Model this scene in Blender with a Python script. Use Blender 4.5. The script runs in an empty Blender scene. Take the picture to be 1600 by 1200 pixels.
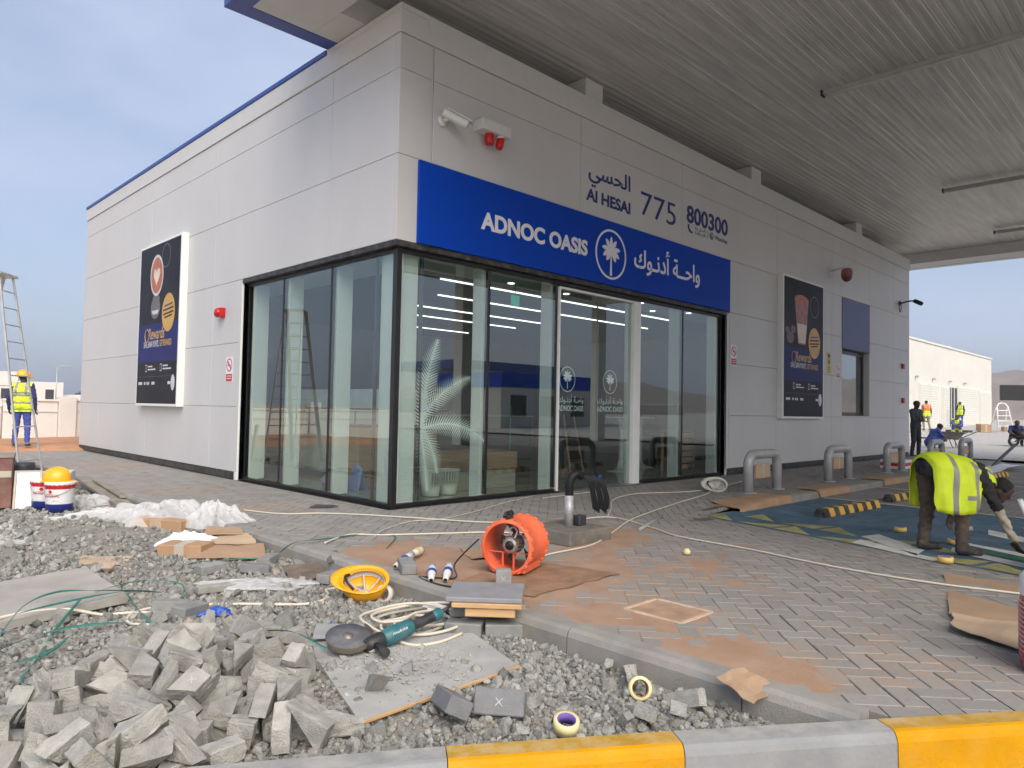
import bpy, bmesh, math, random
import numpy as np
from mathutils import Vector, Matrix, Quaternion
R = math.radians
scene = bpy.context.scene
C = scene.collection

# ---------------------------------------------------------------- camera
cam = bpy.data.cameras.new('camera'); cam_ob = bpy.data.objects.new('camera', cam); C.objects.link(cam_ob)
scene.camera = cam_ob
cam.sensor_width = 36.0; cam.lens = 25.11; cam.clip_start = 0.05; cam.clip_end = 6000
CY, CP, CR = 0.7883, 0.0348, 0.0192
cf = Vector((math.cos(CY)*math.cos(CP), math.sin(CY)*math.cos(CP), math.sin(CP)))
cr0 = Vector((math.sin(CY), -math.cos(CY), 0)); cu0 = cr0.cross(cf)
cr_ = cr0*math.cos(CR) + cu0*math.sin(CR); cu_ = -cr0*math.sin(CR) + cu0*math.cos(CR)
CAM = Vector((-5.1985, -7.2891, 1.25))
mw = Matrix((cr_, cu_, -cf)).transposed().to_4x4(); mw.translation = CAM
cam_ob.matrix_world = mw

# ---------------------------------------------------------------- sky, sun, exposure
SUN_EL, SUN_DIR = R(42), Vector((-0.42, -0.90, 0))          # direction towards the sun, in plan
world = bpy.data.worlds.new('World'); scene.world = world; world.use_nodes = True
wn = world.node_tree.nodes; wl = world.node_tree.links; bg = wn['Background']
sky = wn.new('ShaderNodeTexSky'); sky.sky_type = 'NISHITA'; sky.sun_disc = False
sky.sun_elevation = SUN_EL; sky.sun_rotation = math.atan2(SUN_DIR.x, SUN_DIR.y)
sky.altitude = 0; sky.air_density = 1.0; sky.dust_density = 3.0; sky.ozone_density = 1.6
# thin high haze: evens the blue out towards a pale lavender grey, with very faint cloud streaks
tc = wn.new('ShaderNodeTexCoord'); mp = wn.new('ShaderNodeMapping'); mp.inputs['Scale'].default_value = (1.2, 1.2, 3)
nz = wn.new('ShaderNodeTexNoise'); nz.inputs['Scale'].default_value = 2.2; nz.inputs['Detail'].default_value = 6
mr = wn.new('ShaderNodeMapRange'); mr.inputs[1].default_value = .38; mr.inputs[2].default_value = .72; mr.inputs[3].default_value = .35; mr.inputs[4].default_value = .95
mx = wn.new('ShaderNodeMix'); mx.data_type = 'RGBA'; mx.inputs['B'].default_value = (3.7, 4.2, 5.5, 1)
wl.new(tc.outputs['Generated'], mp.inputs[0]); wl.new(mp.outputs[0], nz.inputs['Vector']); wl.new(nz.outputs['Fac'], mr.inputs[0])
wl.new(mr.outputs[0], mx.inputs['Factor']); wl.new(sky.outputs[0], mx.inputs['A']); wl.new(mx.outputs['Result'], bg.inputs['Color'])
bg.inputs['Strength'].default_value = 0.10
sun = bpy.data.lights.new('sun', 'SUN'); sun.energy = 2.6; sun.angle = R(60); sun.color = (1.0, 0.93, 0.83)
sun_ob = bpy.data.objects.new('sun', sun); C.objects.link(sun_ob)
sd = Vector((SUN_DIR.x, SUN_DIR.y, 0)).normalized()*math.cos(SUN_EL) + Vector((0, 0, math.sin(SUN_EL)))
sun_ob.rotation_euler = sd.to_track_quat('Z', 'Y').to_euler(); sun_ob.location = (-10, -20, 30)
scene.view_settings.view_transform = 'Standard'; scene.view_settings.look = 'None'
scene.view_settings.exposure = 0.77; scene.view_settings.gamma = 1.0; scene.view_settings.use_curve_mapping = False
scene.render.engine = 'CYCLES'
scene.cycles.max_bounces = 8; scene.cycles.diffuse_bounces = 4; scene.cycles.glossy_bounces = 4
scene.cycles.transparent_max_bounces = 16; scene.cycles.transmission_bounces = 6; scene.cycles.use_denoising = True
scene.cycles.sample_clamp_indirect = 6; scene.cycles.use_adaptive_sampling = True; scene.cycles.adaptive_threshold = .03

# ---------------------------------------------------------------- materials
MATS = {}
def mat(name, col, rough=.6, metal=0., var=.12, scale=6., bump=0., bscale=80., spec=.5, col2=None, rand=0., emit=0., dust=0., dustcol=(.42,.36,.29), coat=0., streak=None):
    if name in MATS: return MATS[name]
    m = bpy.data.materials.new(name); m.use_nodes = True; nt = m.node_tree; n = nt.nodes; l = nt.links
    b = n['Principled BSDF']; b.inputs['Roughness'].default_value = rough; b.inputs['Metallic'].default_value = metal
    b.inputs['Specular IOR Level'].default_value = spec; b.inputs['Coat Weight'].default_value = coat
    geo = n.new('ShaderNodeNewGeometry')
    vec = geo.outputs['Position']
    if streak:
        mpn = n.new('ShaderNodeMapping'); mpn.inputs['Scale'].default_value = streak; l.new(vec, mpn.inputs[0]); svec = mpn.outputs[0]
    else: svec = vec
    t = n.new('ShaderNodeTexNoise'); t.inputs['Scale'].default_value = scale; t.inputs['Detail'].default_value = 5; l.new(svec, t.inputs['Vector'])
    r = n.new('ShaderNodeMapRange'); r.inputs[1].default_value = .3; r.inputs[2].default_value = .7; l.new(t.outputs['Fac'], r.inputs[0])
    c2 = col2 if col2 else tuple(min(1, c*(1+var)) for c in col); c1 = col if col2 else tuple(c*(1-var) for c in col)
    mxn = n.new('ShaderNodeMix'); mxn.data_type = 'RGBA'; mxn.inputs['A'].default_value = (*c1, 1); mxn.inputs['B'].default_value = (*c2, 1)
    l.new(r.outputs[0], mxn.inputs['Factor']); out = mxn.outputs['Result']
    if rand:
        oi = n.new('ShaderNodeObjectInfo'); rr = n.new('ShaderNodeMapRange'); rr.inputs[3].default_value = 1-rand; rr.inputs[4].default_value = 1+rand
        l.new(oi.outputs['Random'], rr.inputs[0]); hv = n.new('ShaderNodeVectorMath'); hv.operation = 'SCALE'
        l.new(out, hv.inputs[0]); l.new(rr.outputs[0], hv.inputs['Scale']); out = hv.outputs[0]
    if dust:
        td = n.new('ShaderNodeTexNoise'); td.inputs['Scale'].default_value = 9; td.inputs['Detail'].default_value = 8; td.inputs['Roughness'].default_value = .7; l.new(vec, td.inputs['Vector'])
        rd = n.new('ShaderNodeMapRange'); rd.inputs[1].default_value = .45; rd.inputs[2].default_value = .75; rd.inputs[4].default_value = dust; l.new(td.outputs['Fac'], rd.inputs[0])
        md = n.new('ShaderNodeMix'); md.data_type = 'RGBA'; md.inputs['B'].default_value = (*dustcol, 1); l.new(rd.outputs[0], md.inputs['Factor']); l.new(out, md.inputs['A']); out = md.outputs['Result']
        ra = n.new('ShaderNodeMapRange'); ra.inputs[3].default_value = rough; ra.inputs[4].default_value = min(1, rough+.35); l.new(rd.outputs[0], ra.inputs[0]); l.new(ra.outputs[0], b.inputs['Roughness'])
    l.new(out, b.inputs['Base Color'])
    if bump:
        tb = n.new('ShaderNodeTexNoise'); tb.inputs['Scale'].default_value = bscale; tb.inputs['Detail'].default_value = 4; l.new(svec, tb.inputs['Vector'])
        bp = n.new('ShaderNodeBump'); bp.inputs['Strength'].default_value = bump; bp.inputs['Distance'].default_value = .01
        l.new(tb.outputs['Fac'], bp.inputs['Height']); l.new(bp.outputs[0], b.inputs['Normal'])
    if emit:
        b.inputs['Emission Color'].default_value = (*col, 1); b.inputs['Emission Strength'].default_value = emit
    MATS[name] = m
    return m

def glass_mat(name, tint, ior):
    m = bpy.data.materials.new(name); m.use_nodes = True; nt = m.node_tree; n = nt.nodes; l = nt.links
    n.remove(n['Principled BSDF']); out = n['Material Output']
    tr = n.new('ShaderNodeBsdfTransparent'); tr.inputs[0].default_value = (*tint, 1)
    gl = n.new('ShaderNodeBsdfGlossy'); gl.inputs['Roughness'].default_value = 0.0; gl.inputs[0].default_value = (.95, 1, .98, 1)
    fr = n.new('ShaderNodeFresnel'); fr.inputs['IOR'].default_value = ior
    mxs = n.new('ShaderNodeMixShader'); g_ = n.new('ShaderNodeNewGeometry'); ff = n.new('ShaderNodeMath'); ff.operation = 'SUBTRACT'; ff.use_clamp = True     # reflect at the outer face of a pane only
    l.new(fr.outputs[0], ff.inputs[0]); l.new(g_.outputs['Backfacing'], ff.inputs[1]); l.new(ff.outputs[0], mxs.inputs[0]); l.new(tr.outputs[0], mxs.inputs[1]); l.new(gl.outputs[0], mxs.inputs[2])
    l.new(mxs.outputs[0], out.inputs['Surface']); MATS[name] = m
    return m

# ---------------------------------------------------------------- mesh builder
class MB:
    def __init__(s): s.v = []; s.f = []; s.m = []; s.sm = []
    def add(s, verts, faces, m=0, smooth=False):
        o = len(s.v); s.v.extend([tuple(v) for v in verts]); s.f.extend([tuple(i+o for i in f) for f in faces])
        s.m.extend([m]*len(faces)); s.sm.extend([smooth]*len(faces)); return s
    def cbox(s, size, c=.004, M=None, m=0, loc=(0,0,0)):
        """chamfered box, size full, centred at loc"""
        hx, hy, hz = [d/2 for d in size]; c = min(c, hx*.45, hy*.45, hz*.45); vs = []; idx = {}
        for sx in (-1,1):
            for sy in (-1,1):
                for sz in (-1,1):
                    for a in range(3):
                        p = [sx*hx, sy*hy, sz*hz]
                        for b in range(3):
                            if b != a: p[b] -= (sx,sy,sz)[b]*c
                        idx[(sx,sy,sz,a)] = len(vs); vs.append(Vector(p))
        fs = []
        S = (-1,1)
        for a in range(3):
            b, d = (a+1)%3, (a+2)%3
            for sg in S:
                q = []
                for (u, w) in ((-1,-1),(1,-1),(1,1),(-1,1)):
                    k = [0,0,0]; k[a] = sg; k[b] = u; k[d] = w; q.append(idx[(*k, a)])
                fs.append(q if sg > 0 else q[::-1])
        for a in range(3):                                   # edges along axis a
            b, d = (a+1)%3, (a+2)%3
            for u in S:
                for w in S:
                    k0 = [0,0,0]; k1 = [0,0,0]; k0[a] = -1; k1[a] = 1
                    for k in (k0,k1): k[b] = u; k[d] = w
                    q = [idx[(*k0,b)], idx[(*k1,b)], idx[(*k1,d)], idx[(*k0,d)]]
                    fs.append(q if u*w < 0 else q[::-1])
        for sx in S:
            for sy in S:
                for sz in S:
                    q = [idx[(sx,sy,sz,a)] for a in range(3)]
                    fs.append(q if sx*sy*sz > 0 else q[::-1])
        lv = Vector(loc)
        vs = [(M @ v if M else v) + lv for v in vs]
        return s.add(vs, fs, m)
    def box(s, x0, y0, z0, x1, y1, z1, c=.004, m=0):
        return s.cbox((abs(x1-x0), abs(y1-y0), abs(z1-z0)), c, None, m, ((x0+x1)/2, (y0+y1)/2, (z0+z1)/2))
    def beam(s, a, b, w, h, c=.004, m=0, up=(0,0,1)):
        a = Vector(a); b = Vector(b); d = b-a; L = d.length; x = d.normalized(); u = Vector(up)
        if abs(x.dot(u)) > .98: u = Vector((1,0,0))
        y = u.cross(x).normalized(); z = x.cross(y)
        return s.cbox((L, w, h), c, Matrix((x,y,z)).transposed(), m, (a+b)/2)
    def tube(s, path, r, n=8, m=0, closed=False, caps=True, flat=1.0):
        P = [Vector(p) for p in path]; N = len(P); rs = r if isinstance(r, (list, tuple)) else [r]*N
        vs = []; prev = None
        for i, p in enumerate(P):
            if closed: t = P[(i+1)%N]-P[i-1]
            else: t = P[min(i+1,N-1)]-P[max(i-1,0)]
            t = t.normalized() if t.length > 1e-9 else Vector((0,0,1))
            if prev is None:
                u = Vector((0,0,1)) if abs(t.z) < .9 else Vector((1,0,0)); a = t.cross(u).normalized()
            else:
                a = prev - t*prev.dot(t); a = a.normalized() if a.length > 1e-6 else t.orthogonal().normalized()
            prev = a; b = t.cross(a)
            for k in range(n):
                th = 2*math.pi*k/n; vs.append(p + a*math.cos(th)*rs[i] + b*math.sin(th)*rs[i]*flat)
        fs = []
        for i in range(N if closed else N-1):
            j = (i+1)%N
            for k in range(n): fs.append((i*n+k, i*n+(k+1)%n, j*n+(k+1)%n, j*n+k))
        s.add(vs, fs, m, True)
        if caps and not closed:
            o = len(s.v)-N*n
            s.f.append(tuple(o+k for k in range(n))[::-1]); s.f.append(tuple(o+(N-1)*n+k for k in range(n))); s.m += [m,m]; s.sm += [False,False]
        return s
    def lathe(s, prof, n=24, m=0, M=None, loc=(0,0,0), smooth=True):
        vs = []; lv = Vector(loc)
        for (r, z) in prof:
            for k in range(n):
                th = 2*math.pi*k/n; v = Vector((r*math.cos(th), r*math.sin(th), z)); vs.append((M @ v if M else v)+lv)
        fs = []
        for i in range(len(prof)-1):
            for k in range(n): fs.append((i*n+k, i*n+(k+1)%n, (i+1)*n+(k+1)%n, (i+1)*n+k))
        return s.add(vs, fs, m, smooth)
    def prism(s, poly, z0, z1, m=0, M=None, loc=(0,0,0)):
        n = len(poly); lv = Vector(loc); vs = [Vector((x,y,z0)) for x,y in poly]+[Vector((x,y,z1)) for x,y in poly]
        vs = [(M @ v if M else v)+lv for v in vs]
        fs = [tuple(range(n))[::-1], tuple(range(n,2*n))]+[(i,(i+1)%n,n+(i+1)%n,n+i) for i in range(n)]
        return s.add(vs, fs, m)
    def sheet(s, pts, m=0): return s.add(pts, [tuple(range(len(pts)))], m)
    def build(s, name, mats, parent=None, loc=None, rz=None):
        me = bpy.data.meshes.new(name); me.from_pydata([tuple(v) for v in s.v], [], s.f)
        for k in (mats if isinstance(mats, (list, tuple)) else [mats]): me.materials.append(k)
        me.polygons.foreach_set('material_index', s.m); me.polygons.foreach_set('use_smooth', s.sm); me.update()
        return link(name, me, parent, loc, rz)

def link(name, me, parent=None, loc=None, rz=None):
    o = bpy.data.objects.new(name, me); C.objects.link(o)
    if parent: o.parent = parent
    if loc is not None: o.location = loc
    if rz is not None: o.rotation_euler = (0,0,rz)
    return o
def tag(o, label=None, cat=None, group=None, kind=None):
    if label: o['label'] = label
    if cat: o['category'] = cat
    if group: o['group'] = group
    if kind: o['kind'] = kind
    return o
def thing(name, label, cat, loc=(0,0,0), rz=0, group=None, kind=None):
    o = bpy.data.objects.new(name, None); C.objects.link(o); o.location = loc; o.rotation_euler = (0,0,rz)
    o.empty_display_size = .1
    return tag(o, label, cat, group, kind)
def np_mesh(name, V, F, mats, parent=None, smooth=False, matidx=None):
    """fast mesh from numpy: V (n,3), F (m,k) constant k"""
    me = bpy.data.meshes.new(name); V = np.asarray(V, np.float32); F = np.asarray(F, np.int32); k = F.shape[1]
    me.vertices.add(len(V)); me.vertices.foreach_set('co', V.ravel()); me.loops.add(F.size); me.loops.foreach_set('vertex_index', F.ravel())
    me.polygons.add(len(F)); me.polygons.foreach_set('loop_start', np.arange(0, F.size, k, dtype=np.int32))
    if matidx is not None: me.polygons.foreach_set('material_index', np.asarray(matidx, np.int32))
    me.polygons.foreach_set('use_smooth', np.full(len(F), smooth))
    for q in (mats if isinstance(mats, (list, tuple)) else [mats]): me.materials.append(q)
    me.update(calc_edges=True); me.validate()
    return link(name, me, parent)
def copy_tree(o, parent=None):
    c = o.copy(); C.objects.link(c); c.parent = parent
    for ch in list(o.children): copy_tree(ch, c)
    return c
def sstep(a, b, x):
    t = np.clip((x-a)/(b-a), 0, 1); return t*t*(3-2*t)
def catmull(pts, n=8, closed=False):
    P = [Vector(p) for p in pts]; out = []; N = len(P)
    for i in range(N if closed else N-1):
        p0 = P[i-1] if (i > 0 or closed) else P[0]; p1 = P[i]; p2 = P[(i+1)%N]; p3 = P[(i+2)%N] if (i+2 < N or closed) else P[-1]
        for k in range(n):
            t = k/n; out.append(.5*((2*p1)+(p2-p0)*t+(2*p0-5*p1+4*p2-p3)*t*t+(3*p1-p0-3*p2+p3)*t**3))
    if not closed: out.append(P[-1])
    return out
# lettering: every glyph its own flat mesh, laid in the x-z plane of a facade (facing -y) or any frame
_gw = {}
def glyph_mesh(ch, bold, size, depth):
    c = bpy.data.curves.new('t', 'FONT'); c.body = ch; c.size = size; c.offset = bold; c.extrude = depth/2; c.resolution_u = 4; c.fill_mode = 'FRONT' if depth == 0 else 'BOTH'
    o = bpy.data.objects.new('t', c); C.objects.link(o)
    me = bpy.data.meshes.new_from_object(o.evaluated_get(bpy.context.evaluated_depsgraph_get()))
    bpy.data.objects.remove(o); bpy.data.curves.remove(c)
    return me
def text_width(s, size):
    if (s, size) in _gw: return _gw[(s, size)]
    def mxx(t):
        me = glyph_mesh(t, 0, size, 0); w = max(v.co.x for v in me.vertices); bpy.data.meshes.remove(me); return w
    w = mxx(s+'|')-mxx('|'); _gw[(s, size)] = w; return w
def text(s, frame, mate, parent, x0, x1, z0, cap, bold=0., depth=.004, name='letter', joined=False, slant=0.):
    """fit the string between x0 and x1 (frame x), baseline z0, capital height cap; frame: Matrix mapping (x, z, out) to world"""
    size = cap/.70; total = text_width(s, size); k = (x1-x0)/total; objs = []
    if joined:
        me = glyph_mesh(s, bold*size, size, depth); pieces = [(0, me)]
    else:
        pieces = [(text_width(s[:i], size) if i else 0, glyph_mesh(ch, bold*size, size, depth)) for i, ch in enumerate(s) if ch != ' ']
    for ip, (off, me) in enumerate(pieces):
        if not me.vertices: continue
        for v in me.vertices:
            x, y, z = v.co; v.co = frame @ Vector((x0+(x+off)*k+slant*y, z0+y, z+(ip%2)*.0012))
        me.materials.clear(); me.materials.append(mate); objs.append(link(name, me, parent))
    return objs
def front_frame(y): return Matrix(((1,0,0,0),(0,0,-1,y),(0,1,0,0),(0,0,0,1)))      # x right, z up, out = -y
def left_frame(x): return Matrix(((0,0,-1,x),(-1,0,0,0),(0,1,0,0),(0,0,0,1)))       # on the left facade: text x runs to -y, out = -x

# ================================================================ SETTING
rng = np.random.default_rng(7)
random.seed(5)
def wob(x, y, s=1.0):
    return (np.sin(1.7*s*x+.6)*np.cos(1.3*s*y-.4)+.6*np.sin(3.9*s*x+2.1*s*y)+.35*np.sin(7.7*s*y-5.1*s*x+1.))/1.95
# ---- ground: one sheet to the horizon, sandy, rising a little with distance
def z_ground(x, y):
    d = np.hypot(x, y+3); return -.42 + .92*sstep(20, 75, d) + .25*wob(x, y, .02)*sstep(60, 200, d)
ax = np.concatenate([-np.geomspace(2600, 26, 26), np.linspace(-24, 24, 25), np.geomspace(26, 2600, 26)])
GX, GY = np.meshgrid(ax, ax, indexing='ij'); n = len(ax)
V = np.stack([GX, GY, z_ground(GX, GY)], -1).reshape(-1, 3)
I = np.arange((n-1)*n).reshape(n-1, n)[:, :-1].ravel(); F = np.stack([I, I+n, I+n+1, I+1], 1)
m_sand = mat('sand_ground', (.44,.34,.24), .95, var=.22, scale=.35, bump=.5, bscale=8)
tag(np_mesh('ground', V, F, m_sand, smooth=True), kind='structure')
# ---- hills on the horizon
m_hill = mat('dry_hill_rock', (.25,.19,.15), .95, var=.25, scale=.03, bump=.7, bscale=.12)
def ridge(name, az0, az1, dist, hfun):
    vs = []; fs = []; N = 90; K = 9; dd = np.linspace(0, 1, K)
    for i in range(N+1):
        a = az0+(az1-az0)*i/N; h = hfun(a)*min(1, 6*i/N+.05, 6*(N-i)/N+.05)
        for k, q in enumerate(dd):
            r = dist+q*420; rough = .10*h*math.sin(a*90+k*1.7)*q + .06*h*math.sin(a*260+k*3.1)
            vs.append((CAM.x+r*math.cos(a), CAM.y+r*math.sin(a), -2+(h+2)*math.sin(q*math.pi*.62)**1.25+rough*(q>0)))
    for i in range(N):
        for k in range(K-1): fs.append((i*K+k, (i+1)*K+k, (i+1)*K+k+1, i*K+k+1))
    mb = MB(); mb.add(vs, fs, 0, True); o = mb.build(name, m_hill); tag(o, kind='structure'); return o
ridge('hill', R(-30), R(22), 560, lambda a: 46+4*math.sin(a*9+1)+2*math.sin(a*23)+1*math.sin(a*51))
ridge('hill', R(-100), R(-22), 640, lambda a: 34+10*math.sin(a*7)+5*math.sin(a*17+2))
# ---- road on the camera side of the painted kerb
m_asph = mat('road_concrete', (.42,.395,.36), .9, var=.2, scale=1.2, bump=.5, bscale=200, dust=.35)
mb = MB(); mb.sheet([(-12.5,1.2,-.2),(-60,1.2,-.2),(-60,-60,-.2),(1.36,-60,-.2),(1.36,-8.65,-.2)]); tag(mb.build('road', m_asph), kind='structure')
# ---- parking and forecourt surface (dark, dusty interlocking paving, too fine to tell apart from here)
def paving_mat(name, c1, c2, dust, bw=.23):
    m = bpy.data.materials.new(name); m.use_nodes = True; nt = m.node_tree; n = nt.nodes; l = nt.links; b = n['Principled BSDF']; b.inputs['Roughness'].default_value = .82
    g = n.new('ShaderNodeNewGeometry'); br = n.new('ShaderNodeTexBrick'); br.inputs['Scale'].default_value = 1.0; br.inputs['Brick Width'].default_value = bw; br.inputs['Row Height'].default_value = bw/2
    br.inputs['Mortar Size'].default_value = .006; br.inputs['Color1'].default_value = (*c1,1); br.inputs['Color2'].default_value = (*c2,1); br.inputs['Mortar'].default_value = (c1[0]*.5,c1[1]*.48,c1[2]*.45,1)
    l.new(g.outputs['Position'], br.inputs['Vector'])
    t = n.new('ShaderNodeTexNoise'); t.inputs['Scale'].default_value = .7; t.inputs['Detail'].default_value = 8; l.new(g.outputs['Position'], t.inputs['Vector'])
    r = n.new('ShaderNodeMapRange'); r.inputs[1].default_value = .4; r.inputs[2].default_value = .7; r.inputs[4].default_value = dust; l.new(t.outputs['Fac'], r.inputs[0])
    mxn = n.new('ShaderNodeMix'); mxn.data_type = 'RGBA'; mxn.inputs['B'].default_value = (.36,.33,.30,1); l.new(r.outputs[0], mxn.inputs['Factor']); l.new(br.outputs['Color'], mxn.inputs['A']); l.new(mxn.outputs['Result'], b.inputs['Base Color'])
    bp = n.new('ShaderNodeBump'); bp.inputs['Strength'].default_value = .4; bp.inputs['Distance'].default_value = .004; bp.invert = True; l.new(br.outputs['Fac'], bp.inputs['Height']); l.new(bp.outputs[0], b.inputs['Normal'])
    MATS[name] = m; return m
m_park = paving_mat('parking_paving', (.21,.21,.205), (.26,.255,.245), .5)
m_fore = paving_mat('forecourt_paving', (.40,.385,.36), (.46,.445,.42), .5)
mb = MB(); mb.sheet([(1.36,-8.65,-.105),(1.36,-60,-.105),(21,-60,-.105),(21,-2.52,-.105),(4.75,-2.52,-.105),(3.2,-2.33,-.105),(1.9,-7.35,-.105)][::1]); tag(mb.build('parking_surface', m_park), kind='structure')
def z_fore(x): return -.105+.72*sstep(14, 66, np.asarray(x, float)) + .10*sstep(14, 30, np.asarray(x, float))
xs = np.concatenate([[21.0], np.linspace(23, 70, 40), [90, 140]]); vs = []; fs = []
for x in xs:
    for y in (-60, -8, -2.5, 3, 12, 40): vs.append((x, y, float(z_fore(x))))
for i in range(len(xs)-1):
    for k in range(5): fs.append((i*6+k, (i+1)*6+k, (i+1)*6+k+1, i*6+k+1))
mb = MB(); mb.add(vs, fs, 0, True); tag(mb.build('forecourt', m_fore), kind='structure')
mb = MB(); mb.sheet([(19.75,-2.5,-.1),(21.05,-2.5,-.1),(21.05,40,-.1),(19.75,40,-.1)]); tag(mb.build('side_path', m_fore), kind='structure')
# ---- painted accessible bay: blue field, zig-zag border, white and green marks (each sheet 4 mm above the last)
m_blue = mat('blue_road_paint', (.055,.125,.185), .8, var=.3, scale=3, bump=.25, bscale=120, dust=.45, dustcol=(.25,.27,.27))
m_yelp = mat('yellow_road_paint', (.36,.33,.12), .8, var=.35, scale=5, dust=.6, dustcol=(.24,.26,.25))
m_whp = mat('white_road_paint', (.62,.62,.58), .75, var=.2, scale=5, dust=.3)
m_grp = mat('green_road_paint', (.02,.16,.09), .75, var=.2, scale=5, dust=.2)
marks = thing('bay_markings', 'blue painted accessible parking bay with yellow triangle border and white stripes', 'markings', (0,0,0))
mb = MB(); mb.sheet([(3.2,-2.40,-.098),(1.93,-7.3,-.098),(1.8,-9,-.098),(6.4,-9,-.098),(6.55,-2.6,-.098),(4.75,-2.56,-.098)]); mb.build('blue_field', m_blue, marks)
e0 = Vector((3.22,-2.36)); ed = Vector((-.2514,-.9679)); en = Vector((.9679,-.2514))
for k in range(7):
    a = e0+ed*(.04+.56*k)
    for (o0, o1, flip) in ((.03,.42,0), (.46,.85,1)):
        p = [a+en*o0+ed*(.28*flip), a+ed*.5+en*o0+ed*(.28*flip), a+ed*(.5 if k%2 else .0)+en*o1+ed*(.28*flip)]
        if k > 4 and flip: continue
        mb = MB(); mb.sheet([(q.x,q.y,-.094) for q in (p if k%2 == 0 else [p[0],p[1],p[2]])][::1]); mb.build('triangle', m_yelp, marks)
for pts, mm in (([(3.23,-4.37),(3.54,-4.46),(2.89,-5.1),(2.52,-5.13)], m_whp), ([(2.73,-4.45),(3.02,-4.44),(2.47,-5.35),(2.33,-5.33)], m_whp),
                ([(5.02,-4.9),(5.12,-5.03),(4.77,-5.11),(4.68,-4.98)], m_whp), ([(4.99,-5.22),(4.68,-5.63),(4.27,-5.69),(4.55,-5.31)], m_whp),
                ([(3.57,-5.22),(3.0,-6.3),(2.80,-6.3),(3.32,-5.28)], m_grp), ([(3.75,-5.24),(3.30,-6.3),(3.05,-6.3),(3.62,-5.24)], m_whp), ([(3.28,-5.25),(2.72,-6.3),(2.5,-6.3),(3.02,-5.30)], m_whp)):
    mb = MB(); mb.sheet([(x,y,-.093) for x,y in pts]); mb.build('stripe', mm, marks)
for (x0,y0,x1,y1,w) in tuple((6.6+2.65*k,-2.6,6.5+2.65*k,-9,.09) for k in range(5)):
    mb = MB(); mb.sheet([(x0,y0,-.095),(x1,y1,-.095),(x1+w,y1,-.095),(x0+w,y0,-.095)]); mb.build('bay_line', m_whp, marks)

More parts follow.
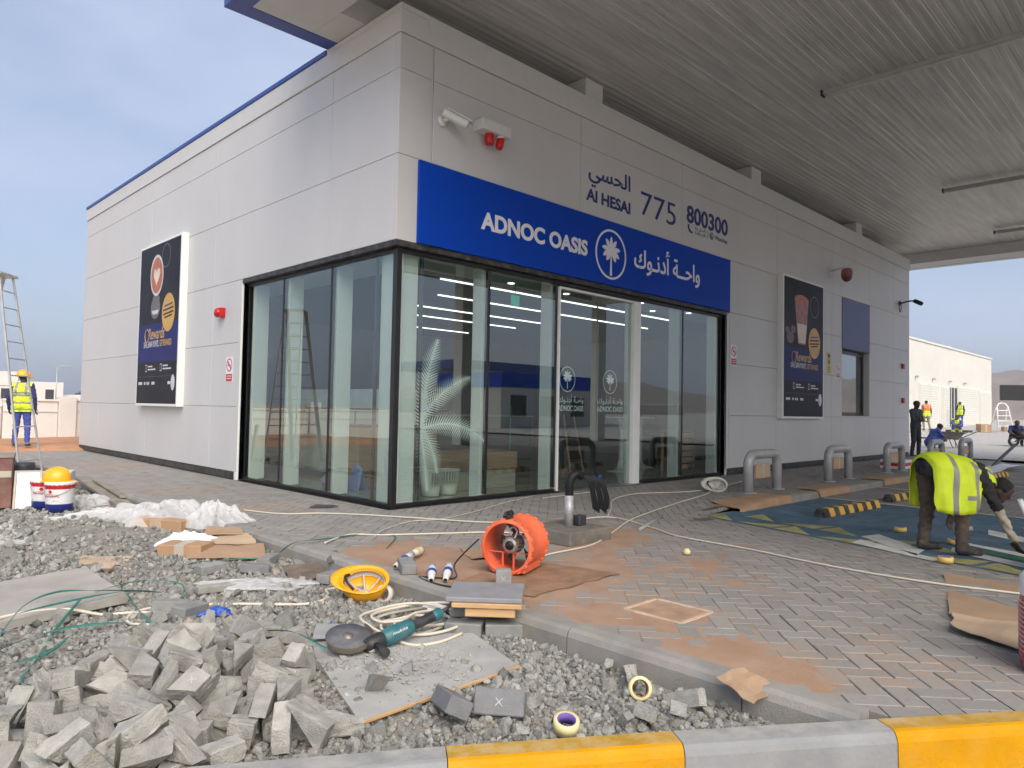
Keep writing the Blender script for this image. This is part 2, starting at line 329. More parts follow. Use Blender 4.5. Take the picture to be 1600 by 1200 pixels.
# ---- paved apron: herringbone pavers on a bed
BL0 = np.array([3.3,-2.0]); BLD = np.array([-.2514,-.9679])                 # edge against the blue bay
YK0 = np.array([-2.71,-5.75]); YKD = np.array([.815,-.5795])                # inner top edge of the painted kerb
def z_pave(x, y):
    x = np.asarray(x, float); y = np.asarray(y, float)
    d = (x-BL0[0])*BLD[1]-(y-BL0[1])*BLD[0]                                 # >0 on the shop side of the line
    return -.1*(1-sstep(0, 1.5, d))*(1-sstep(-2.7, -1.7, y))*(1-sstep(3.4, 4.7, x))
m_pave = bpy.data.materials.new('concrete_paver'); m_pave.use_nodes = True
def paver_material(m):
    nt = m.node_tree; n = nt.nodes; l = nt.links; b = n['Principled BSDF']; b.inputs['Roughness'].default_value = .85
    g = n.new('ShaderNodeNewGeometry'); P = g.outputs['Position']
    def math_(op, a, bb):
        q = n.new('ShaderNodeMath'); q.operation = op
        for i, v in enumerate((a, bb)):
            if isinstance(v, (int, float)): q.inputs[i].default_value = v
            else: l.new(v, q.inputs[i])
        return q.outputs[0]
    def noise(s, d=6, ro=.6):
        t = n.new('ShaderNodeTexNoise'); t.inputs['Scale'].default_value = s; t.inputs['Detail'].default_value = d; t.inputs['Roughness'].default_value = ro; l.new(P, t.inputs['Vector']); return t.outputs['Fac']
    def mrange(v, a, bb, c, d):
        q = n.new('ShaderNodeMapRange'); q.inputs[1].default_value = a; q.inputs[2].default_value = bb; q.inputs[3].default_value = c; q.inputs[4].default_value = d; l.new(v, q.inputs[0]); return q.outputs[0]
    def mixc(f, a, bb):
        q = n.new('ShaderNodeMix'); q.data_type = 'RGBA'
        if isinstance(f, float): q.inputs['Factor'].default_value = f
        else: l.new(f, q.inputs['Factor'])
        for nm, v in (('A', a), ('B', bb)):
            if isinstance(v, tuple): q.inputs[nm].default_value = (*v, 1)
            else: l.new(v, q.inputs[nm])
        return q.outputs['Result']
    oi = n.new('ShaderNodeObjectInfo'); at = n.new('ShaderNodeAttribute'); at.attribute_name = 'tint'
    rnd = math_('FRACT', math_('ADD', oi.outputs['Random'], at.outputs['Fac']), 0)
    base = mixc(rnd, (.24,.223,.203), (.31,.29,.265))
    base = mixc(mrange(noise(2.2), .35, .7, 0, .55), base, (.30,.283,.262))
    base = mixc(mrange(noise(35, 3), .35, .7, 0, .35), base, (.175,.17,.165))
    # orange desert sand swept over and trodden into the paving
    tot = None
    for (x, y, r, s) in ((-1.62,-2.7,.95,1.5), (-1.2,-3.6,.8,1.0), (.35,-2.75,.85,1.1), (-1.5,-4.5,.8,.75), (-1.75,-5.6,.6,.8), (-.2,-4.1,1.2,.5), (-1.2,-6.0,.9,.45), (-1.2,3.2,1.1,.5), (-1.1,1.0,.9,.5), (-.9,8.0,2.0,.45), (.6,-5.4,1.0,.30)):
        dn = n.new('ShaderNodeVectorMath'); dn.operation = 'DISTANCE'; l.new(P, dn.inputs[0]); dn.inputs[1].default_value = (x,y,0)
        v = mrange(dn.outputs['Value'], r, r*.25, 0, s); tot = v if tot is None else math_('MAXIMUM', tot, v)
    nsum = math_('ADD', math_('MULTIPLY', noise(3.2, 8, .62), .75), math_('MULTIPLY', noise(11, 5, .6), .3))
    f = mrange(math_('ADD', math_('MULTIPLY', tot, .36), math_('SUBTRACT', nsum, .52)), .10, .36, 0, .92)
    base = mixc(f, base, mixc(noise(14, 4), (.35,.215,.135), (.40,.27,.185)))
    base = mixc(mrange(noise(5.0, 9, .75), .58, .78, 0, .5), base, (.34,.32,.295))
    l.new(base, b.inputs['Base Color'])
    bp = n.new('ShaderNodeBump'); bp.inputs['Strength'].default_value = .35; bp.inputs['Distance'].default_value = .004; l.new(noise(160, 4), bp.inputs['Height']); l.new(bp.outputs[0], b.inputs['Normal'])
paver_material(m_pave); MATS['concrete_paver'] = m_pave
m_bed = mat('sand_filled_bed', (.135,.112,.088), .95, var=.3, scale=5, bump=.5, bscale=60)
def yk(t): return tuple(YK0+YKD*t)
reg1 = [(-1.94,-.13), (-1.94,-6.30), yk(1.2), yk(4.9), (1.90,-7.4), (3.22,-2.30), (3.22,-.13)]
kx = -1.94; ty = (kx-YK0[0])/YKD[0]; reg1[1] = yk(ty)
reg2 = [(3.22,-.13), (3.22,-2.30), (4.75,-2.40), (19.72,-2.40), (19.72,-.13)]
reg3 = [(-1.94,13.5), (-1.94,-.13), (-.13,-.13), (-.13,13.5)]
pavement = thing('pavement', None, None, kind='structure')
for rg, nn in ((reg1,14),(reg2,10),(reg3,10)):
    # bed as a small grid so it follows the ramp
    xs = [p[0] for p in rg]; ys = [p[1] for p in rg]; mb = MB()
    cells = 16
    def clip_poly(poly, reg):
        out = poly
        for i in range(len(reg)):
            ax_, ay_ = reg[i]; bx_, by_ = reg[(i+1)%len(reg)]; inp = out; out = []
            for j in range(len(inp)):
                p = inp[j]; q = inp[(j+1)%len(inp)]
                sp = (bx_-ax_)*(p[1]-ay_)-(by_-ay_)*(p[0]-ax_); sq = (bx_-ax_)*(q[1]-ay_)-(by_-ay_)*(q[0]-ax_)
                if sp >= 0: out.append(p)
                if (sp >= 0) != (sq >= 0):
                    t = sp/(sp-sq); out.append((p[0]+(q[0]-p[0])*t, p[1]+(q[1]-p[1])*t))
            if len(out) < 3: return []
        return out
    cx = np.linspace(min(xs), max(xs), cells); cy = np.linspace(min(ys), max(ys), cells)
    for i in range(cells-1):
        for j in range(cells-1):
            q = clip_poly([(cx[i],cy[j]),(cx[i+1],cy[j]),(cx[i+1],cy[j+1]),(cx[i],cy[j+1])], rg)
            if len(q) >= 3: mb.sheet([(x,y,float(z_pave(x,y))-.011) for x,y in q])
    mb.build('paver_bed', m_bed, pavement)
PW = .115; pang = math.radians(41.5); pu = np.array([math.cos(pang), math.sin(pang)]); pv = np.array([-math.sin(pang), math.cos(pang)])
po = np.array([-1.0,-5.6])
def inside(p, reg):
    return all((reg[(i+1)%len(reg)][0]-reg[i][0])*(p[1]-reg[i][1])-(reg[(i+1)%len(reg)][1]-reg[i][1])*(p[0]-reg[i][0]) >= -1e-6 for i in range(len(reg)))
def in_view(x, y, z, pad=60):
    d = Vector((x,y,z))-CAM; dz = d.dot(cf)
    if dz < .3: return False
    px = 800+1116*d.dot(cr_)/dz; py = 600-1116*d.dot(cu_)/dz
    return -pad < px < 1600+pad and -pad < py < 1200+pad
full = []; cut = []; gap = .0035
for i in range(-140, 190):
    for j in range(-140, 190):
        kd = (i-j) % 4
        if kd not in (0, 3): continue
        (w, h) = (2, 1) if kd == 0 else (1, 2)
        c = po+pu*((i+w/2)*PW)+pv*((j+h/2)*PW)
        if not (-2.2 < c[0] < 20 and -9 < c[1] < 13.7): continue
        if c[1] > 0.1 and c[0] > 0.1: continue
        if not in_view(c[0], c[1], 0, 120): continue
        hw = w*PW/2-gap; hh = h*PW/2-gap
        cor = [tuple(c+pu*a*hw+pv*b*hh) for a, b in ((-1,-1),(1,-1),(1,1),(-1,1))]
        ins = all(any(inside(p, rg) for rg in (reg1,reg2,reg3)) for p in cor)
        hole = (c[0]+1.28)**2+(c[1]+4.78)**2 < .05 and abs(c[0]+1.28) < .19 and abs(c[1]+4.78) < .21   # access cover sits here
        if hole: continue
        if ins: full.append((c[0], c[1], 0 if kd == 0 else 1, (c[0]-CAM.x)**2+(c[1]-CAM.y)**2))
        else:
            for rg in (reg1,reg2,reg3):
                q = clip_poly(cor, rg)
                if len(q) >= 3: cut.append(q)
full.sort(key=lambda t: t[3])
pm = MB(); pm.cbox((2*PW-2*gap, PW-2*gap, .06), .0035, None, 0, (0,0,-.03)); proto = pm.build('paver', m_pave, pavement); pme = proto.data
def pave_rot(x, y, kd):
    e = .05; gx = (float(z_pave(x+e,y))-float(z_pave(x-e,y)))/(2*e); gy = (float(z_pave(x,y+e))-float(z_pave(x,y-e)))/(2*e)
    nz_ = Vector((-gx+random.gauss(0,.004), -gy+random.gauss(0,.004), 1)).normalized()
    u = Vector((*(pu if kd == 0 else pv), 0)); u = (u-nz_*u.dot(nz_)).normalized()
    m4 = Matrix((u, nz_.cross(u), nz_)).transposed().to_4x4(); m4.translation = (x, y, float(z_pave(x,y))+random.gauss(0,.0012)); return m4
for k, (x, y, kd, _) in enumerate(full[:300]):
    o = proto if k == 0 else proto.copy()
    if k: C.objects.link(o)
    o.parent = pavement; o.matrix_world = pave_rot(x, y, kd)
bv = np.array([v.co for v in pme.vertices]); bf = [tuple(p.vertices) for p in pme.polygons]
vs = []; fs = []; tint = []
for (x, y, kd, _) in full[300:]:
    m4 = np.array(pave_rot(x, y, kd)); o = len(vs); vs.extend((bv@m4[:3,:3].T+m4[:3,3]).tolist()); fs.extend([tuple(i+o for i in f) for f in bf]); tint.extend([random.random()]*len(bv))
for q in cut:
    o = len(vs); nq = len(q)
    vs.extend([(x,y,float(z_pave(x,y))) for x,y in q]+[(x,y,float(z_pave(x,y))-.05) for x,y in q]); t = random.random(); tint.extend([t]*2*nq)
    fs.append(tuple(range(o,o+nq))); fs.extend([(o+nq+i, o+nq+(i+1)%nq, o+(i+1)%nq, o+i) for i in range(nq)])
me = bpy.data.meshes.new('paver'); me.from_pydata(vs, [], fs); me.materials.append(m_pave)
a_ = me.attributes.new('tint', 'FLOAT', 'POINT'); a_.data.foreach_set('value', np.array(tint, np.float32)); me.update()
tag(link('paver', me, pavement), kind='stuff')

# ---- concrete kerb between apron and gravel
m_kerb = mat('kerb_concrete', (.26,.252,.235), .88, var=.14, scale=5, bump=.4, bscale=120, dust=.4, dustcol=(.45,.33,.22), rand=.06)
kerb = thing('gravel_kerb', 'plain grey concrete kerb running between the gravel and the paved apron', 'kerb')
def kerb_x(y): return -2.07 + .045*max(0, y-3)*.9 if y > 3 else -2.07
ys = [-6.2,-5.69]+[-5.69+1.06*k for k in range(1, 18)]
for a, b in zip(ys[:-1], ys[1:]):
    mb = MB(); xa = kerb_x(a); xb = kerb_x(b); z = .012+random.gauss(0,.002); j = .004; vs = []
    for (yy, xx) in ((a+j, xa), (b-j, xb)):
        vs += [(xx-.012,yy,-.34),(xx-.010,yy,z-.045),(xx+.004,yy,z-.014),(xx+.032,yy,z),(xx+.125,yy,z),(xx+.128,yy,z-.004),(xx+.128,yy,-.34)]
    N = 7; mb.add(vs, [(i, i+1, N+i+1, N+i) for i in range(N-1)]+[(N-1,0,N,2*N-1)]+[tuple(range(N))[::-1], tuple(range(N,2*N))]); mb.build('kerb_stone', m_kerb, kerb)
# ---- yellow and grey painted kerb in the foreground
m_ky = mat('kerb_yellow_paint', (.56,.26,.002), .6, spec=.15, var=.10, scale=5, bump=.35, bscale=45, dust=.22, dustcol=(.42,.30,.14))
m_kg = mat('kerb_grey_paint', (.25,.255,.26), .65, spec=.2, var=.12, scale=5, bump=.35, bscale=45, dust=.3, dustcol=(.34,.31,.27))
m_kt = {}
for nm, c in (('yellow', (.46,.27,.03)), ('grey', (.30,.295,.285))):
    m_kt[nm] = mat('kerb_top_'+nm, c, .8, var=.2, scale=9, bump=.3, bscale=90, dust=.75, dustcol=(.38,.35,.31))
pk = thing('painted_kerb', 'yellow and grey striped painted kerb along the bottom edge', 'kerb')
ts = [-.03+.885*k for k in range(-9, 6)]
for k, (a, b) in enumerate(zip(ts[:-1], ts[1:])):
    yel = (k % 2 == 0)
    mb = MB(); vs = []
    for t in (a+.002, b-.002):
        p = Vector(yk(t)); nn = Vector((-YKD[1], YKD[0])); bow = -.0035*(t-1)**2 if t > 1 else (-.0012*(t-1)**2-(.016*t*t if t < 0 else 0))
        def at_(off, z, p=p, nn=nn, bow=bow): q = p+nn*(off+bow); return (q.x, q.y, z)
        vs += [at_(.0,-.32), at_(0,.0), at_(-.006,.006), at_(-.098,.006), at_(-.112,.001), at_(-.124,-.014), at_(-.132,-.035), at_(-.142,-.32)]
    N = 8
    for i in range(N-1):
        mb.add([], []); mb.f.append((N+i, N+i+1, i+1, i)); mb.m.append(1 if i in (1,2) else 0); mb.sm.append(False)
    mb.v = vs; mb.f += [tuple(range(N)), tuple(range(N,2*N))[::-1]]; mb.m += [0,0]; mb.sm += [False,False]
    mb.build('kerb_stone', [m_ky if yel else m_kg, m_kt['yellow' if yel else 'grey']], pk)
# ---- raised kerb in front of the bollards
kb = thing('bay_kerb', 'grey concrete kerb with brown paper taped along it beside the steel bollards', 'kerb')
for k in range(15):
    a = 4.75+k*1.0; mb = MB(); z0 = .006 if k else -.02
    mb.add([(a+.003,-2.42,-.3),(a+.997,-2.42,-.3),(a+.997,-2.42,.006),(a+.003,-2.42,z0-.0),(a+.003,-2.52,z0-.01),(a+.997,-2.52,-.004),(a+.997,-2.545,-.03),(a+.003,-2.545,z0-.036),(a+.997,-2.55,-.3),(a+.003,-2.55,-.3)],
           [(0,3,2,1),(3,4,5,2),(4,7,6,5),(7,9,8,6),(0,9,7,4,3),(1,2,5,6,8)]); mb.build('kerb_stone', m_kerb, kb)
m_kraft = mat('kraft_paper', (.40,.255,.15), .85, var=.12, scale=4, bump=.25, bscale=25)
for (a, b) in ((3.95,5.55),(6.6,7.9),(9.7,10.9)):
    mb = MB(); xs = np.linspace(a, b, 14); vs = []; prof = ((-2.10,.008),(-2.42,.016),(-2.53,.008),(-2.565,-.03),(-2.575,-.1))
    for i, x in enumerate(xs):
        for j, (y, z) in enumerate(prof): vs.append((x+.03*math.sin(j*2+a), y-.01*abs(math.sin(i*1.3)), z+.006*abs(math.sin(i*.9+j))-(.09 if x < 4.75 and j > 0 else 0)*min(1,(4.75-x))))
    mb.add(vs, [(i*5+j, (i+1)*5+j, (i+1)*5+j+1, i*5+j+1) for i in range(13) for j in range(4)], 0, True); mb.build('paper_cover', m_kraft, kb)

# ---- gravel bed and loose gravel
def z_grav(x, y):
    x = np.asarray(x, float); y = np.asarray(y, float)
    z = -.128+.014*wob(x, y, 1.1)+.075*np.exp(-((x+2.95)**2/.9+(y-1.0)**2/1.6))+.03*np.exp(-((x+4.2)**2/.4+(y+3.3)**2/.6))
    side = (x-YK0[0])*(-YKD[1])+(y-YK0[1])*YKD[0]
    return np.where(side > .02, z, z-.25*sstep(0, .15, .02-side)) + .12*sstep(9, 14, y)
gx = np.linspace(-11, -2.06, 110); gy = np.concatenate([np.linspace(-6.1, 3, 120), np.linspace(3.2, 20, 50)])
GX, GY = np.meshgrid(gx, gy, indexing='ij'); n1 = len(gy); V = np.stack([GX, GY, z_grav(GX, GY)], -1).reshape(-1,3)
I = (np.arange(len(gx)-1)[:,None]*n1+np.arange(n1-1)[None]).ravel(); F = np.stack([I, I+n1, I+n1+1, I+1], 1)
m_gbed = mat('gravel_dust', (.19,.18,.16), .95, var=.3, scale=3.5, bump=1.0, bscale=70, col2=(.31,.275,.225))
tag(np_mesh('gravel_bed', V, F, m_gbed, smooth=True), kind='structure')
m_grav = bpy.data.materials.new('crushed_stone'); m_grav.use_nodes = True
nt = m_grav.node_tree; nd = nt.nodes; lk = nt.links; b_ = nd['Principled BSDF']; b_.inputs['Roughness'].default_value = .9
at = nd.new('ShaderNodeAttribute'); at.attribute_name = 'tint'; cr = nd.new('ShaderNodeValToRGB'); lk.new(at.outputs['Fac'], cr.inputs[0])
for i, (p, c) in enumerate(((0,(.13,.13,.12)),(.35,(.215,.213,.195)),(.7,(.29,.285,.26)),(.93,(.40,.39,.36)),(1,(.38,.25,.17)))):
    e = cr.color_ramp.elements[i] if i < 2 else cr.color_ramp.elements.new(p); e.position = p; e.color = (*c,1)
geo = nd.new('ShaderNodeNewGeometry'); tn = nd.new('ShaderNodeTexNoise'); tn.inputs['Scale'].default_value = 130; lk.new(geo.outputs['Position'], tn.inputs['Vector'])
mm_ = nd.new('ShaderNodeMix'); mm_.data_type = 'RGBA'; mm_.blend_type = 'OVERLAY'; mm_.inputs['Factor'].default_value = .5; lk.new(cr.outputs[0], mm_.inputs['A']); lk.new(tn.outputs['Fac'], mm_.inputs['B']); lk.new(mm_.outputs['Result'], b_.inputs['Base Color'])
MATS['crushed_stone'] = m_grav
def stones(xy, size, z_off):
    N = len(xy); ph = (1+5**.5)/2
    base = np.array([(-1,ph,0),(1,ph,0),(-1,-ph,0),(1,-ph,0),(0,-1,ph),(0,1,ph),(0,-1,-ph),(0,1,-ph),(ph,0,-1),(ph,0,1),(-ph,0,-1),(-ph,0,1)])/1.9
    fc = np.array([(0,11,5),(0,5,1),(0,1,7),(0,7,10),(0,10,11),(1,5,9),(5,11,4),(11,10,2),(10,7,6),(7,1,8),(3,9,4),(3,4,2),(3,2,6),(3,6,8),(3,8,9),(4,9,5),(2,4,11),(6,2,10),(8,6,7),(9,8,1)])
    v = base[None]*(1+rng.uniform(-.28,.28,(N,12,1))); v = v*rng.uniform(.62,1.25,(N,1,3))
    q = rng.normal(size=(N,4)); q /= np.linalg.norm(q,axis=1,keepdims=True); w,x,y,z = q.T
    Rm = np.stack([1-2*(y*y+z*z),2*(x*y-z*w),2*(x*z+y*w),2*(x*y+z*w),1-2*(x*x+z*z),2*(y*z-x*w),2*(x*z-y*w),2*(y*z+x*w),1-2*(x*x+y*y)],1).reshape(N,3,3)
    v = np.einsum('nij,nkj->nki', Rm, v)*size[:,None,None]
    v[:,:,0] += xy[:,0,None]; v[:,:,1] += xy[:,1,None]; v[:,:,2] += (z_grav(xy[:,0],xy[:,1])+z_off)[:,None]
    f = fc[None]+12*np.arange(N)[:,None,None]; return v.reshape(-1,3), f.reshape(-1,3)
VV = []; FF = []; TT = []; off = 0
for (x0,x1,y0,y1,den,sz) in ((-5.2,-2.08,-5.95,-2.4,2600,.0125), (-5.4,-2.08,-2.4,.3,1150,.0150), (-5.6,-2.08,.3,3.6,520,.0185), (-5.2,-1.9,3.6,11,150,.026)):
    N = int((x1-x0)*(y1-y0)*den); xy = rng.uniform((x0,y0),(x1,y1),(N,2))
    side = (xy[:,0]-YK0[0])*(-YKD[1])+(xy[:,1]-YK0[1])*YKD[0]
    d = np.stack([xy[:,0]-CAM.x, xy[:,1]-CAM.y, np.full(N,-.12-CAM.z)],1); dz = d@np.array(cf); px = 800+1116*(d@np.array(cr_))/dz; py = 600-1116*(d@np.array(cu_))/dz
    dusty = np.exp(-((xy[:,0]+3.0)**2/.7+(xy[:,1]-.7)**2/1.2))*.8+.5*(wob(xy[:,0],xy[:,1],1.6) > .3)       # bare dusty patches
    keep = (side > .012)&(dz > .5)&(px > -40)&(px < 1640)&(py < 1240)&(rng.uniform(size=N) > dusty)&(xy[:,0] < -2.085)
    xy = xy[keep]; N = len(xy); s = sz*rng.lognormal(-.05,.42,N); v, f = stones(xy, s, rng.uniform(-.2,.9,N)*s)
    VV.append(v); FF.append(f+off); off += len(v); TT.append(np.repeat(np.clip(rng.normal(.48,.22,N),0,1)*.97+(rng.uniform(size=N) > .985)*.05, 12))
gr = np_mesh('gravel', np.concatenate(VV), np.concatenate(FF), m_grav)
a_ = gr.data.attributes.new('tint','FLOAT','POINT'); a_.data.foreach_set('value', np.concatenate(TT).astype(np.float32)[:len(gr.data.vertices)])
tag(gr, 'grey crushed stone gravel spread left of the kerb', 'gravel', kind='stuff')
# ---- orange sand lying beyond the far end of the strip
m_osand = mat('orange_sand', (.46,.235,.12), .95, var=.18, scale=2, bump=.5, bscale=30)
mb = MB(); xs = np.linspace(-9, 6, 30); ys = np.linspace(12.6, 21, 14); vs = [(x, y, -.12+.03*float(wob(x,y,.8))+.22*float(sstep(12.6,13.6,y))) for x in xs for y in ys]
mb.add(vs, [(i*14+j,(i+1)*14+j,(i+1)*14+j+1,i*14+j+1) for i in range(29) for j in range(13)], 0, True); tag(mb.build('sand_patch', m_osand), kind='structure')

# ---- wind-blown orange sand lying over the pavers near the fan and plinth (thin drift, sinks into the joints at its edges)
gx = np.arange(-1.93, 1.6, .016); gy = np.arange(-6.0, -1.6, .016); GX, GY = np.meshgrid(gx, gy, indexing='ij'); M_ = np.zeros_like(GX)
for (x, y, rx, ry, s_) in ((-1.62,-2.75,.75,.95,1.15), (-1.15,-3.75,.95,.55,1.0), (.15,-3.05,.75,.35,1.0), (.75,-2.75,.5,.4,.85), (-1.6,-4.6,.55,.55,.75), (-1.8,-5.55,.35,.6,.8), (-.4,-4.0,.9,.4,.62), (-.6,-3.2,.6,.4,.7)):
    M_ = np.maximum(M_, s_*np.exp(-(((GX-x)/rx)**2+((GY-y)/ry)**2)))
def vnoise(x, y, s, seed):
    r_ = np.random.default_rng(seed); T = r_.uniform(-1, 1, (64, 64)); u = x*s; v = y*s; i = np.floor(u).astype(int); j = np.floor(v).astype(int); a = u-i; b = v-j; a = a*a*(3-2*a); b = b*b*(3-2*b)
    f = lambda i, j: T[i%64, j%64]
    return f(i,j)*(1-a)*(1-b)+f(i+1,j)*a*(1-b)+f(i,j+1)*(1-a)*b+f(i+1,j+1)*a*b
uu = GX*pu[0]+GY*pu[1]; vv_ = GX*pv[0]+GY*pv[1]                     # swept in streaks across the view
NZ = .55*vnoise(uu*.55, vv_*1.5, 2.2, 1)+.35*vnoise(uu*.7, vv_*1.6, 5.5, 2)+.25*vnoise(uu, vv_, 14, 3)+.15*vnoise(uu, vv_, 34, 4)
H_ = .0085*(M_*1.12-.62+NZ*.66); H_ = np.minimum(H_, .007); keep = H_ > -.006
Z_ = z_pave(GX, GY)+H_; n1 = len(gy); V = np.stack([GX, GY, Z_], -1).reshape(-1,3)
I = (np.arange(len(gx)-1)[:,None]*n1+np.arange(n1-1)[None]).ravel(); kf = keep.ravel(); I = I[kf[I]|kf[I+1]|kf[I+n1]|kf[I+n1+1]]; side = (GX-YK0[0])*(-YKD[1])+(GY-YK0[1])*YKD[0]; ok_ = (side.ravel() > .03); I = I[ok_[I]&ok_[I+1]&ok_[I+n1]&ok_[I+n1+1]]
F = np.stack([I, I+n1, I+n1+1, I+1], 1)
m_drift = mat('sand_drift', (.335,.20,.125), .97, var=.2, scale=4, bump=.7, bscale=110, col2=(.40,.27,.19))
tag(np_mesh('sand_drift', V, F, m_drift, smooth=True), 'thin orange sand drifted over the paving around the fan', 'sand', kind='stuff')

# ================================================================ SHOP BUILDING
m_panel = mat('wall_panel_grey', (.595,.59,.585), .42, var=.035, scale=.9, bump=.035, bscale=1.6, spec=.4, dust=.10, dustcol=(.50,.44,.38), streak=(1,1,.35))
m_back = mat('panel_backing', (.26,.26,.265), .8)
m_cop = mat('coping_white', (.60,.60,.59), .45, var=.03)
m_cap = mat('blue_cap', (.02,.065,.30), .4, var=.04)
m_black = mat('black_frame', (.012,.012,.013), .35, var=.1)
m_plinth = mat('black_plinth', (.02,.02,.021), .5, var=.2, dust=.35)
m_wh = mat('white_paint', (.80,.81,.78), .5, var=.03)
m_glass = glass_mat('window_glass', (.83,.885,.865), 2.4)
m_intw = mat('interior_wall', (.27,.27,.28), .7, var=.04)
m_intc = mat('interior_ceiling_white', (.5,.5,.47), .8, var=.03)
m_intd = mat('interior_ceiling_dark', (.035,.037,.04), .8)
m_intf = mat('interior_floor_tile', (.36,.36,.31), .12, var=.1, scale=1.5)
m_led = mat('led_strip', (1.,.97,.9), .5, emit=1.8)
B = thing('shop_building', 'single storey shop clad in pale grey panels with glazed corner', 'building')
def bpart(name, m, *boxes, c=.004, parent=None):
    mb = MB()
    for b in boxes: mb.box(*b, c=c)
    return mb.build(name, m, parent or B)
XL, YF, XR_, YB, ZT = -.12, -.12, 19.70, 13.50, 6.25
WH, WL, WR = 3.27, 4.16, 8.04
# backing shell
bpart('wall', m_back, (-.09,WL,0,.2,YB-.02,6.1)); bpart('wall', m_back, (-.09,-.09,WH,.2,WL,6.1))
bpart('wall', m_back, (WR,-.09,0,14.11,.2,6.1)); bpart('wall', m_back, (16.16,-.09,0,XR_-.02,.2,6.1)); bpart('wall', m_back, (14.111,-.09,0,16.159,.2,1.2)); bpart('wall', m_back, (14.111,-.09,3.01,16.159,.2,6.1)); bpart('wall', m_back, (.2,-.09,WH,WR,.2,6.1))
bpart('wall', m_panel, (-.1,YB-.25,0,XR_,YB,6.1)); bpart('wall', m_panel, (XR_-.25,.2,0,XR_-.001,YB-.25,6.1))
bpart('roof', m_cop, (.2,.2,5.85,XR_-.25,YB-.25,5.95))
# cladding panels, each its own piece with a shadow gap
G = .006
def panelL(y0, y1, z0, z1): bpart('panel', m_panel, (XL, y0+G/2, z0+G/2, -.088, y1-G/2, z1-G/2), c=.003)
def panelR(x0, x1, z0, z1): bpart('panel', m_panel, (x0+G/2, YF, z0+G/2, x1-G/2, -.088, z1-G/2), c=.003)
rows = [.13,1.2,2.26,3.30]; upr = [3.30,4.37,5.44,5.88]
cols_low = [WL+.0,5.30,8.60,11.9,YB]; cols_up = [-.03,1.45,5.30,8.60,11.9,YB]
for z0, z1 in zip(rows[:-1], rows[1:]):
    for y0, y1 in zip(cols_low[:-1], cols_low[1:]): panelL(y0, y1, z0, z1)
for z0, z1 in zip(upr[:-1], upr[1:]):
    for y0, y1 in zip(cols_up[:-1], cols_up[1:]): panelL(y0, y1, z0, z1)
    # corner piece folds round
    mb = MB(); mb.box(XL, YF, z0+G/2, .37, -.088, z1-G/2, c=.003); mb.box(XL, -.088, z0+G/2, -.088, -.03-G/2, z1-G/2, c=.0); mb.build('corner_panel', m_panel, B)
cr_low = [WR+.10,10.28,13.44,14.10]; cr_r = [16.17,18.18,XR_]
for z0, z1 in zip(rows[:-1], rows[1:]):
    for x0, x1 in zip(cr_low[:-1], cr_low[1:]): panelR(x0, x1, z0, z1)
    for x0, x1 in zip(cr_r[:-1], cr_r[1:]): panelR(x0, x1, z0, z1)
    if z1 < 1.3: panelR(14.10, 16.17, z0, z1)
for z0, z1 in zip(upr[:-1], upr[1:]):
    cu = [.41,3.36,6.31,10.28,13.44,14.10,16.17,18.18,XR_] if z0 > 4 else [WR+.05,10.28,13.44,14.10,16.17,18.18,XR_]
    for x0, x1 in zip(cu[:-1], cu[1:]):
        if z0 < 4.3 and abs(x0-14.10) < .01: continue
        panelR(x0, x1, z0, z1)
bpart('jamb_panel', m_panel, (WR+.0,YF,.13,WR+.095,-.088,3.27), c=.003)
bpart('recess_strip', m_panel, (.373,-.108,3.305,.407,-.087,5.88), c=.001)
# coping and blue edge
bpart('coping', m_cop, (XL-.02,YF-.02,5.885,.3,YB+.02,ZT-.075), c=.006); bpart('coping', m_cop, (.3,YF-.02,5.885,XR_+.02,.3,ZT-.005), c=.006)
bpart('coping', m_cop, (XL-.02,YF-.02,ZT-.073,.299,1.62,ZT-.005), c=.004)
bpart('blue_edge', m_cap, (XL-.035,1.63,ZT-.073,.3,YB+.03,ZT), c=.006)
for x in (3.7, 9.3, 15.4): bpart('support_block', m_cop, (x-.22,YF+.02,ZT-.003,x+.22,.28,6.56))
bpart('plinth', m_plinth, (XL+.012,WL+.10,0.001,-.086,YB,.125)); bpart('plinth', m_plinth, (WR+.10,YF+.012,0.001,XR_,-.086,.125))
# window reveals
bpart('reveal', m_wh, (XL+.003,WL-.0,.0,.02,WL+.10,WH), c=.002); bpart('reveal', m_wh, (WR-.0,YF+.005,.0,WR+.02,.02,WH), c=.002)
bpart('lintel', m_plinth, (XL+.002,-.118,WH-.04,.02,WL,WH+.028), c=.003); bpart('lintel', m_plinth, (.022,YF+.002,WH-.04,WR,.02,WH+.028), c=.003)
# frames
fz = (.0,.065); tz = (WH-.09,WH-.042)
bpart('bottom_rail', m_black, (-.035,.05,0,.045,WL,.05)); bpart('bottom_rail', m_black, (.05,-.035,0,2.97,.045,.05)); bpart('bottom_rail', m_black, (5.16,-.035,0,WR,.045,.05))
bpart('top_rail', m_black, (-.035,.05,tz[0],.045,WL,tz[1])); bpart('top_rail', m_black, (.05,-.035,tz[0],WR,.045,tz[1]))
bpart('corner_mullion', m_black, (-.036,-.036,0,.045,.045,tz[1]))
ML = [1.54,2.94]; MR = [.40,1.56,2.975,5.165,6.57]
for y in ML+[WL-.03]: bpart('mullion', m_black, (-.012,y-.02,.066,.05,y+.02,tz[0]-.001))
for x in MR[1:]+[WR-.03]: bpart('mullion', m_black, (x-.02,-.012,.066,x+.02,.05,tz[0]-.001))
bpart('mullion', m_black, (.385,.0,.066,.415,.06,tz[0]-.001)); bpart('mullion', m_black, (.0,.455,.066,.05,.48,tz[0]-.001))
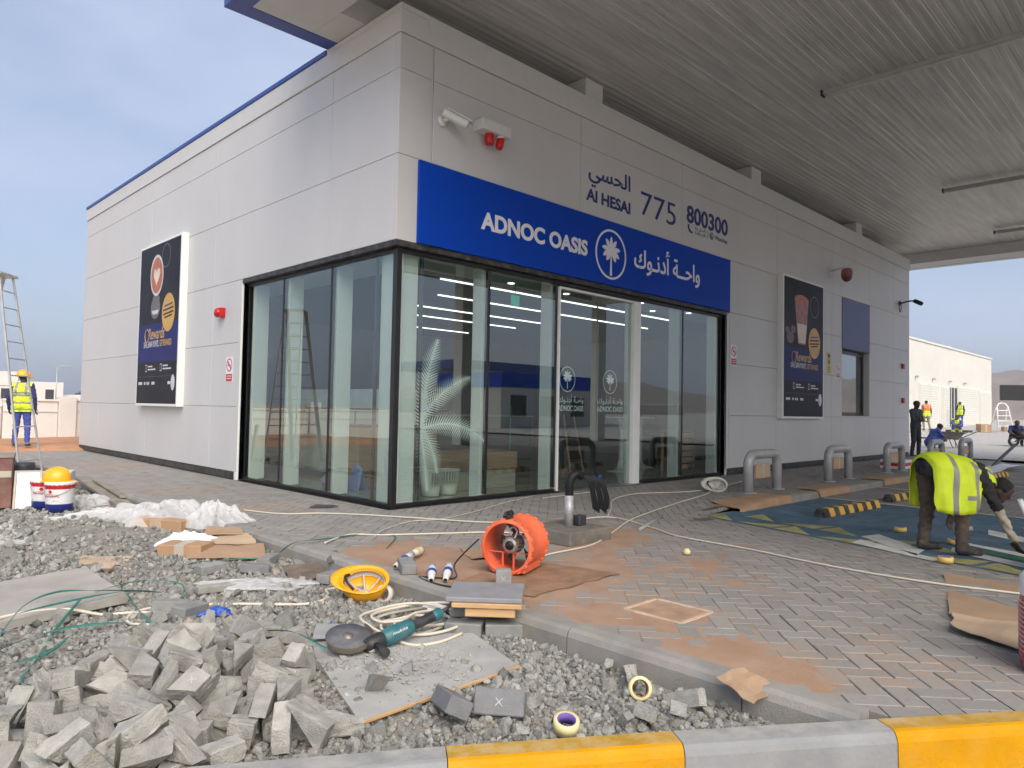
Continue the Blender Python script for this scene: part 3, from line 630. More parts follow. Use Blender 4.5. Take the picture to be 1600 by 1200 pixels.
# inner white posts behind the mullions and the boxed corner column
for y in ML+[WL-.06]: bpart('inner_post', m_wh, (.066,y-.06,.02,.30,y+.06,WH-.05))
for x in MR[1:]+[WR-.06]: bpart('inner_post', m_wh, (x-.06,.066,.02,x+.06,.27,WH-.05))
bpart('corner_column', m_wh, (.075,.075,.02,.38,.45,WH-.05))
# panes
def pane(name, *b): bpart(name, m_glass, b, c=.001)
yl = [.056]+ML+[WL-.03]
for a, b in zip(yl[:-1], yl[1:]): pane('pane', -.004, a+.029, .066, .004, b-.029, tz[0]-.001)
xr = [.056,1.56,2.975]
for a, b in zip(xr[:-1], xr[1:]): pane('pane', a+.029, -.004, .066, b-.029, .004, tz[0]-.001)
for a, b in ((5.165,6.57),(6.57,WR-.03)): pane('pane', a+.029, -.004, .066, b-.029, .004, tz[0]-.001)
# sliding glass doors with white surround
bpart('door_jamb', m_wh, (3.005,-.05,.0,3.03,.06,3.15)); bpart('door_jamb', m_wh, (4.95,-.06,.0,5.136,.12,3.15)); bpart('door_header', m_wh, (3.031,-.05,3.115,4.949,.06,3.15)); bpart('door_header', m_black, (3.005,-.03,3.151,5.136,.05,tz[0]))
door1 = bpart('door', m_glass, (3.035,-.005,.015,3.995,.005,3.11), c=.001); door2 = bpart('door', m_glass, (4.005,.012,.015,4.945,.022,3.11), c=.001)
bpart('door_edge', m_black, (3.995,-.006,.015,4.003,.022,3.11), c=.001)
bpart('threshold', mat('steel_threshold', (.45,.45,.45), .35, 1.), (3.0,-.14,.004,5.14,.12,.014), c=.002)
m_film = mat('white_window_film', (.86,.90,.88), .6, var=.04)
m_bluep = mat('blue_plastic', (.01,.10,.45), .45)
for x in (3.93, 4.09): mb = MB(); mb.lathe([(.0,-.004),(.045,-.004),(.045,.004),(0,.004)], 20, 0, Matrix.Rotation(R(90),3,'X'), (x,-.02,.16)); mb.build('door_sticker', m_bluep, B)
# narrow window further along with blue panel over it
bpart('blue_panel', mat('blue_panel_faded', (.045,.075,.21), .45, var=.05), (14.13,YF-.004,3.02,16.14,-.085,4.34))
bpart('window_reveal', m_panel, (14.10,YF+.004,1.21,14.13,.14,3.0)); bpart('window_reveal', m_panel, (16.14,YF+.004,1.21,16.17,.14,3.0)); bpart('window_sill', m_panel, (14.10,YF+.002,1.20,16.17,.14,1.235))
bpart('window_frame', m_black, (14.13,.04,1.24,16.14,.10,1.33),(14.13,.04,2.9,16.14,.10,3.0),(14.13,.04,1.33,14.22,.10,2.9),(16.05,.04,1.33,16.14,.10,2.9))
bpart('pane', glass_mat('mirror_glass', (.25,.30,.29), 5.5), (14.2,.065,1.32,16.06,.072,2.91), c=.001)
# ---- interior shell
bpart('interior_floor', m_intf, (.07,.07,-.05,11.9,8.95,.006), c=.001)
bpart('interior_wall', m_intw, (.2,8.95,0,12,9.05,3.4)); bpart('interior_wall', m_intw, (12,.2,0,12.1,9.05,3.4)); bpart('interior_wall', m_intw, (.2,WL+.12,0,.26,8.95,3.4)); bpart('interior_wall', m_intw, (WR+.12,.2,0,12,.26,3.4))
bpart('soffit', m_intc, (.201,.201,WH+.01,12,1.12,3.36)); bpart('soffit', m_intc, (.201,1.121,WH+.01,1.05,8.95,3.36))
bpart('dark_ceiling', m_intd, (1.051,1.121,3.30,12,8.95,3.38)); 
for k, (y, x0, x1) in enumerate(((1.5,1.9,9.),(2.8,2.9,9.5),(4.2,3.4,7.4),(5.4,3.8,7.5),(7.3,5.2,7.6))): bpart('led_light', m_led, (x0,y-.012,3.275,x1,y+.012,3.298), c=.002)
for (x, y) in ((1.9,.42),(2.86,.88),(4.21,.87),(5.86,.45),(6.9,.9),(7.6,.5)):
    mb = MB(); mb.lathe([(0,0),(.045,0),(.055,-.006),(.055,.004)], 16, 0, None, (x,y,WH+.004)); mb.build('downlight', m_led, B)
bpart('exit_sign', mat('green_exit', (.02,.32,.2), .4, emit=.4), (2.72,.72,2.88,2.90,.74,3.06)); bpart('exit_rod', m_black, (2.805,.725,3.06,2.815,.735,WH+.01))
# wall lamp glow on the left interior wall is a real sconce
sc_ = bpart('wall_light', m_black, (2.55,8.87,1.9,2.63,8.95,2.35)); bpart('bulb', mat('warm_lamp', (1,.85,.6), .5, emit=14), (2.565,8.865,2.352,2.615,8.94,2.37), c=.002, parent=sc_)

# ================================================================ SIGNS ON THE FACADE
m_sign = mat('sign_blue', (.0,.05,.42), .5, var=.03, spec=.15)
m_let = mat('sign_white_letter', (.80,.80,.82), .5, var=.02)
m_navy = mat('navy_letter', (.015,.025,.16), .5, var=.03)
sg = thing('fascia_sign', 'long blue fascia sign reading ADNOC OASIS with round palm emblem', 'sign', (0,0,0))
mb = MB(); mb.box(.185,-.165,3.302,8.08,-.122,4.352, c=.004); mb.build('board', m_sign, sg)
FF1 = front_frame(-.169)
text('ADNOC OASIS', FF1, m_let, sg, 1.25, 3.50, 3.69, .225, .036, .006)
text('\uFED9\uFEEE\u0640\uFEE7\uFEA9\uFE83 \uFE94\u0640\u0640\uFEA3\uFE8D\uFEED', FF1, m_let, sg, 4.75, 6.90, 3.715, .31, .014, .006)
def ring2d(cx, cz, r0, r1, fr, m, parent, name='ring', n=48, d=.004, sx=1.):
    mb = MB(); vs = []
    for k in range(n):
        t = 2*math.pi*k/n
        for r in (r0, r1):
            for q in (0, d): vs.append(fr @ Vector((cx+sx*r*math.cos(t), cz+r*math.sin(t), q)))
    fs = []
    for k in range(n):
        a = 4*k; b = 4*((k+1)%n); fs += [(a+1,a+3,b+3,b+1),(a+2,b+2,b+3,a+3),(a,a+1,b+1,b)]
    mb.add(vs, fs); return mb.build(name, m, parent)
def leaf(mb, fr, x0, z0, ang, L, W, bend, d=.004, teeth=7):
    """a feathery frond blade: a notched curved leaf outline"""
    pts = []; N = teeth*2
    def axis(t):
        a = ang+bend*t; return (x0+L*t*math.cos(ang+bend*t*.5), z0+L*t*math.sin(ang+bend*t*.5), a)
    up = []; dn = []
    for i in range(N+1):
        t = i/N; x, z, a = axis(t); w = W*math.sin(math.pi*min(1,t*.95+.05))**.8*(1 if i%2 == 0 else .62)
        up.append((x-w*math.sin(a)+w*.5*math.cos(a), z+w*math.cos(a)+w*.5*math.sin(a))); dn.append((x+w*math.sin(a)+w*.5*math.cos(a), z-w*math.cos(a)+w*.5*math.sin(a)))
    for i in range(N):
        q = [dn[i], dn[i+1], up[i+1], up[i]]
        mb.add([fr @ Vector((x,z,d)) for x,z in q]+[fr @ Vector((x,z,0)) for x,z in q], [(0,1,2,3),(0,4,5,1),(2,6,7,3)])
def palm(fr, cx, cz, s, m, parent, d=.004):
    for k, (a, L, be) in enumerate(((90,.62,.0),(62,.60,-.25),(118,.60,.25),(30,.60,-.6),(150,.60,.6),(0,.55,-.75),(180,.55,.75),(-35,.46,-.6),(215,.46,.6))):
        mb = MB(); leaf(mb, fr, cx, cz+.12*s, R(a), L*1.12*s, .125*s, be, d+k*.0006); mb.build('frond', m, parent)
    mb = MB(); q = [(cx-.07*s,cz-.93*s),(cx+.07*s,cz-.93*s),(cx+.035*s,cz+.1*s),(cx-.035*s,cz+.1*s)]
    mb.add([fr @ Vector((x,z,d)) for x,z in q]+[fr @ Vector((x,z,0)) for x,z in q], [(0,1,2,3),(0,3,7,4),(1,5,6,2)]); mb.build('trunk', m, parent)
ring2d(4.11, 3.805, .375, .41, FF1, m_let, sg); palm(FF1, 4.11, 3.80, .37, m_let, sg)
hs = thing('station_lettering', 'navy lettering Al Hesai with 775 and phone number 800300 on the wall', 'lettering')
FF2 = front_frame(YF-.001)
text('\uFEF2\uFEB4\uFEA4\uFEDF\uFE8D', FF2, m_navy, hs, 3.55, 4.70, 4.985, .25, .014, .008)
text('Al HESAI', FF2, m_navy, hs, 3.52, 4.70, 4.60, .185, .03, .008)
text('775', FF2, m_navy, hs, 4.95, 6.15, 4.665, .42, -.006, .008)
text('800300', FF2, m_navy, hs, 6.47, 8.03, 4.84, .315, .024, .008)
mb = MB(); mb.box(6.335,YF-.009,4.62,6.35,YF-.001,5.2, c=.001); mb.build('divider', m_cop, hs)
text('\uFE8E\uFEE8\uFE91 \uFEDE\uFEBC\uFE97\uFE8D', FF2, m_navy, hs, 6.78, 7.16, 4.745, .055, .01, .004, joined=True, name='small_text')
text('CALL US', FF2, m_navy, hs, 6.78, 7.16, 4.655, .055, .014, .004, joined=True, name='small_text')
text('WhatsApp', FF2, m_navy, hs, 7.52, 8.02, 4.685, .08, .012, .004, joined=True, name='small_text')
mb = MB(); mb.box(7.24,YF-.006,4.65,7.248,YF-.001,4.80, c=.001); mb.build('divider', m_navy, hs)
ring2d(7.39, 4.725, .055, .072, FF2, m_navy, hs, 'emblem', 24); mb = MB()
mb.tube(catmull([(6.53,YF-.006,4.79),(6.54,YF-.006,4.72),(6.60,YF-.006,4.67),(6.67,YF-.006,4.66)],6), .018, 6); mb.build('handset', m_navy, hs)
mb = MB(); mb.tube(catmull([(7.36,YF-.006,4.755),(7.37,YF-.006,4.71),(7.42,YF-.006,4.69)],5), .010, 6); mb.build('handset', m_navy, hs)
# ---- posters in white light boxes
m_pd = mat('poster_dark', (.020,.020,.028), .5, spec=.15, var=.25, scale=2); m_pb = mat('poster_blue', (.022,.028,.14), .5, spec=.15, var=.12, scale=2)
m_gold = mat('poster_gold', (.60,.36,.08), .45); m_pw = mat('poster_white', (.62,.62,.64), .5); m_cup = mat('poster_cup', (.45,.14,.07), .45, var=.3, scale=14)
m_milk = mat('poster_milk', (.72,.60,.52), .5); m_ice = mat('poster_shake', (.34,.13,.11), .45, var=.3, scale=9); m_gl = mat('poster_glassline', (.14,.12,.12), .4)
def disc2d(fr, cx, cz, rx, rz, d, m, parent, name, n=28, tilt=0):
    mb = MB(); ct, st = math.cos(tilt), math.sin(tilt)
    mb.sheet([fr @ Vector((cx+rx*math.cos(t)*ct-rz*math.sin(t)*st, cz+rx*math.cos(t)*st+rz*math.sin(t)*ct, d)) for t in [2*math.pi*k/n for k in range(n)]]); return mb.build(name, m, parent)
def poly2d(fr, pts, d, m, parent, name): mb = MB(); mb.sheet([fr @ Vector((x,z,d)) for x,z in pts]); return mb.build(name, m, parent)
def poster(label, fr, x0, x1, z0, z1, kind):
    o = thing('poster_box', label, 'poster', group='advert light boxes on the shop walls'); T = .13
    def b3(a0,a1,c0,c1,d0,d1,m,name):
        mb = MB(); vs = MB(); vs.box(a0,c0,d0,a1,c1,d1,c=.004); mb.add([fr @ Vector(v) for v in vs.v], vs.f); return mb.build(name, m, o)
    b3(x0,x1,z0,z1,0,T,m_wh,'light_box')
    e = .05; X0, X1, Z0, Z1 = x0+e, x1-e, z0+e, z1-e; W = X1-X0; H = Z1-Z0; zs = Z0+H*.50
    poly2d(fr, [(X0,Z0),(X1,Z0),(X1,Z1),(X0,Z1)], T+.001, m_pd, o, 'print_dark')
    poly2d(fr, [(X0,Z0+H*.26),(X1,Z0+H*.26),(X1,zs),(X0,zs)], T+.002, m_pb, o, 'print_blue')
    xa = lambda u: X0+W*u
    za = lambda u: Z0+H*u
    disc2d(fr, xa(.76), za(.555), W*.155, W*.17, T+.004, m_gold, o, 'badge')
    for i, (zz, w) in enumerate(((.59,.2),(.565,.25),(.54,.25),(.52,.18))): poly2d(fr, [(xa(.76-w/2),za(zz)),(xa(.76+w/2),za(zz+.012)),(xa(.76+w/2),za(zz+.022)),(xa(.76-w/2),za(zz+.010))], T+.005, m_pd if i else m_navy, o, 'badge_print')
    text('Rewards', fr @ Matrix.Translation((0,0,T+.004)), m_gold, o, xa(.27), xa(.68), za(.405), W*.10, .012, 0, 'print_word', joined=True, slant=.12)
    mb = MB(); mb.tube([fr @ Vector((xa(.235+.05*math.cos(t)), za(.43)+W*.06*math.sin(t), T+.004)) for t in np.linspace(.6,5.6,14)], .008, 5); mb.build('print_flourish', m_gold, o)
    text('SAVE, EARN POINTS,', fr @ Matrix.Translation((0,0,T+.004)), m_pw, o, xa(.16), xa(.55), za(.355), W*.055, .02, 0, 'print_word', joined=True)
    text('GET REWARDS', fr @ Matrix.Translation((0,0,T+.004)), m_gold, o, xa(.57), xa(.86), za(.355), W*.055, .02, 0, 'print_word', joined=True)
    for u in (.22,.60):
        poly2d(fr, [(xa(u),za(.20)),(xa(u+.045),za(.20)),(xa(u+.045),za(.245)),(xa(u),za(.245))], T+.003, m_pw, o, 'print_icon'); poly2d(fr, [(xa(u+.005),za(.205)),(xa(u+.04),za(.205)),(xa(u+.04),za(.24)),(xa(u+.005),za(.24))], T+.0042, m_pd, o, 'print_icon')
        for zz, w in ((.228,.12),(.209,.2)): poly2d(fr, [(xa(u+.07),za(zz)),(xa(u+.07+w),za(zz)),(xa(u+.07+w),za(zz+.009)),(xa(u+.07),za(zz+.009))], T+.003, m_pw, o, 'print_line')
    poly2d(fr, [(X0,za(.168)),(X1,za(.168)),(X1,za(.1695)),(X0,za(.1695))], T+.003, m_gl, o, 'print_line')
    for u, w in ((.05,.10),(.20,.04),(.27,.03),(.31,.03),(.40,.08),(.80,.07)): poly2d(fr, [(xa(u),za(.118)),(xa(u+w),za(.118)),(xa(u+w),za(.136)),(xa(u),za(.136))], T+.003, m_pw, o, 'print_logo')
    disc2d(fr, xa(.92), za(.128), W*.045, W*.07, T+.003, m_pw, o, 'print_logo')
    if kind == 'coffee':
        disc2d(fr, xa(.44), za(.805), W*.165, W*.19, T+.003, m_pw, o, 'cup_rim', tilt=.15); disc2d(fr, xa(.44), za(.805), W*.145, W*.165, T+.0036, m_cup, o, 'cup_coffee', tilt=.15)
        hp = [(xa(.44)+W*.085*(math.sin(t)**3), za(.802)+W*.0055*(13*math.cos(t)-5*math.cos(2*t)-2*math.cos(3*t)-math.cos(4*t))) for t in np.linspace(0,2*math.pi,30)[:-1]]
        poly2d(fr, hp, T+.0042, m_milk, o, 'milk_heart')
        disc2d(fr, xa(.44), za(.655), W*.09, W*.045, T+.002, m_gl, o, 'machine_part'); disc2d(fr, xa(.43), za(.60), W*.12, W*.10, T+.0026, m_gl, o, 'machine_cup'); poly2d(fr, [(xa(.34),za(.585)),(xa(.52),za(.585)),(xa(.49),za(.56)),(xa(.37),za(.56))], T+.0034, m_pw, o, 'machine_cup')
        ring2d(xa(.66), za(.91), W*.10, W*.108, fr @ Matrix.Translation((0,0,T)), m_gl, o, 'print_arc', 24, .002)
    else:
        poly2d(fr, [(xa(.34),za(.53)),(xa(.53),za(.53)),(xa(.60),za(.86)),(xa(.25),za(.86))], T+.003, m_ice, o, 'shake_glass'); poly2d(fr, [(xa(.35),za(.54)),(xa(.52),za(.54)),(xa(.56),za(.68)),(xa(.31),za(.68))], T+.0036, m_milk, o, 'shake_milk')
        disc2d(fr, xa(.425), za(.86), W*.175, W*.05, T+.0036, m_cup, o, 'shake_foam'); ring2d(xa(.76), za(.83), W*.11, W*.118, fr @ Matrix.Translation((0,0,T)), m_gl, o, 'print_arc', 24, .002)
        for u, v, r in ((.15,.57,.09),(.22,.63,.06),(.08,.62,.05)): disc2d(fr, xa(u), za(v), W*r, W*r*.7, T+.0026, mat('poster_berry', (.12,.04,.03), .4, var=.4, scale=20), o, 'berries')
    return o
poster('tall advert light box on the left wall with a heart latte seen from above', left_frame(XL-.001), -8.82, -6.52, 1.17, 4.45, 'coffee')
poster('tall advert light box on the front wall with a pink milkshake glass', front_frame(YF-.001), 10.32, 12.60, 1.15, 4.42, 'shake')
# ---- small wall signs
m_red = mat('sign_red', (.55,.015,.03), .45, var=.08); m_ye = mat('sign_yellow', (.62,.52,.03), .45)
def nosmoke(label, fr, cx, cz, w, h):
    o = thing('no_smoking_sign', label, 'sign', group='no smoking signs')
    mb = MB(); vs = MB(); vs.box(cx-w/2,cz-h/2,0,cx+w/2,cz+h/2,.004,c=.001); mb.add([fr @ Vector(v) for v in vs.v], vs.f); mb.build('plate', m_let, o)
    f2 = fr @ Matrix.Translation((0,0,.005)); r = w*.42; cc = cz+h*.18; ring2d(cx, cc, r*.82, r, f2, m_red, o, 'ring', 24, .001)
    mb = MB(); dx = r*.62; t = r*.09; mb.add([f2 @ Vector(q) for q in ((cx-dx-t,cc+dx-t,.002),(cx+dx-t,cc-dx-t,.002),(cx+dx+t,cc-dx+t,.002),(cx-dx+t,cc+dx+t,.002))], [(0,1,2,3)]); mb.build('bar', m_red, o)
    mb = MB(); mb.add([f2 @ Vector(q) for q in ((cx-r*.5,cc-.012,.0012),(cx+r*.45,cc-.012,.0012),(cx+r*.45,cc+.008,.0012),(cx-r*.5,cc+.008,.0012))], [(0,1,2,3)]); mb.build('cigarette', m_black, o)
    poly2d(f2, [(cx-w*.44,cz-h*.47),(cx+w*.44,cz-h*.47),(cx+w*.44,cz-h*.18),(cx-w*.44,cz-h*.18)], .001, m_red, o, 'red_panel')
    for k in range(2): poly2d(f2, [(cx-w*.32,cz-h*(.28+.1*k)),(cx+w*.32,cz-h*(.28+.1*k)),(cx+w*.32,cz-h*(.25+.1*k)),(cx-w*.32,cz-h*(.25+.1*k))], .0022, m_let, o, 'print_line')
nosmoke('red and white no smoking sign on the left wall beside the corner glazing', left_frame(XL-.001), -4.55, 1.82, .27, .42)
nosmoke('red and white no smoking sign just right of the glazed front', front_frame(YF-.001), 8.32, 2.44, .24, .42)
nosmoke('small faded no smoking sign beside the narrow window', front_frame(YF-.001), 13.85, 2.40, .20, .36)
ys_ = thing('safety_sign', 'small yellow safety notice between the milkshake poster and narrow window', 'sign')
f2 = front_frame(YF-.001); mb = MB(); mb.box(13.12,YF-.005,2.28,13.36,YF-.001,2.84,c=.001); mb.build('plate', m_ye, ys_)
poly2d(f2, [(13.17,2.70),(13.32,2.70),(13.33,2.78),(13.17,2.80)], .0055, m_navy, ys_, 'pictogram'); poly2d(f2, [(13.19,2.55),(13.29,2.55),(13.27,2.68),(13.23,2.68)], .0055, m_navy, ys_, 'pictogram')
for k in range(3): poly2d(f2, [(13.16,2.33+.06*k),(13.32,2.33+.06*k),(13.32,2.35+.06*k),(13.16,2.35+.06*k)], .0055, m_navy, ys_, 'print_line')

# ================================================================ WALL DEVICES
m_dev = mat('device_white', (.68,.68,.64), .4, var=.03); m_dred = mat('device_red', (.55,.01,.012), .25, var=.1); m_dome = mat('dome_maroon', (.16,.035,.04), .15)
cc = thing('security_camera', 'white bullet camera high on the front wall above the blue sign', 'camera', (.55,YF,4.96))
mb = MB(); mb.lathe([(0,0),(.075,0),(.08,.02),(.06,.045),(0,.05)], 20, 0, Matrix.Rotation(R(90),3,'X')); mb.build('base', m_dev, cc)
mb = MB(); mb.tube([(0,-.04,0),(.0,-.10,-.005),(.03,-.15,.03)], .028, 10); mb.build('bracket', m_dev, cc)
dirc = Vector((.72,-.55,-.42)).normalized(); a = Vector((-.02,-.13,.05)); Mq = dirc.to_track_quat('Z','Y').to_matrix()
mb = MB(); mb.lathe([(0,-.05),(.05,-.05),(.055,-.03),(.055,.29),(.05,.30)], 20, 0, Mq, a); mb.build('body', m_dev, cc)
mb = MB(); mb.lathe([(.05,.295),(.045,.285),(0,.285)], 20, 0, Mq, a); mb.build('lens', m_black, cc)
mb = MB(); sh = MB(); sh.box(-.06,.05,-.02,.06,.062,.34,c=.003); mb.add([Mq @ Vector(v)+a for v in sh.v], sh.f); mb.build('sun_shield', m_dev, cc)
al = thing('alarm_unit', 'white emergency light box with two red beacons on the front wall', 'alarm', (1.36,YF,4.99))
mb = MB(); mb.box(-.27,-.20,-.01,.27,-.0,.14,c=.01); mb.build('housing', m_dev, al)
for (x, y, z, r) in ((-.06,-.11,-.07,.065),(.10,-.15,-.10,.055)):
    mb = MB(); mb.lathe([(r*.9,.065),(r,.03),(r,-.05),(r*.8,-.09),(0,-.10)], 18, 0, Matrix.Rotation(R(14 if x > 0 else 0),3,'Y'), (x,y,z)); mb.build('beacon', m_dred, al)
    mb = MB(); mb.lathe([(r*.7,.085),(r*1.05,.08),(r*1.05,.06),(r*.7,.055)], 18, 0, None, (x,y,z)); mb.build('collar', m_dev, al)
hn = thing('alarm_sounder', 'small red fire alarm sounder on the left wall', 'alarm', (XL,4.88,2.79))
mb = MB(); mb.box(-.10,-.10,-.07,-.0,.10,.09,c=.012); mb.build('body', m_dred, hn); mb = MB(); mb.lathe([(.05,0),(.06,.02),(.0,.025)], 14, 0, Matrix.Rotation(R(-90),3,'Y'), (-.10,.05,.0)); mb.build('lens', m_dev, hn)
mb = MB(); mb.lathe([(.07,0),(.06,.05),(.0,.06)], 14, 0, Matrix.Rotation(R(-90),3,'Y'), (-.10,-.03,0)); mb.build('horn', m_dred, hn)
dm = thing('dome_camera', 'maroon dome camera on a white wall arm right of the milkshake poster', 'camera', (13.30,YF,4.86))
mb = MB(); mb.box(-.06,-.03,-.10,.06,0,.12,c=.01); mb.tube([(0,-.02,.06),(.02,-.22,.10),(.05,-.36,.10)], .03, 10); mb.build('arm', m_dev, dm)
mb = MB(); mb.lathe([(.02,.12),(.10,.10),(.135,.04),(.14,-.05)], 22, 0, None, (.05,-.40,-.02)); mb.build('cap', mat('dome_cap', (.30,.13,.12), .3), dm)
mb = MB(); mb.lathe([(.138,-.052),(.135,-.10),(.11,-.17),(.06,-.22),(0,-.235)], 22, 0, None, (.05,-.40,-.02)); mb.build('dome', m_dome, dm)
c3 = thing('security_camera', 'dark bullet camera with a loop of cable near the far end of the wall', 'camera', (18.7,YF,4.72))
mb = MB(); mb.box(-.05,-.03,-.06,.05,0,.06,c=.008); mb.tube([(0,-.02,0),(.0,-.25,.05),(.02,-.42,.06)], .025, 8); mb.build('arm', mat('grey_metal_dark', (.12,.12,.125), .4, .6), c3)
mb = MB(); mb.lathe([(0,-.06),(.06,-.05),(.065,.16),(.05,.22),(0,.22)], 14, 0, Vector((.35,-.8,-.45)).to_track_quat('Z','Y').to_matrix(), (.03,-.45,.04)); mb.build('body', m_black, c3)
mb = MB(); mb.tube([(-.05+.02*math.sin(t*2), -.03-.01*k, -.13+.18*math.cos(t)) if False else (-.05+.09*math.sin(t), -.05, -.1+.17*math.cos(t)) for k, t in enumerate(np.linspace(0,6*math.pi,50))], .012, 6); mb.build('cable_loop', m_black, c3)
for lab, z in (('upper small red fire call box near the far end of the front wall',2.80),('lower small red fire call box near the far end of the front wall',1.74)):
    o = thing('call_point', lab, 'alarm', (19.0,YF,z)); mb = MB(); mb.box(-.08,-.06,-.08,.08,0,.08,c=.01); mb.build('body', m_dred, o); mb = MB(); mb.box(-.05,-.066,-.05,.05,-.061,.05,c=.002); mb.build('cover', mat('call_point_dark', (.25,.01,.01), .3), o)

# ================================================================ CANOPY
m_sof = mat('soffit_panel', (.55,.54,.52), .5, var=.03); m_deck = mat('galvanised_deck', (.53,.51,.47), .42, .2, var=.16, scale=3, streak=(.25,3,1), rand=.07, spec=.5, bump=.08, bscale=30)
m_fas = mat('fascia_blue', (.035,.07,.28), .4, var=.05)
cnp = thing('forecourt_canopy', 'large flat forecourt canopy with blue edge and ribbed metal underside', 'canopy')
X0, X1, Y0, Y1, ZS = -1.60, 21.6, -14.4, 1.62, 6.25
def cp(name, m, *b, c=.004):
    mb = MB()
    for q in b: mb.box(*q, c=c)
    return mb.build(name, m, cnp)
cp('fascia', m_fas, (X0,Y0,ZS,X0+.25,Y1,7.2)); cp('fascia', m_fas, (X0+.25,Y1-.25,ZS,X1,Y1,7.2)); cp('fascia', m_cop, (X1-.25,Y0,ZS-.002,X1,Y1-.25,7.2)); cp('fascia', m_fas, (X0+.25,Y0,ZS,X1-.25,Y0+.25,7.2))
cp('soffit', m_sof, (X0+.251,Y0+.251,ZS+.008,-.50,Y1-.251,ZS+.04)); cp('soffit', m_sof, (-.499,.66,ZS+.008,X1-.251,Y1-.251,ZS+.04)); cp('soffit', m_sof, (X1-1.1,Y0+.251,ZS+.008,X1-.251,.659,ZS+.04)); cp('soffit', m_sof, (-.499,Y0+.251,ZS+.008,X1-1.101,Y0+1.1,ZS+.04))
cp('riser', m_cop, (-.52,Y0+1.1,ZS+.041,-.50,.66,6.62)); cp('riser', m_cop, (-.499,.66,ZS+.041,X1-1.1,.68,6.62)); cp('riser', m_cop, (X1-1.1,Y0+1.1,ZS+.041,X1-1.08,.66,6.62))
# ribbed deck sheets, ribs along x, laid side by side in bays
prof = [(0,0),(.014,-.0065),(.06,-.0065),(.074,0),(.092,.0),(.096,-.003),(.100,0),(.125,0)]; pitch = .125
sheet_w = 1.0
ny = int(round((.66-(Y0+1.1))/sheet_w)); 
for k in range(ny+1):
    ya = Y0+1.1+k*sheet_w; yb = min(ya+sheet_w, .655)
    if yb-ya < .1: continue
    mb = MB(); pts = []; yy = ya
    while yy < yb-.01:
        for (a, z) in prof[:-1]:
            if yy+a <= yb: pts.append((yy+a, z))
        yy += pitch
    pts.append((yb, 0)); zz = 6.58+random.uniform(-.003,.003); xsx = [-.50,5.2,10.6,15.9,X1-1.1]; vs = []
    for x in xsx: vs += [(x, y-.002, zz+z+random.gauss(0,.002)) for y, z in pts]
    n_ = len(pts); mb.add(vs, [(i*n_+j, i*n_+j+1, (i+1)*n_+j+1, (i+1)*n_+j) for i in range(len(xsx)-1) for j in range(n_-1)]); mb.build('deck_sheet', m_deck, cnp)
cp('top_sheet', m_cop, (X0+.26,Y0+.26,6.9,X1-.26,Y1-.26,6.95))
for (x, y) in ((3.5,-12.6),(12.,-12.6),(20.,-12.6)): cp('column', m_wh, (x-.25,y-.25,-.1,x+.25,y+.25,6.57), c=.02)
m_lit = mat('light_fitting_grey', (.42,.42,.41), .4, .3)
for x, lab in ((6.42,'nearest long linear light fitting hung under the canopy deck'),(13.35,'middle linear light fitting hung under the canopy deck'),(18.45,'farthest linear light fitting hung under the canopy deck')):
    o = thing('linear_light', lab, 'light', (x,-2.68,6.44), group='linear lights under the canopy')
    mb = MB(); mb.box(-.06,-7.2,0,.06,0,.075,c=.012); mb.build('housing', m_lit, o); mb = MB(); mb.box(-.04,-7.1,-.02,.04,-.08,-.001,c=.006); mb.build('diffuser', mat('unlit_diffuser', (.5,.5,.47), .4), o)
    mb = MB(); mb.cbox((.125,.03,.1), .004, None, 0, (0,.016,.035)); mb.build('end_cap', m_black, o)

# ================================================================ INSIDE THE SHOP
m_wood = mat('oak_laminate', (.36,.22,.12), .5, var=.18, scale=3, streak=(.6,.6,9)); m_pale = mat('pale_laminate', (.45,.41,.33), .5, var=.08)
m_dark = mat('dark_cabinet', (.035,.037,.042), .5); m_bask = mat('basket_white', (.62,.60,.52), .5)
m_wglos = mat('white_gloss', (.74,.74,.72), .2); m_pallet = mat('pallet_wood', (.45,.32,.18), .75, var=.2, scale=6)
ct = thing('wood_counter', 'low oak counter behind the glass beside the white baskets', 'counter', (2.0,1.25,.006))
mb = MB(); mb.box(-1.05,-.36,.0,1.05,.36,.28); mb.build('base', m_pale, ct); mb = MB(); mb.box(-1.07,-.38,.284,1.07,.38,.56,c=.006); mb.build('top_box', m_wood, ct)
ct = thing('wood_counter', 'taller oak cabinet standing behind the low counter', 'counter', (1.55,2.3,.006))
mb = MB(); mb.box(-.75,-.3,.0,.75,.3,.92); mb.build('carcass', m_wood, ct); mb = MB(); mb.box(-.77,-.32,.921,.77,.32,.95); mb.build('worktop', m_dark, ct)
for lab, (x, y) in (('left white slatted basket inside the corner window',(1.10,.62)),('right white slatted basket inside the corner window',(1.45,.66))):
    o = thing('basket', lab, 'basket', (x,y,.007), group='white baskets inside the window')
    mb = MB(); mb.lathe([(0,.004),(.115,.004),(.12,.02),(.13,.14),(.122,.14),(.112,.02),(0,.02)], 24); mb.build('base', m_bask, o)
    mb = MB(); mb.lathe([(.158,.335),(.168,.345),(.168,.36),(.155,.36),(.152,.345),(.158,.335)], 24); mb.build('rim', m_bask, o)
    for k in range(22):
        t = 2*math.pi*k/22; mb = MB(); mb.beam((.126*math.cos(t),.126*math.sin(t),.13),(.157*math.cos(t),.157*math.sin(t),.345), .014, .006, .001, up=(math.cos(t),math.sin(t),0)); mb.build('slat', m_bask, o)
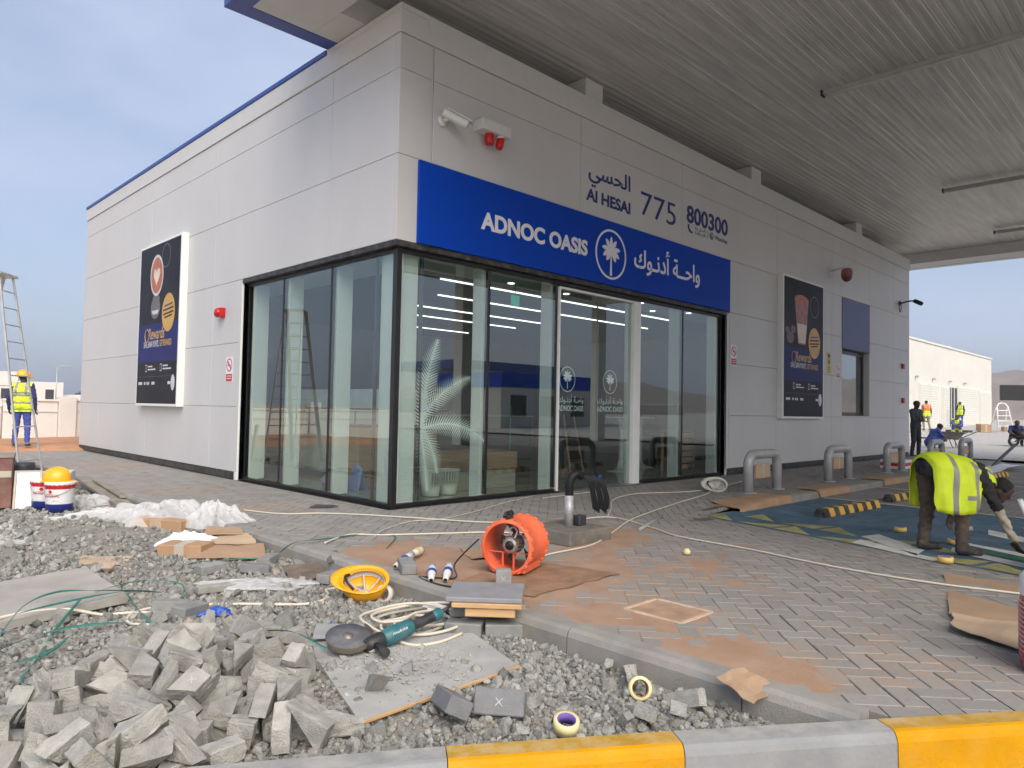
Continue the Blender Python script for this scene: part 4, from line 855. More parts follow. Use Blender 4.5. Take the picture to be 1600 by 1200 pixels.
for lab, (x, y) in (('white tulip bar table nearer the door behind the glass',(6.82,1.57)),('white tulip bar table farther inside, beside the black planter',(8.1,2.0))):
    o = thing('bar_table', lab, 'table', (x,y,.007), group='white bar tables'); mb = MB()
    mb.lathe([(0,0),(.30,0),(.30,.012),(.16,.03),(.085,.10),(.055,.25),(.04,.55),(.045,.85),(.07,1.02),(.11,1.08),(0,1.09)], 28); mb.build('pedestal', m_wglos, o)
    mb = MB(); mb.lathe([(0,1.09),(.34,1.09),(.35,1.10),(.35,1.115),(.34,1.12),(0,1.12)], 32); mb.build('table_top', m_wglos, o)
o = thing('planter', 'black tapered planter pot between the bar tables', 'planter', (8.9,2.15,.007)); mb = MB()
mb.lathe([(0,0),(.17,0),(.20,.05),(.29,.74),(.30,.76),(.27,.76),(.24,.70),(0,.70)], 28); mb.build('pot', m_dark, o)
o = thing('crate_stand', 'slatted pallet wood display stand behind the right end of the glass', 'stand', (8.0,.95,.007))
for k in range(6): mb = MB(); mb.box(-.33,-.20,.06+.13*k,.33,-.18,.155+.13*k); mb.build('slat', m_pallet, o)
for x in (-.30,.30):
    for y in (-.165,.2): mb = MB(); mb.box(x-.025,y-.015,0,x+.025,y+.03,.84); mb.build('post', m_pallet, o)
mb = MB(); mb.box(-.34,-.2,.842,.34,.24,.86); mb.build('top', m_pallet, o)
o = thing('display_cabinet', 'long white wrapped display cabinet inside the left windows', 'cabinet', (1.75,3.55,.007))
mb = MB(); mb.box(-.45,-1.35,.08,.45,1.35,1.18,c=.01); mb.build('body', mat('wrapped_white', (.62,.63,.62), .3, var=.08, scale=3, bump=.4, bscale=7), o); mb = MB(); mb.box(-.48,-1.38,1.2,.48,1.38,1.52,c=.01); mb.build('canopy_panel', m_wglos, o)
mb = MB(); mb.box(-.42,-1.3,0,.42,1.3,.078); mb.build('base', m_dark, o)
for k in (-.65,.2): mb = MB(); mb.box(-.459,k-.01,.1,-.451,k+.01,1.16,c=.001); mb.build('seam', m_dark, o)
o = thing('leaning_board', 'brown timber board leaning inside the left window', 'board', (.75,4.05,.007)); mb = MB(); mb.beam((0,0,0),(.25,.06,1.25),.16,.03); mb.build('plank', m_wood, o)
o = thing('tool_case', 'black and blue tool box standing inside near the corner column', 'tool box', (.72,1.0,.007)); mb = MB(); mb.box(-.08,-.2,0,.08,.2,.46,c=.015); mb.build('case', m_dark, o)
for (a, b, c_, d) in ((-.17,-.02,.22,.36),(.03,.17,.16,.42)): mb = MB(); mb.box(-.088,a,c_,-.081,b,d,c=.002); mb.build('panel', m_bluep, o)
o = thing('plastic_bag', 'blue folded plastic sheet on the floor inside the left window', 'sheet', (.62,1.95,.007)); mb = MB(); mb.add([(0,-.25,0),(0,.12,0),(.12,.15,.02),(.05,-.1,.42),(.1,-.2,.30),(.16,-.28,.0)], [(0,4,3),(0,3,1),(1,3,2),(2,3,4,5)]); mb.build('fold', mat('blue_sheet', (.12,.22,.50), .4), o)
o = thing('fabric_bundle', 'lilac cloth bundle on the floor inside the left window', 'bundle', (.66,2.45,.007)); mb = MB(); mb.lathe([(.02,0),(.2,.02),(.24,.09),(.15,.17),(0,.19)], 9, 0, Matrix.Diagonal((.8,1.2,1))); mb.build('cloth', mat('lilac_cloth', (.36,.26,.42), .8), o)
o = thing('back_counter', 'dark service counter deep inside the shop', 'counter', (5.6,5.4,.007)); mb = MB(); mb.box(-2.2,-.35,0,2.2,.35,1.05); mb.build('front', m_dark, o); mb = MB(); mb.box(-2.25,-.4,1.051,2.25,.4,1.09); mb.build('worktop', m_pale, o)
o = thing('coffee_machine', 'dark coffee machine on the service counter inside', 'machine', (4.9,5.4,1.098)); mb = MB(); mb.box(-.3,-.25,0,.3,.25,.1); mb.box(-.3,.0,.1,.3,.25,.4); mb.box(-.3,-.25,.4,.3,.25,.52); mb.build('body', m_dark, o); mb = MB(); mb.box(-.25,-.22,.1,.25,-.02,.115); mb.build('tray', m_lit, o)
o = thing('broom', 'broom with wooden handle leaning inside the glass doors', 'broom', (5.3,1.9,.007)); mb = MB(); mb.tube([(0,0,.06),(-.12,.12,1.35)], .014, 8); mb.build('handle', m_pallet, o); mb = MB(); mb.box(-.22,-.04,.0,.22,.04,.09,c=.012); mb.build('head', m_wood, o)
o = thing('stepladder', 'small dark stepladder standing inside the doors', 'ladder', (5.75,2.1,.007))
for s in (-1, 1): mb = MB(); mb.beam((-.2*s-.0,-.25,0),(-.15*s,0,1.15),.05,.025); mb.build('rail', m_wood, o); mb = MB(); mb.beam((-.2*s,.3,0),(-.15*s,.03,1.15),.03,.02); mb.build('rear_leg', m_dark, o)
for k in range(3): mb = MB(); mb.box(-.18,-.22+.055*k,.28*(k+1),.18,-.12+.055*k,.28*(k+1)+.025); mb.build('step', m_dark, o)
o = thing('mop', 'green handled mop standing inside the left door leaf', 'mop', (4.2,2.2,.007)); mb = MB(); mb.tube([(0,0,.05),(.12,.1,1.3)], .012, 8); mb.build('handle', mat('green_handle', (.02,.30,.16), .4), o); mb = MB(); mb.lathe([(.02,.12),(.10,.05),(.14,0),(0,0)], 12); mb.build('head', mat('blue_mop', (.04,.06,.22), .9), o)
# ---- white palm fronds of window film, and the door emblems (flat film on the inside of the glass)
pf = thing('palm_decal', 'white palm frond window film in the first front pane', 'decal')
fr_in = front_frame(.009)
def film_frond(x0, z0, ang, L, bend, n, wl, d=0):
    mb = MB()
    def ax_(t): a = ang+bend*t*.5; return x0+L*t*math.cos(a), z0+L*t*math.sin(a), ang+bend*t
    prev = None
    for i in range(n):
        t = (i+.3)/n; x, z, a = ax_(t); x2, z2, a2 = ax_(min(1,t+.78/n)); l = wl*math.sin(math.pi*(t*.86+.11))**.75
        for s in (-1, 1):
            b = a+s*(1.05-.45*t); tip = (x+l*math.cos(b), z+l*math.sin(b)-.18*l*t)
            mb.add([fr_in @ Vector((q[0],q[1],d)) for q in ((x,z),(x2,z2),tip)], [(0,1,2) if s > 0 else (0,2,1)])
    xs = [ax_(t) for t in np.linspace(0,1,14)]; w = .008
    for (xa,za,aa),(xb,zb,ab) in zip(xs[:-1],xs[1:]): mb.add([fr_in @ Vector(q) for q in ((xa+w*math.sin(aa),za-w*math.cos(aa),d+.0005),(xb+w*math.sin(ab),zb-w*math.cos(ab),d+.0005),(xb-w*math.sin(ab),zb+w*math.cos(ab),d+.0005),(xa-w*math.sin(aa),za+w*math.cos(aa),d+.0005))], [(0,1,2,3)])
    mb.build('frond', m_film, pf)
film_frond(.43,.98,R(88),1.18,-.35,30,.26,0); film_frond(.42,1.06,R(58),1.02,-.75,28,.22,-.001); film_frond(.42,.96,R(22),1.12,-1.05,30,.23,-.002); film_frond(.43,1.0,R(-48),.66,-.6,20,.19,-.003); film_frond(.43,.96,R(-78),.80,-.1,22,.18,-.004)
for lab, x, y, k in (('white palm emblem and ADNOC OASIS film on the left door leaf',3.275,.007,0),('white palm emblem and ADNOC OASIS film on the right door leaf',4.385,.024,1)):
    o = thing('door_decal', lab, 'decal', group='palm emblems on the glass doors'); fr = front_frame(y)
    ring2d(x, 1.73, .185, .20, fr, m_film, o, 'ring', 36, .001, .95); palm(fr, x, 1.74, .17, m_film, o, .001)
    a, b = (3.07,3.68) if k == 0 else (4.05,4.75)
    text('\uFED9\uFEEE\u0640\uFEE7\uFEA9\uFE83 \uFE94\u0640\uFEA3\uFE8D\uFEED', fr, m_film, o, a, b, 1.37, .085, .012, 0, 'print_word', joined=True); text('ADNOC OASIS', fr, m_film, o, a, b, 1.235, .085, .02, 0, 'print_word', joined=True)

# ================================================================ BEYOND: LEFT BACKGROUND
m_cream = mat('cream_render', (.70,.67,.63), .85, var=.06, scale=1.5, bump=.2, bscale=20); m_far = mat('far_white_render', (.62,.60,.56), .85, var=.05, scale=.5)
bw = thing('boundary_wall', 'low cream boundary wall behind the worker by the ladder', 'wall')
for x0, x1, h in ((-16,-9.5,1.02),(-9.0,-5.0,1.02),(-4.5,-1.0,1.02),(-.95,.45,1.20),(.95,5.0,1.22)):
    mb = MB(); mb.box(x0,18.3,-.1,x1,18.5,h,c=.01); mb.build('wall_panel', m_cream, bw); mb = MB(); mb.box(x0-.02,18.27,h-.32,x1+.02,18.29,h-.3,c=.003); mb.build('groove', m_cop, bw)
    mb = MB(); mb.box(x0-.01,18.26,h+.001,x1+.01,18.54,h+.07,c=.01); mb.build('cap', m_cream, bw)
for x in (-9.25,-4.75,.7): mb = MB(); mb.box(x-.24,18.2,-.1,x+.24,18.6,1.36,c=.015); mb.build('pillar', m_cream, bw)
hs_ = thing('far_house', 'distant low cream house seen between the ladder rungs', 'house', (12.2,87,.3))
mb = MB(); mb.box(-3,-3,0,3.2,3,2.9,c=.02); mb.build('wall', m_far, hs_); mb = MB(); mb.box(-3.2,-2.8,2.901,-1.0,2.8,3.9,c=.02); mb.build('upper_storey', m_far, hs_); mb = MB(); mb.box(3.21,-2,0,5.2,2,1.6,c=.02); mb.build('annexe', m_far, hs_)
for x in (-2.1,.2,1.9): mb = MB(); mb.box(x-.4,-3.03,1.0,x+.4,-3.001,2.1); mb.build('window', m_dark, hs_)
lp = thing('street_lamp', 'thin distant street lamp pole left of the shop', 'lamp', (6.2,45,.2)); mb = MB(); mb.tube([(0,0,0),(0,0,3.2)], [.04,.025], 8); mb.build('pole', m_lit, lp); mb = MB(); mb.tube([(0,0,3.18),(.3,-.06,3.24),(.6,-.12,3.24)], .02, 6); mb.build('arm', m_lit, lp); mb = MB(); mb.box(.5,-.2,3.21,.78,-.08,3.25); mb.build('lamp_head', m_lit, lp)
m_leaf = mat('far_foliage', (.055,.075,.04), .9, var=.4, scale=1.2)
def bush_tree(name, label, loc, rx, h, seed, group=None):
    o = thing(name, label, 'tree', loc, group=group); r = random.Random(seed)
    mb = MB(); mb.tube([(0,0,0),(.1,0,h*.25),(.05,.1,h*.5)], [.12,.1,.06], 7)
    for k in range(5): a = r.uniform(0,6.3); mb.tube([(.06,.03,h*.35),(rx*.5*math.cos(a),rx*.5*math.sin(a),h*r.uniform(.5,.75))], [.05,.02], 5)
    mb.build('trunk', mat('bark', (.10,.075,.055), .9), o)
    vs = []; fs = []
    for k in range(1500):
        a = r.uniform(0,6.3); q = r.random()**.45; el = math.asin(r.uniform(-.5,1)); lump = .75+.25*math.sin(3*a+seed)+.15*math.sin(7*a)
        c = Vector((rx*q*lump*math.cos(a)*math.cos(el), rx*q*lump*math.sin(a)*math.cos(el), h*.55+h*.45*q*lump*math.sin(el))); s = rx*.075*r.uniform(.6,1.4)
        u = Vector((r.gauss(0,1),r.gauss(0,1),r.gauss(0,1))).normalized(); v = u.orthogonal().normalized(); i = len(vs); vs += [c-u*s, c+v*s*.5, c+u*s, c-v*s*.5]; fs.append((i,i+1,i+2,i+3))
    mb = MB(); mb.add(vs, fs); mb.build('crown', m_leaf, o)
for k, (x, y, rx, h) in enumerate(((18.0,95,1.4,1.7),(20.3,95,1.7,2.1),(21.9,94,1.2,1.6),(23.6,95,1.6,2.0),(7.5,97,1.8,2.0))): bush_tree('bush', ('dark low bush on the skyline left of the shop, %s' % ('first from the lamp pole','second from the lamp pole','third from the lamp pole','nearest the shop wall','left of the far house')[k]), (x,y,.4), rx, h, k, 'skyline bushes')

# ================================================================ BEYOND: RIGHT BACKGROUND
m_wwall = mat('white_render', (.60,.58,.53), .85, var=.04, scale=.8, bump=.1, bscale=10); m_louv = mat('louvre_white', (.68,.67,.61), .5, var=.04)
wb = thing('service_building', 'low white service building with louvred doors across the forecourt', 'building', (0,6.9,0))
mb = MB(); mb.box(30,.0,.1,66.0,9,6.15,c=.03); mb.build('wall', m_wwall, wb); mb = MB(); mb.box(29.9,-.06,6.151,66.1,9.1,6.3,c=.02); mb.build('parapet_cap', m_wwall, wb)
mb = MB(); mb.lathe([(0,0),(.5,0),(.45,.3),(.2,.42),(0,.45)], 14, 0, None, (57,1.2,6.3)); mb.build('roof_vent', m_wglos, wb)
def louvre_door(x0, x1, h, z0, opened=0.):
    o = MB(); o.box(x0,-.07,z0,x1,-.002,z0+h,c=.01); d = o.build('louvre_door', m_louv, wb); n = int(h/.17)
    mb = MB()
    for k in range(n): z = z0+.1+k*(h-.2)/n; mb.add([(x0+.12,-.075,z),(x1-.12,-.075,z),(x1-.12,-.10,z+.10),(x0+.12,-.10,z+.10),(x1-.12,-.075,z+.11),(x0+.12,-.075,z+.11)], [(0,1,2,3),(3,2,4,5)])
    s = mb.build('louvre', m_louv, d); tag(s, kind='stuff')
louvre_door(46.0,48.0,3.0,.5); louvre_door(48.1,50.2,3.0,.5); louvre_door(51.2,53.0,2.9,.55)
mb = MB(); mb.box(53.0,-.012,.55,55.2,-.003,3.4,c=.002); mb.build('doorway_shade_sheet', m_dark, wb); mb = MB(); mb.box(53.5,-.03,.55,53.62,-.013,3.4); mb.box(54.3,-.03,.55,54.42,-.013,3.4); mb.build('door_frame', m_louv, wb)  # dark sheet on the solid wall stands in for the shade inside the doorway
louvre_door(55.3,61.4,3.0,.6); louvre_door(61.7,65.7,2.8,.62)
mb = MB(); mb.box(42.6,-.012,.4,43.4,-.003,2.55,c=.002); mb.build('doorway_shade_sheet', m_dark, wb); mb = MB(); mb.box(43.4,-.06,.4,44.3,-.003,2.6); mb.build('door', m_louv, wb)  # inner shade of this doorway is also a dark sheet on the wall
for x in (43,45.3,49,53,57): mb = MB(); mb.box(x-.1,-.2,3.75,x+.1,-.003,3.87); mb.build('wall_lamp', m_lit, wb)
o = thing('outdoor_screen', 'black screen on a dark post at the right edge', 'screen', (45.0,1.45,.45)); mb = MB(); mb.box(-.9,-.08,1.85,1.0,.08,2.75,c=.02); mb.build('panel', m_black, o); mb = MB(); mb.box(.6,-.05,0,.72,.05,1.85); mb.build('post', m_dark, o); o.rotation_euler.z = R(-55)
o = thing('stepladder', 'distant white A-frame stepladder near the screen', 'ladder', (44.5,2.1,.48), R(-50))
for s in (-1,1): mb = MB(); mb.tube([(s*.42,-.4,0),(s*.30,-.05,1.45),(s*.18,0,1.62),(0,0,1.66)], .035, 6); mb.build('rail', m_wglos, o); mb = MB(); mb.tube([(s*.42,.5,0),(s*.30,.05,1.4)], .03, 6); mb.build('rear_leg', m_wglos, o)
for k in range(4): mb = MB(); mb.box(-.38,-.36+.08*k,.3*(k+1),.38,-.22+.08*k,.3*(k+1)+.04); mb.build('step', m_wglos, o)
# timber offcuts and boxes dumped in front of the service building
r = random.Random(3)
for k in range(4):
    x = 33+k*3.2+r.uniform(-.5,.5); y = 2.6+r.uniform(-1.2,1.2); z = float(z_fore(x)); o = thing('timber_offcut', 'timber offcut lying before the white building, %s from the wheelbarrow' % ('first','second','third','fourth')[k], 'timber', (x,y,z), r.uniform(0,3), group='timber offcuts on the far forecourt')
    mb = MB(); mb.box(-.7,-.06,0,.7,.06,.07+.05*(k%2)); mb.build('plank', m_wood if k%3 else m_dark, o)
for lab, (x, y, s) in (('brown carton beside the distant white stepladder',(43.2,2.7,.55)),('pale carton farther back near the distant stepladder',(45.9,3.4,.5)),('small brown carton beneath the black screen',(46.2,2.2,.42))):
    o = thing('carton', lab, 'box', (x,y,float(z_fore(x))), .5, group='cartons near the far stepladder'); mb = MB(); mb.box(-s/2,-s/2,0,s/2,s/2,s*.8,c=.01); mb.build('body', m_kraft, o); mb = MB(); mb.box(-s/2-.004,-.04,.0,s/2+.004,.04,s*.8+.004,c=.001); mb.build('tape', m_pale, o)

# ---- broken paver pieces
def piece_mesh(seed, mats):
    r = random.Random(seed); L, W, T = .225, .112, .078
    poly = [(-L/2,-W/2),(L/2,-W/2),(L/2,W/2),(-L/2,W/2)]
    def cut_(poly, a, b):
        out = []
        for i in range(len(poly)):
            p = poly[i]; q = poly[(i+1)%len(poly)]
            sp = (b[0]-a[0])*(p[1]-a[1])-(b[1]-a[1])*(p[0]-a[0]); sq = (b[0]-a[0])*(q[1]-a[1])-(b[1]-a[1])*(q[0]-a[0])
            if sp >= 0: out.append(p)
            if (sp >= 0) != (sq >= 0): t = sp/(sp-sq); out.append((p[0]+(q[0]-p[0])*t, p[1]+(q[1]-p[1])*t))
        return out
    kind = r.random()
    if kind < .38: poly = cut_(poly, (r.uniform(-.06,.02),-W/2-.001), (r.uniform(.02,L/2),W/2))            # diagonal saw cut
    elif kind < .70: poly = cut_(poly, (L/2*r.uniform(.6,1),-W/2), (-L/2*r.uniform(.6,1),W/2)) if r.random() < .5 else cut_(poly, (-L/2*r.uniform(.5,1),-W/2), (L/2*r.uniform(.7,1),W/2))
    elif kind < .84: x = r.uniform(-.02,.05); poly = cut_(poly, (x,-W/2), (x+r.uniform(-.03,.03),W/2))
    else:
        poly = cut_(poly, (r.uniform(0,.08),-W/2), (r.uniform(.04,.1),W/2)); poly = cut_(poly, (L/2,r.uniform(0,W/2)), (-L/2*r.uniform(.2,1),W/2*r.uniform(.7,1)))
    p2 = []
    for i, p in enumerate(poly):
        q = poly[(i+1)%len(poly)]
        if math.hypot(p[0]-q[0], p[1]-q[1]) > .004: p2.append(p)
    poly = p2; cx = sum(p[0] for p in poly)/len(poly); cy = sum(p[1] for p in poly)/len(poly); poly = [(p[0]-cx, p[1]-cy) for p in poly]
    n = len(poly); vs = []; ch = .006
    for (z, s) in ((-T/2, 1-.02), (-T/2+ch, 1), (T/2-ch, 1), (T/2, None)):
        for (x, y) in poly:
            d = math.hypot(x, y); k = s if s else max(.6, 1-ch/max(d,.02)); vs.append((x*k+r.gauss(0,.0008), y*k+r.gauss(0,.0008), z+r.gauss(0,.0008)))
    fs = [tuple(range(n))[::-1], tuple(range(3*n,4*n))]
    for i in range(3):
        for k in range(n): fs.append((i*n+k, i*n+(k+1)%n, (i+1)*n+(k+1)%n, (i+1)*n+k))
    me = bpy.data.meshes.new('paver_piece'); me.from_pydata(vs, [], fs)
    if mats:                                                  # chipped arrises and rough broken faces
        bm = bmesh.new(); bm.from_mesh(me); bmesh.ops.subdivide_edges(bm, edges=[e for e in bm.edges if e.calc_length() > .03], cuts=3, use_grid_fill=True)
        bmesh.ops.triangulate(bm, faces=[f for f in bm.faces if len(f.verts) > 4])
        for v in bm.verts:
            k = .0009+(.0035 if r.random() < .10 else 0); v.co += Vector((r.gauss(0,k), r.gauss(0,k), r.gauss(0,k)))
        bm.to_mesh(me); bm.free()
    for m in mats: me.materials.append(m)
    me.update(); return me
PILE = [(1000,-4.153,-4.332,-0.051,0.36,-0.67,0.23,0.61),(1001,-3.849,-4.148,-0.061,0.1,0.7,-0.1,0.7),(1002,-4.414,-4.129,-0.079,0.61,-0.28,0.66,-0.35),(1003,-3.868,-3.556,-0.082,0.46,-0.13,0.7,-0.53),
(1004,-3.722,-4.161,-0.075,0.98,0.0,-0.0,0.18),(1005,-3.818,-3.146,-0.074,0.98,-0.0,0.0,-0.19),(1006,-3.443,-3.487,-0.067,0.28,0.7,-0.09,-0.66),(1007,-3.316,-3.685,-0.022,0.44,0.6,0.36,-0.57),
(1008,-3.908,-4.242,-0.079,0.57,0.7,-0.05,-0.42),(1009,-3.371,-3.228,-0.073,0.51,-0.0,0.01,-0.86),(1010,-3.717,-4.029,-0.057,0.39,-0.4,-0.59,0.58),(1011,-3.525,-3.903,-0.062,0.7,0.09,-0.71,0.09),
(1012,-3.494,-3.2,-0.07,0.02,-0.55,0.45,0.7),(1013,-4.038,-4.035,-0.074,0.5,-0.0,-0.0,-0.86),(1014,-3.33,-3.77,-0.082,0.7,-0.62,0.34,0.08),(1015,-4.12,-3.805,-0.067,0.67,0.39,0.6,0.22),
(1016,-4.294,-4.556,-0.073,0.67,-0.0,-0.0,-0.74),(1017,-3.818,-3.25,-0.053,0.65,0.27,-0.65,0.27),(1018,-3.622,-3.371,-0.085,0.22,0.52,-0.49,-0.66),(1019,-3.783,-3.475,-0.061,0.45,0.79,-0.03,-0.4),
(1020,-3.969,-3.717,-0.061,0.79,0.06,-0.08,0.6),(1021,-4.348,-3.753,-0.074,0.0,0.73,0.68,0.0),(1022,-3.384,-4.077,-0.044,0.32,-0.5,0.5,0.63),(1023,-3.908,-3.366,-0.074,0.0,-0.83,-0.56,0.0),
(1024,-4.302,-3.574,-0.057,0.67,0.67,-0.23,-0.22),(1025,-4.03,-3.872,-0.051,0.51,0.43,-0.67,0.33),(1026,-4.134,-4.509,-0.073,0.04,0.01,-0.01,-1.0),(1027,-3.633,-3.031,-0.074,0.49,-0.01,-0.01,0.87),
(1028,-4.17,-3.353,-0.081,0.52,-0.7,-0.12,0.47),(1029,-3.897,-3.909,-0.073,0.0,-0.92,-0.39,0.0),(1030,-3.845,-2.881,-0.067,0.55,-0.61,-0.37,0.43),(1031,-3.52,-3.611,-0.043,0.37,-0.5,0.51,0.6),
(1032,-4.202,-4.26,-0.074,0.99,0.01,0.0,0.11),(1033,-3.991,-4.184,-0.008,0.03,0.5,0.49,-0.71),(1034,-3.707,-3.778,-0.051,0.56,0.42,-0.57,0.42),(1035,-4.564,-3.811,-0.073,0.0,0.29,0.96,-0.0),
(1036,-4.135,-3.969,-0.057,0.18,-0.17,-0.69,0.68),(1037,-3.598,-4.326,-0.074,0.0,0.47,-0.88,-0.0),(1038,-3.535,-3.742,-0.074,0.0,-0.46,0.89,-0.01),(1039,-4.194,-3.612,-0.078,0.48,-0.69,-0.17,0.52),
(1040,-3.555,-4.064,-0.058,0.43,0.44,-0.56,-0.56),(1041,-4.358,-4.356,-0.065,0.62,0.35,-0.6,0.36),(1042,-3.603,-3.211,-0.044,0.44,0.57,0.61,0.33),(1043,-3.748,-4.32,-0.053,0.44,-0.76,-0.41,0.25),
(1044,-3.415,-3.989,-0.05,0.56,0.5,0.5,-0.43),(1045,-3.477,-4.235,-0.059,0.13,0.12,0.68,0.71),(1046,-3.927,-3.31,0.009,0.0,-0.62,-0.79,0.01),(1047,-4.425,-3.993,-0.073,0.88,0.01,-0.0,-0.48),
(1048,-3.988,-4.316,-0.056,0.24,-0.25,-0.68,0.65),(1049,-3.555,-3.79,0.008,0.13,0.02,0.08,-0.99),(1050,-3.147,-3.387,-0.074,0.0,-0.98,0.21,0.01),(1051,-4.144,-3.486,-0.043,0.95,-0.3,0.04,-0.03),
(1052,-3.237,-3.908,-0.032,0.58,-0.41,-0.57,-0.41),(1053,-3.748,-3.592,-0.041,0.62,0.32,-0.31,0.65),(1054,-3.398,-3.871,-0.05,0.69,0.22,0.67,-0.15),(1055,-4.534,-3.575,-0.074,0.0,0.8,0.6,0.0),
(1056,-4.043,-3.301,-0.044,0.78,0.01,0.29,0.55),(1057,-3.823,-4.425,-0.053,0.24,0.62,0.36,-0.66),(1058,-3.799,-3.003,-0.032,0.18,0.8,0.48,0.32),(1059,-4.239,-3.733,-0.054,0.22,0.16,0.7,0.66),
(1060,-3.994,-3.537,-0.058,0.68,0.64,0.3,0.21),(1061,-3.812,-3.722,-0.001,0.4,0.22,-0.39,-0.8),(1062,-4.611,-4.052,-0.064,0.0,0.48,-0.5,-0.72),(1063,-3.578,-3.54,-0.057,0.1,0.11,-0.69,-0.71),
(1064,-4.335,-3.401,-0.052,0.65,0.27,-0.65,0.28),(1065,-3.258,-3.447,-0.064,0.66,-0.63,0.33,-0.24),(1066,-3.729,-3.345,-0.063,0.27,0.28,-0.65,-0.65),(1067,-4.004,-3.773,0.029,0.59,-0.47,-0.53,0.38),
(1068,-4.219,-3.135,-0.075,0.01,1.0,0.03,0.01),(1069,-3.413,-3.092,-0.038,0.09,0.97,0.06,-0.23),(1070,-3.827,-4.034,-0.036,0.7,-0.42,-0.19,-0.54),(1071,-4.545,-4.233,-0.057,0.51,0.51,-0.49,-0.49),
(1072,-3.336,-3.55,-0.049,0.73,0.54,0.25,0.33),(1073,-4.498,-4.075,-0.011,0.61,0.68,0.37,0.15),(1074,-3.488,-3.349,-0.074,0.66,0.01,-0.0,0.75),(1075,-4.003,-3.966,0.035,0.53,-0.47,-0.53,-0.47),
(1076,-3.781,-3.331,0.043,0.7,-0.64,0.17,-0.25),(1077,-4.337,-4.241,-0.065,0.13,0.12,0.9,-0.39),(1078,-3.495,-4.123,0.027,0.24,0.14,-0.95,-0.09),(1079,-4.179,-4.146,-0.012,0.19,0.77,0.61,-0.09),
(1080,-4.359,-3.88,-0.033,0.09,-0.71,-0.08,-0.7),(1081,-4.129,-4.477,0.005,0.65,-0.46,0.56,-0.22),(1082,-4.422,-3.56,0.003,0.68,-0.3,-0.35,0.57),(1083,-4.235,-4.308,0.035,0.91,-0.02,-0.25,-0.32),
(1084,-3.875,-3.823,0.013,0.57,0.29,-0.28,0.71),(1085,-3.428,-2.997,-0.054,0.54,-0.45,-0.54,-0.46),(1086,-3.682,-3.932,-0.028,0.35,0.93,0.03,-0.09),(1087,-3.389,-3.562,0.046,0.37,0.08,-0.15,-0.91),
(1088,-3.857,-4.281,0.01,0.19,-0.86,-0.46,0.03),(1089,-3.166,-3.757,-0.06,0.69,0.55,0.45,-0.12),(1090,-3.908,-3.924,0.045,0.23,0.63,0.34,0.66),(1091,-4.047,-3.454,0.017,0.23,-0.87,-0.35,0.26),
(1092,-4.259,-3.882,-0.038,0.52,-0.39,0.36,-0.67),(1093,-4.039,-3.843,0.112,0.87,0.11,-0.08,0.46),(1094,-3.213,-3.224,-0.074,0.0,-0.1,-0.99,0.0),(1095,-3.991,-3.002,-0.073,0.84,0.0,0.0,-0.54),
(1096,-3.914,-3.585,0.001,0.63,0.69,0.3,0.19),(1097,-3.65,-3.475,0.001,0.27,0.64,-0.56,0.45),(1098,-4.499,-4.404,-0.058,0.57,0.65,0.28,-0.41),(1099,-3.926,-4.059,0.022,0.93,0.22,-0.21,0.21),
(1100,-3.74,-3.486,0.071,0.54,-0.73,0.41,-0.1),(1101,-4.156,-3.919,0.035,0.44,-0.78,0.07,-0.43),(1102,-3.536,-3.969,0.024,0.42,0.89,0.1,-0.14),(1103,-4.643,-3.614,-0.075,0.82,-0.0,0.0,-0.57),
(1104,-4.254,-3.466,-0.006,0.36,0.3,-0.38,-0.79),(1105,-3.797,-3.93,0.034,0.41,-0.26,0.82,-0.3),(1106,-4.263,-4.004,0.012,0.75,0.64,-0.16,-0.02),(1107,-3.63,-4.188,-0.051,0.29,0.65,-0.29,0.64),
(1108,-3.697,-4.554,-0.041,0.67,-0.22,-0.68,-0.19),(1109,-3.064,-3.507,-0.009,0.3,0.03,0.67,0.68),(1110,-4.086,-3.134,-0.057,0.66,0.66,0.26,0.26),(1111,-3.689,-3.376,0.079,0.88,0.09,0.27,-0.38),
(1112,-4.429,-3.754,-0.0,0.92,-0.11,-0.28,0.26),(1113,-3.394,-3.353,-0.011,0.71,0.2,0.26,0.62),(1114,-4.543,-3.681,-0.034,0.72,-0.45,-0.45,0.26),(1115,-3.96,-3.166,-0.073,0.67,0.28,0.65,0.22),
(1116,-4.084,-4.079,0.039,0.94,0.03,0.33,0.04),(1117,-4.327,-3.764,0.052,0.58,0.56,0.36,0.48),(1118,-4.053,-4.263,0.007,0.08,0.91,-0.36,0.19),(1119,-4.462,-3.91,0.026,0.57,-0.33,0.72,0.23),
(1120,-3.655,-4.47,-0.074,0.01,0.82,-0.57,0.0),(1121,-4.234,-4.453,-0.02,0.84,-0.4,0.01,-0.37),(1122,-4.619,-3.935,-0.046,0.18,0.69,-0.18,0.68),(1123,-4.417,-4.435,0.019,0.01,-0.9,-0.04,0.44),
(1124,-3.101,-3.592,-0.073,0.29,-0.0,0.01,0.96),(1125,-3.451,-4.567,-0.073,0.01,-0.96,0.28,0.0),(1126,-3.263,-3.072,-0.055,0.68,0.21,-0.68,0.2),(1127,-3.867,-3.417,0.042,0.72,-0.56,-0.38,0.15),
(1128,-4.088,-3.625,-0.045,0.05,0.13,0.77,0.62),(1129,-3.89,-3.054,0.017,0.41,0.48,0.64,0.43),(1130,-3.47,-4.38,-0.057,0.64,-0.64,0.3,-0.31),(1131,-3.519,-3.394,0.018,0.48,-0.48,0.53,-0.51),
(1132,-3.365,-4.042,0.067,0.66,0.53,0.53,-0.11),(1133,-4.368,-4.094,0.047,0.36,-0.13,-0.39,-0.84),(1134,-3.935,-4.5,-0.074,1.0,-0.01,-0.0,0.06),(1135,-3.554,-4.291,0.029,0.06,-0.27,0.96,0.06),
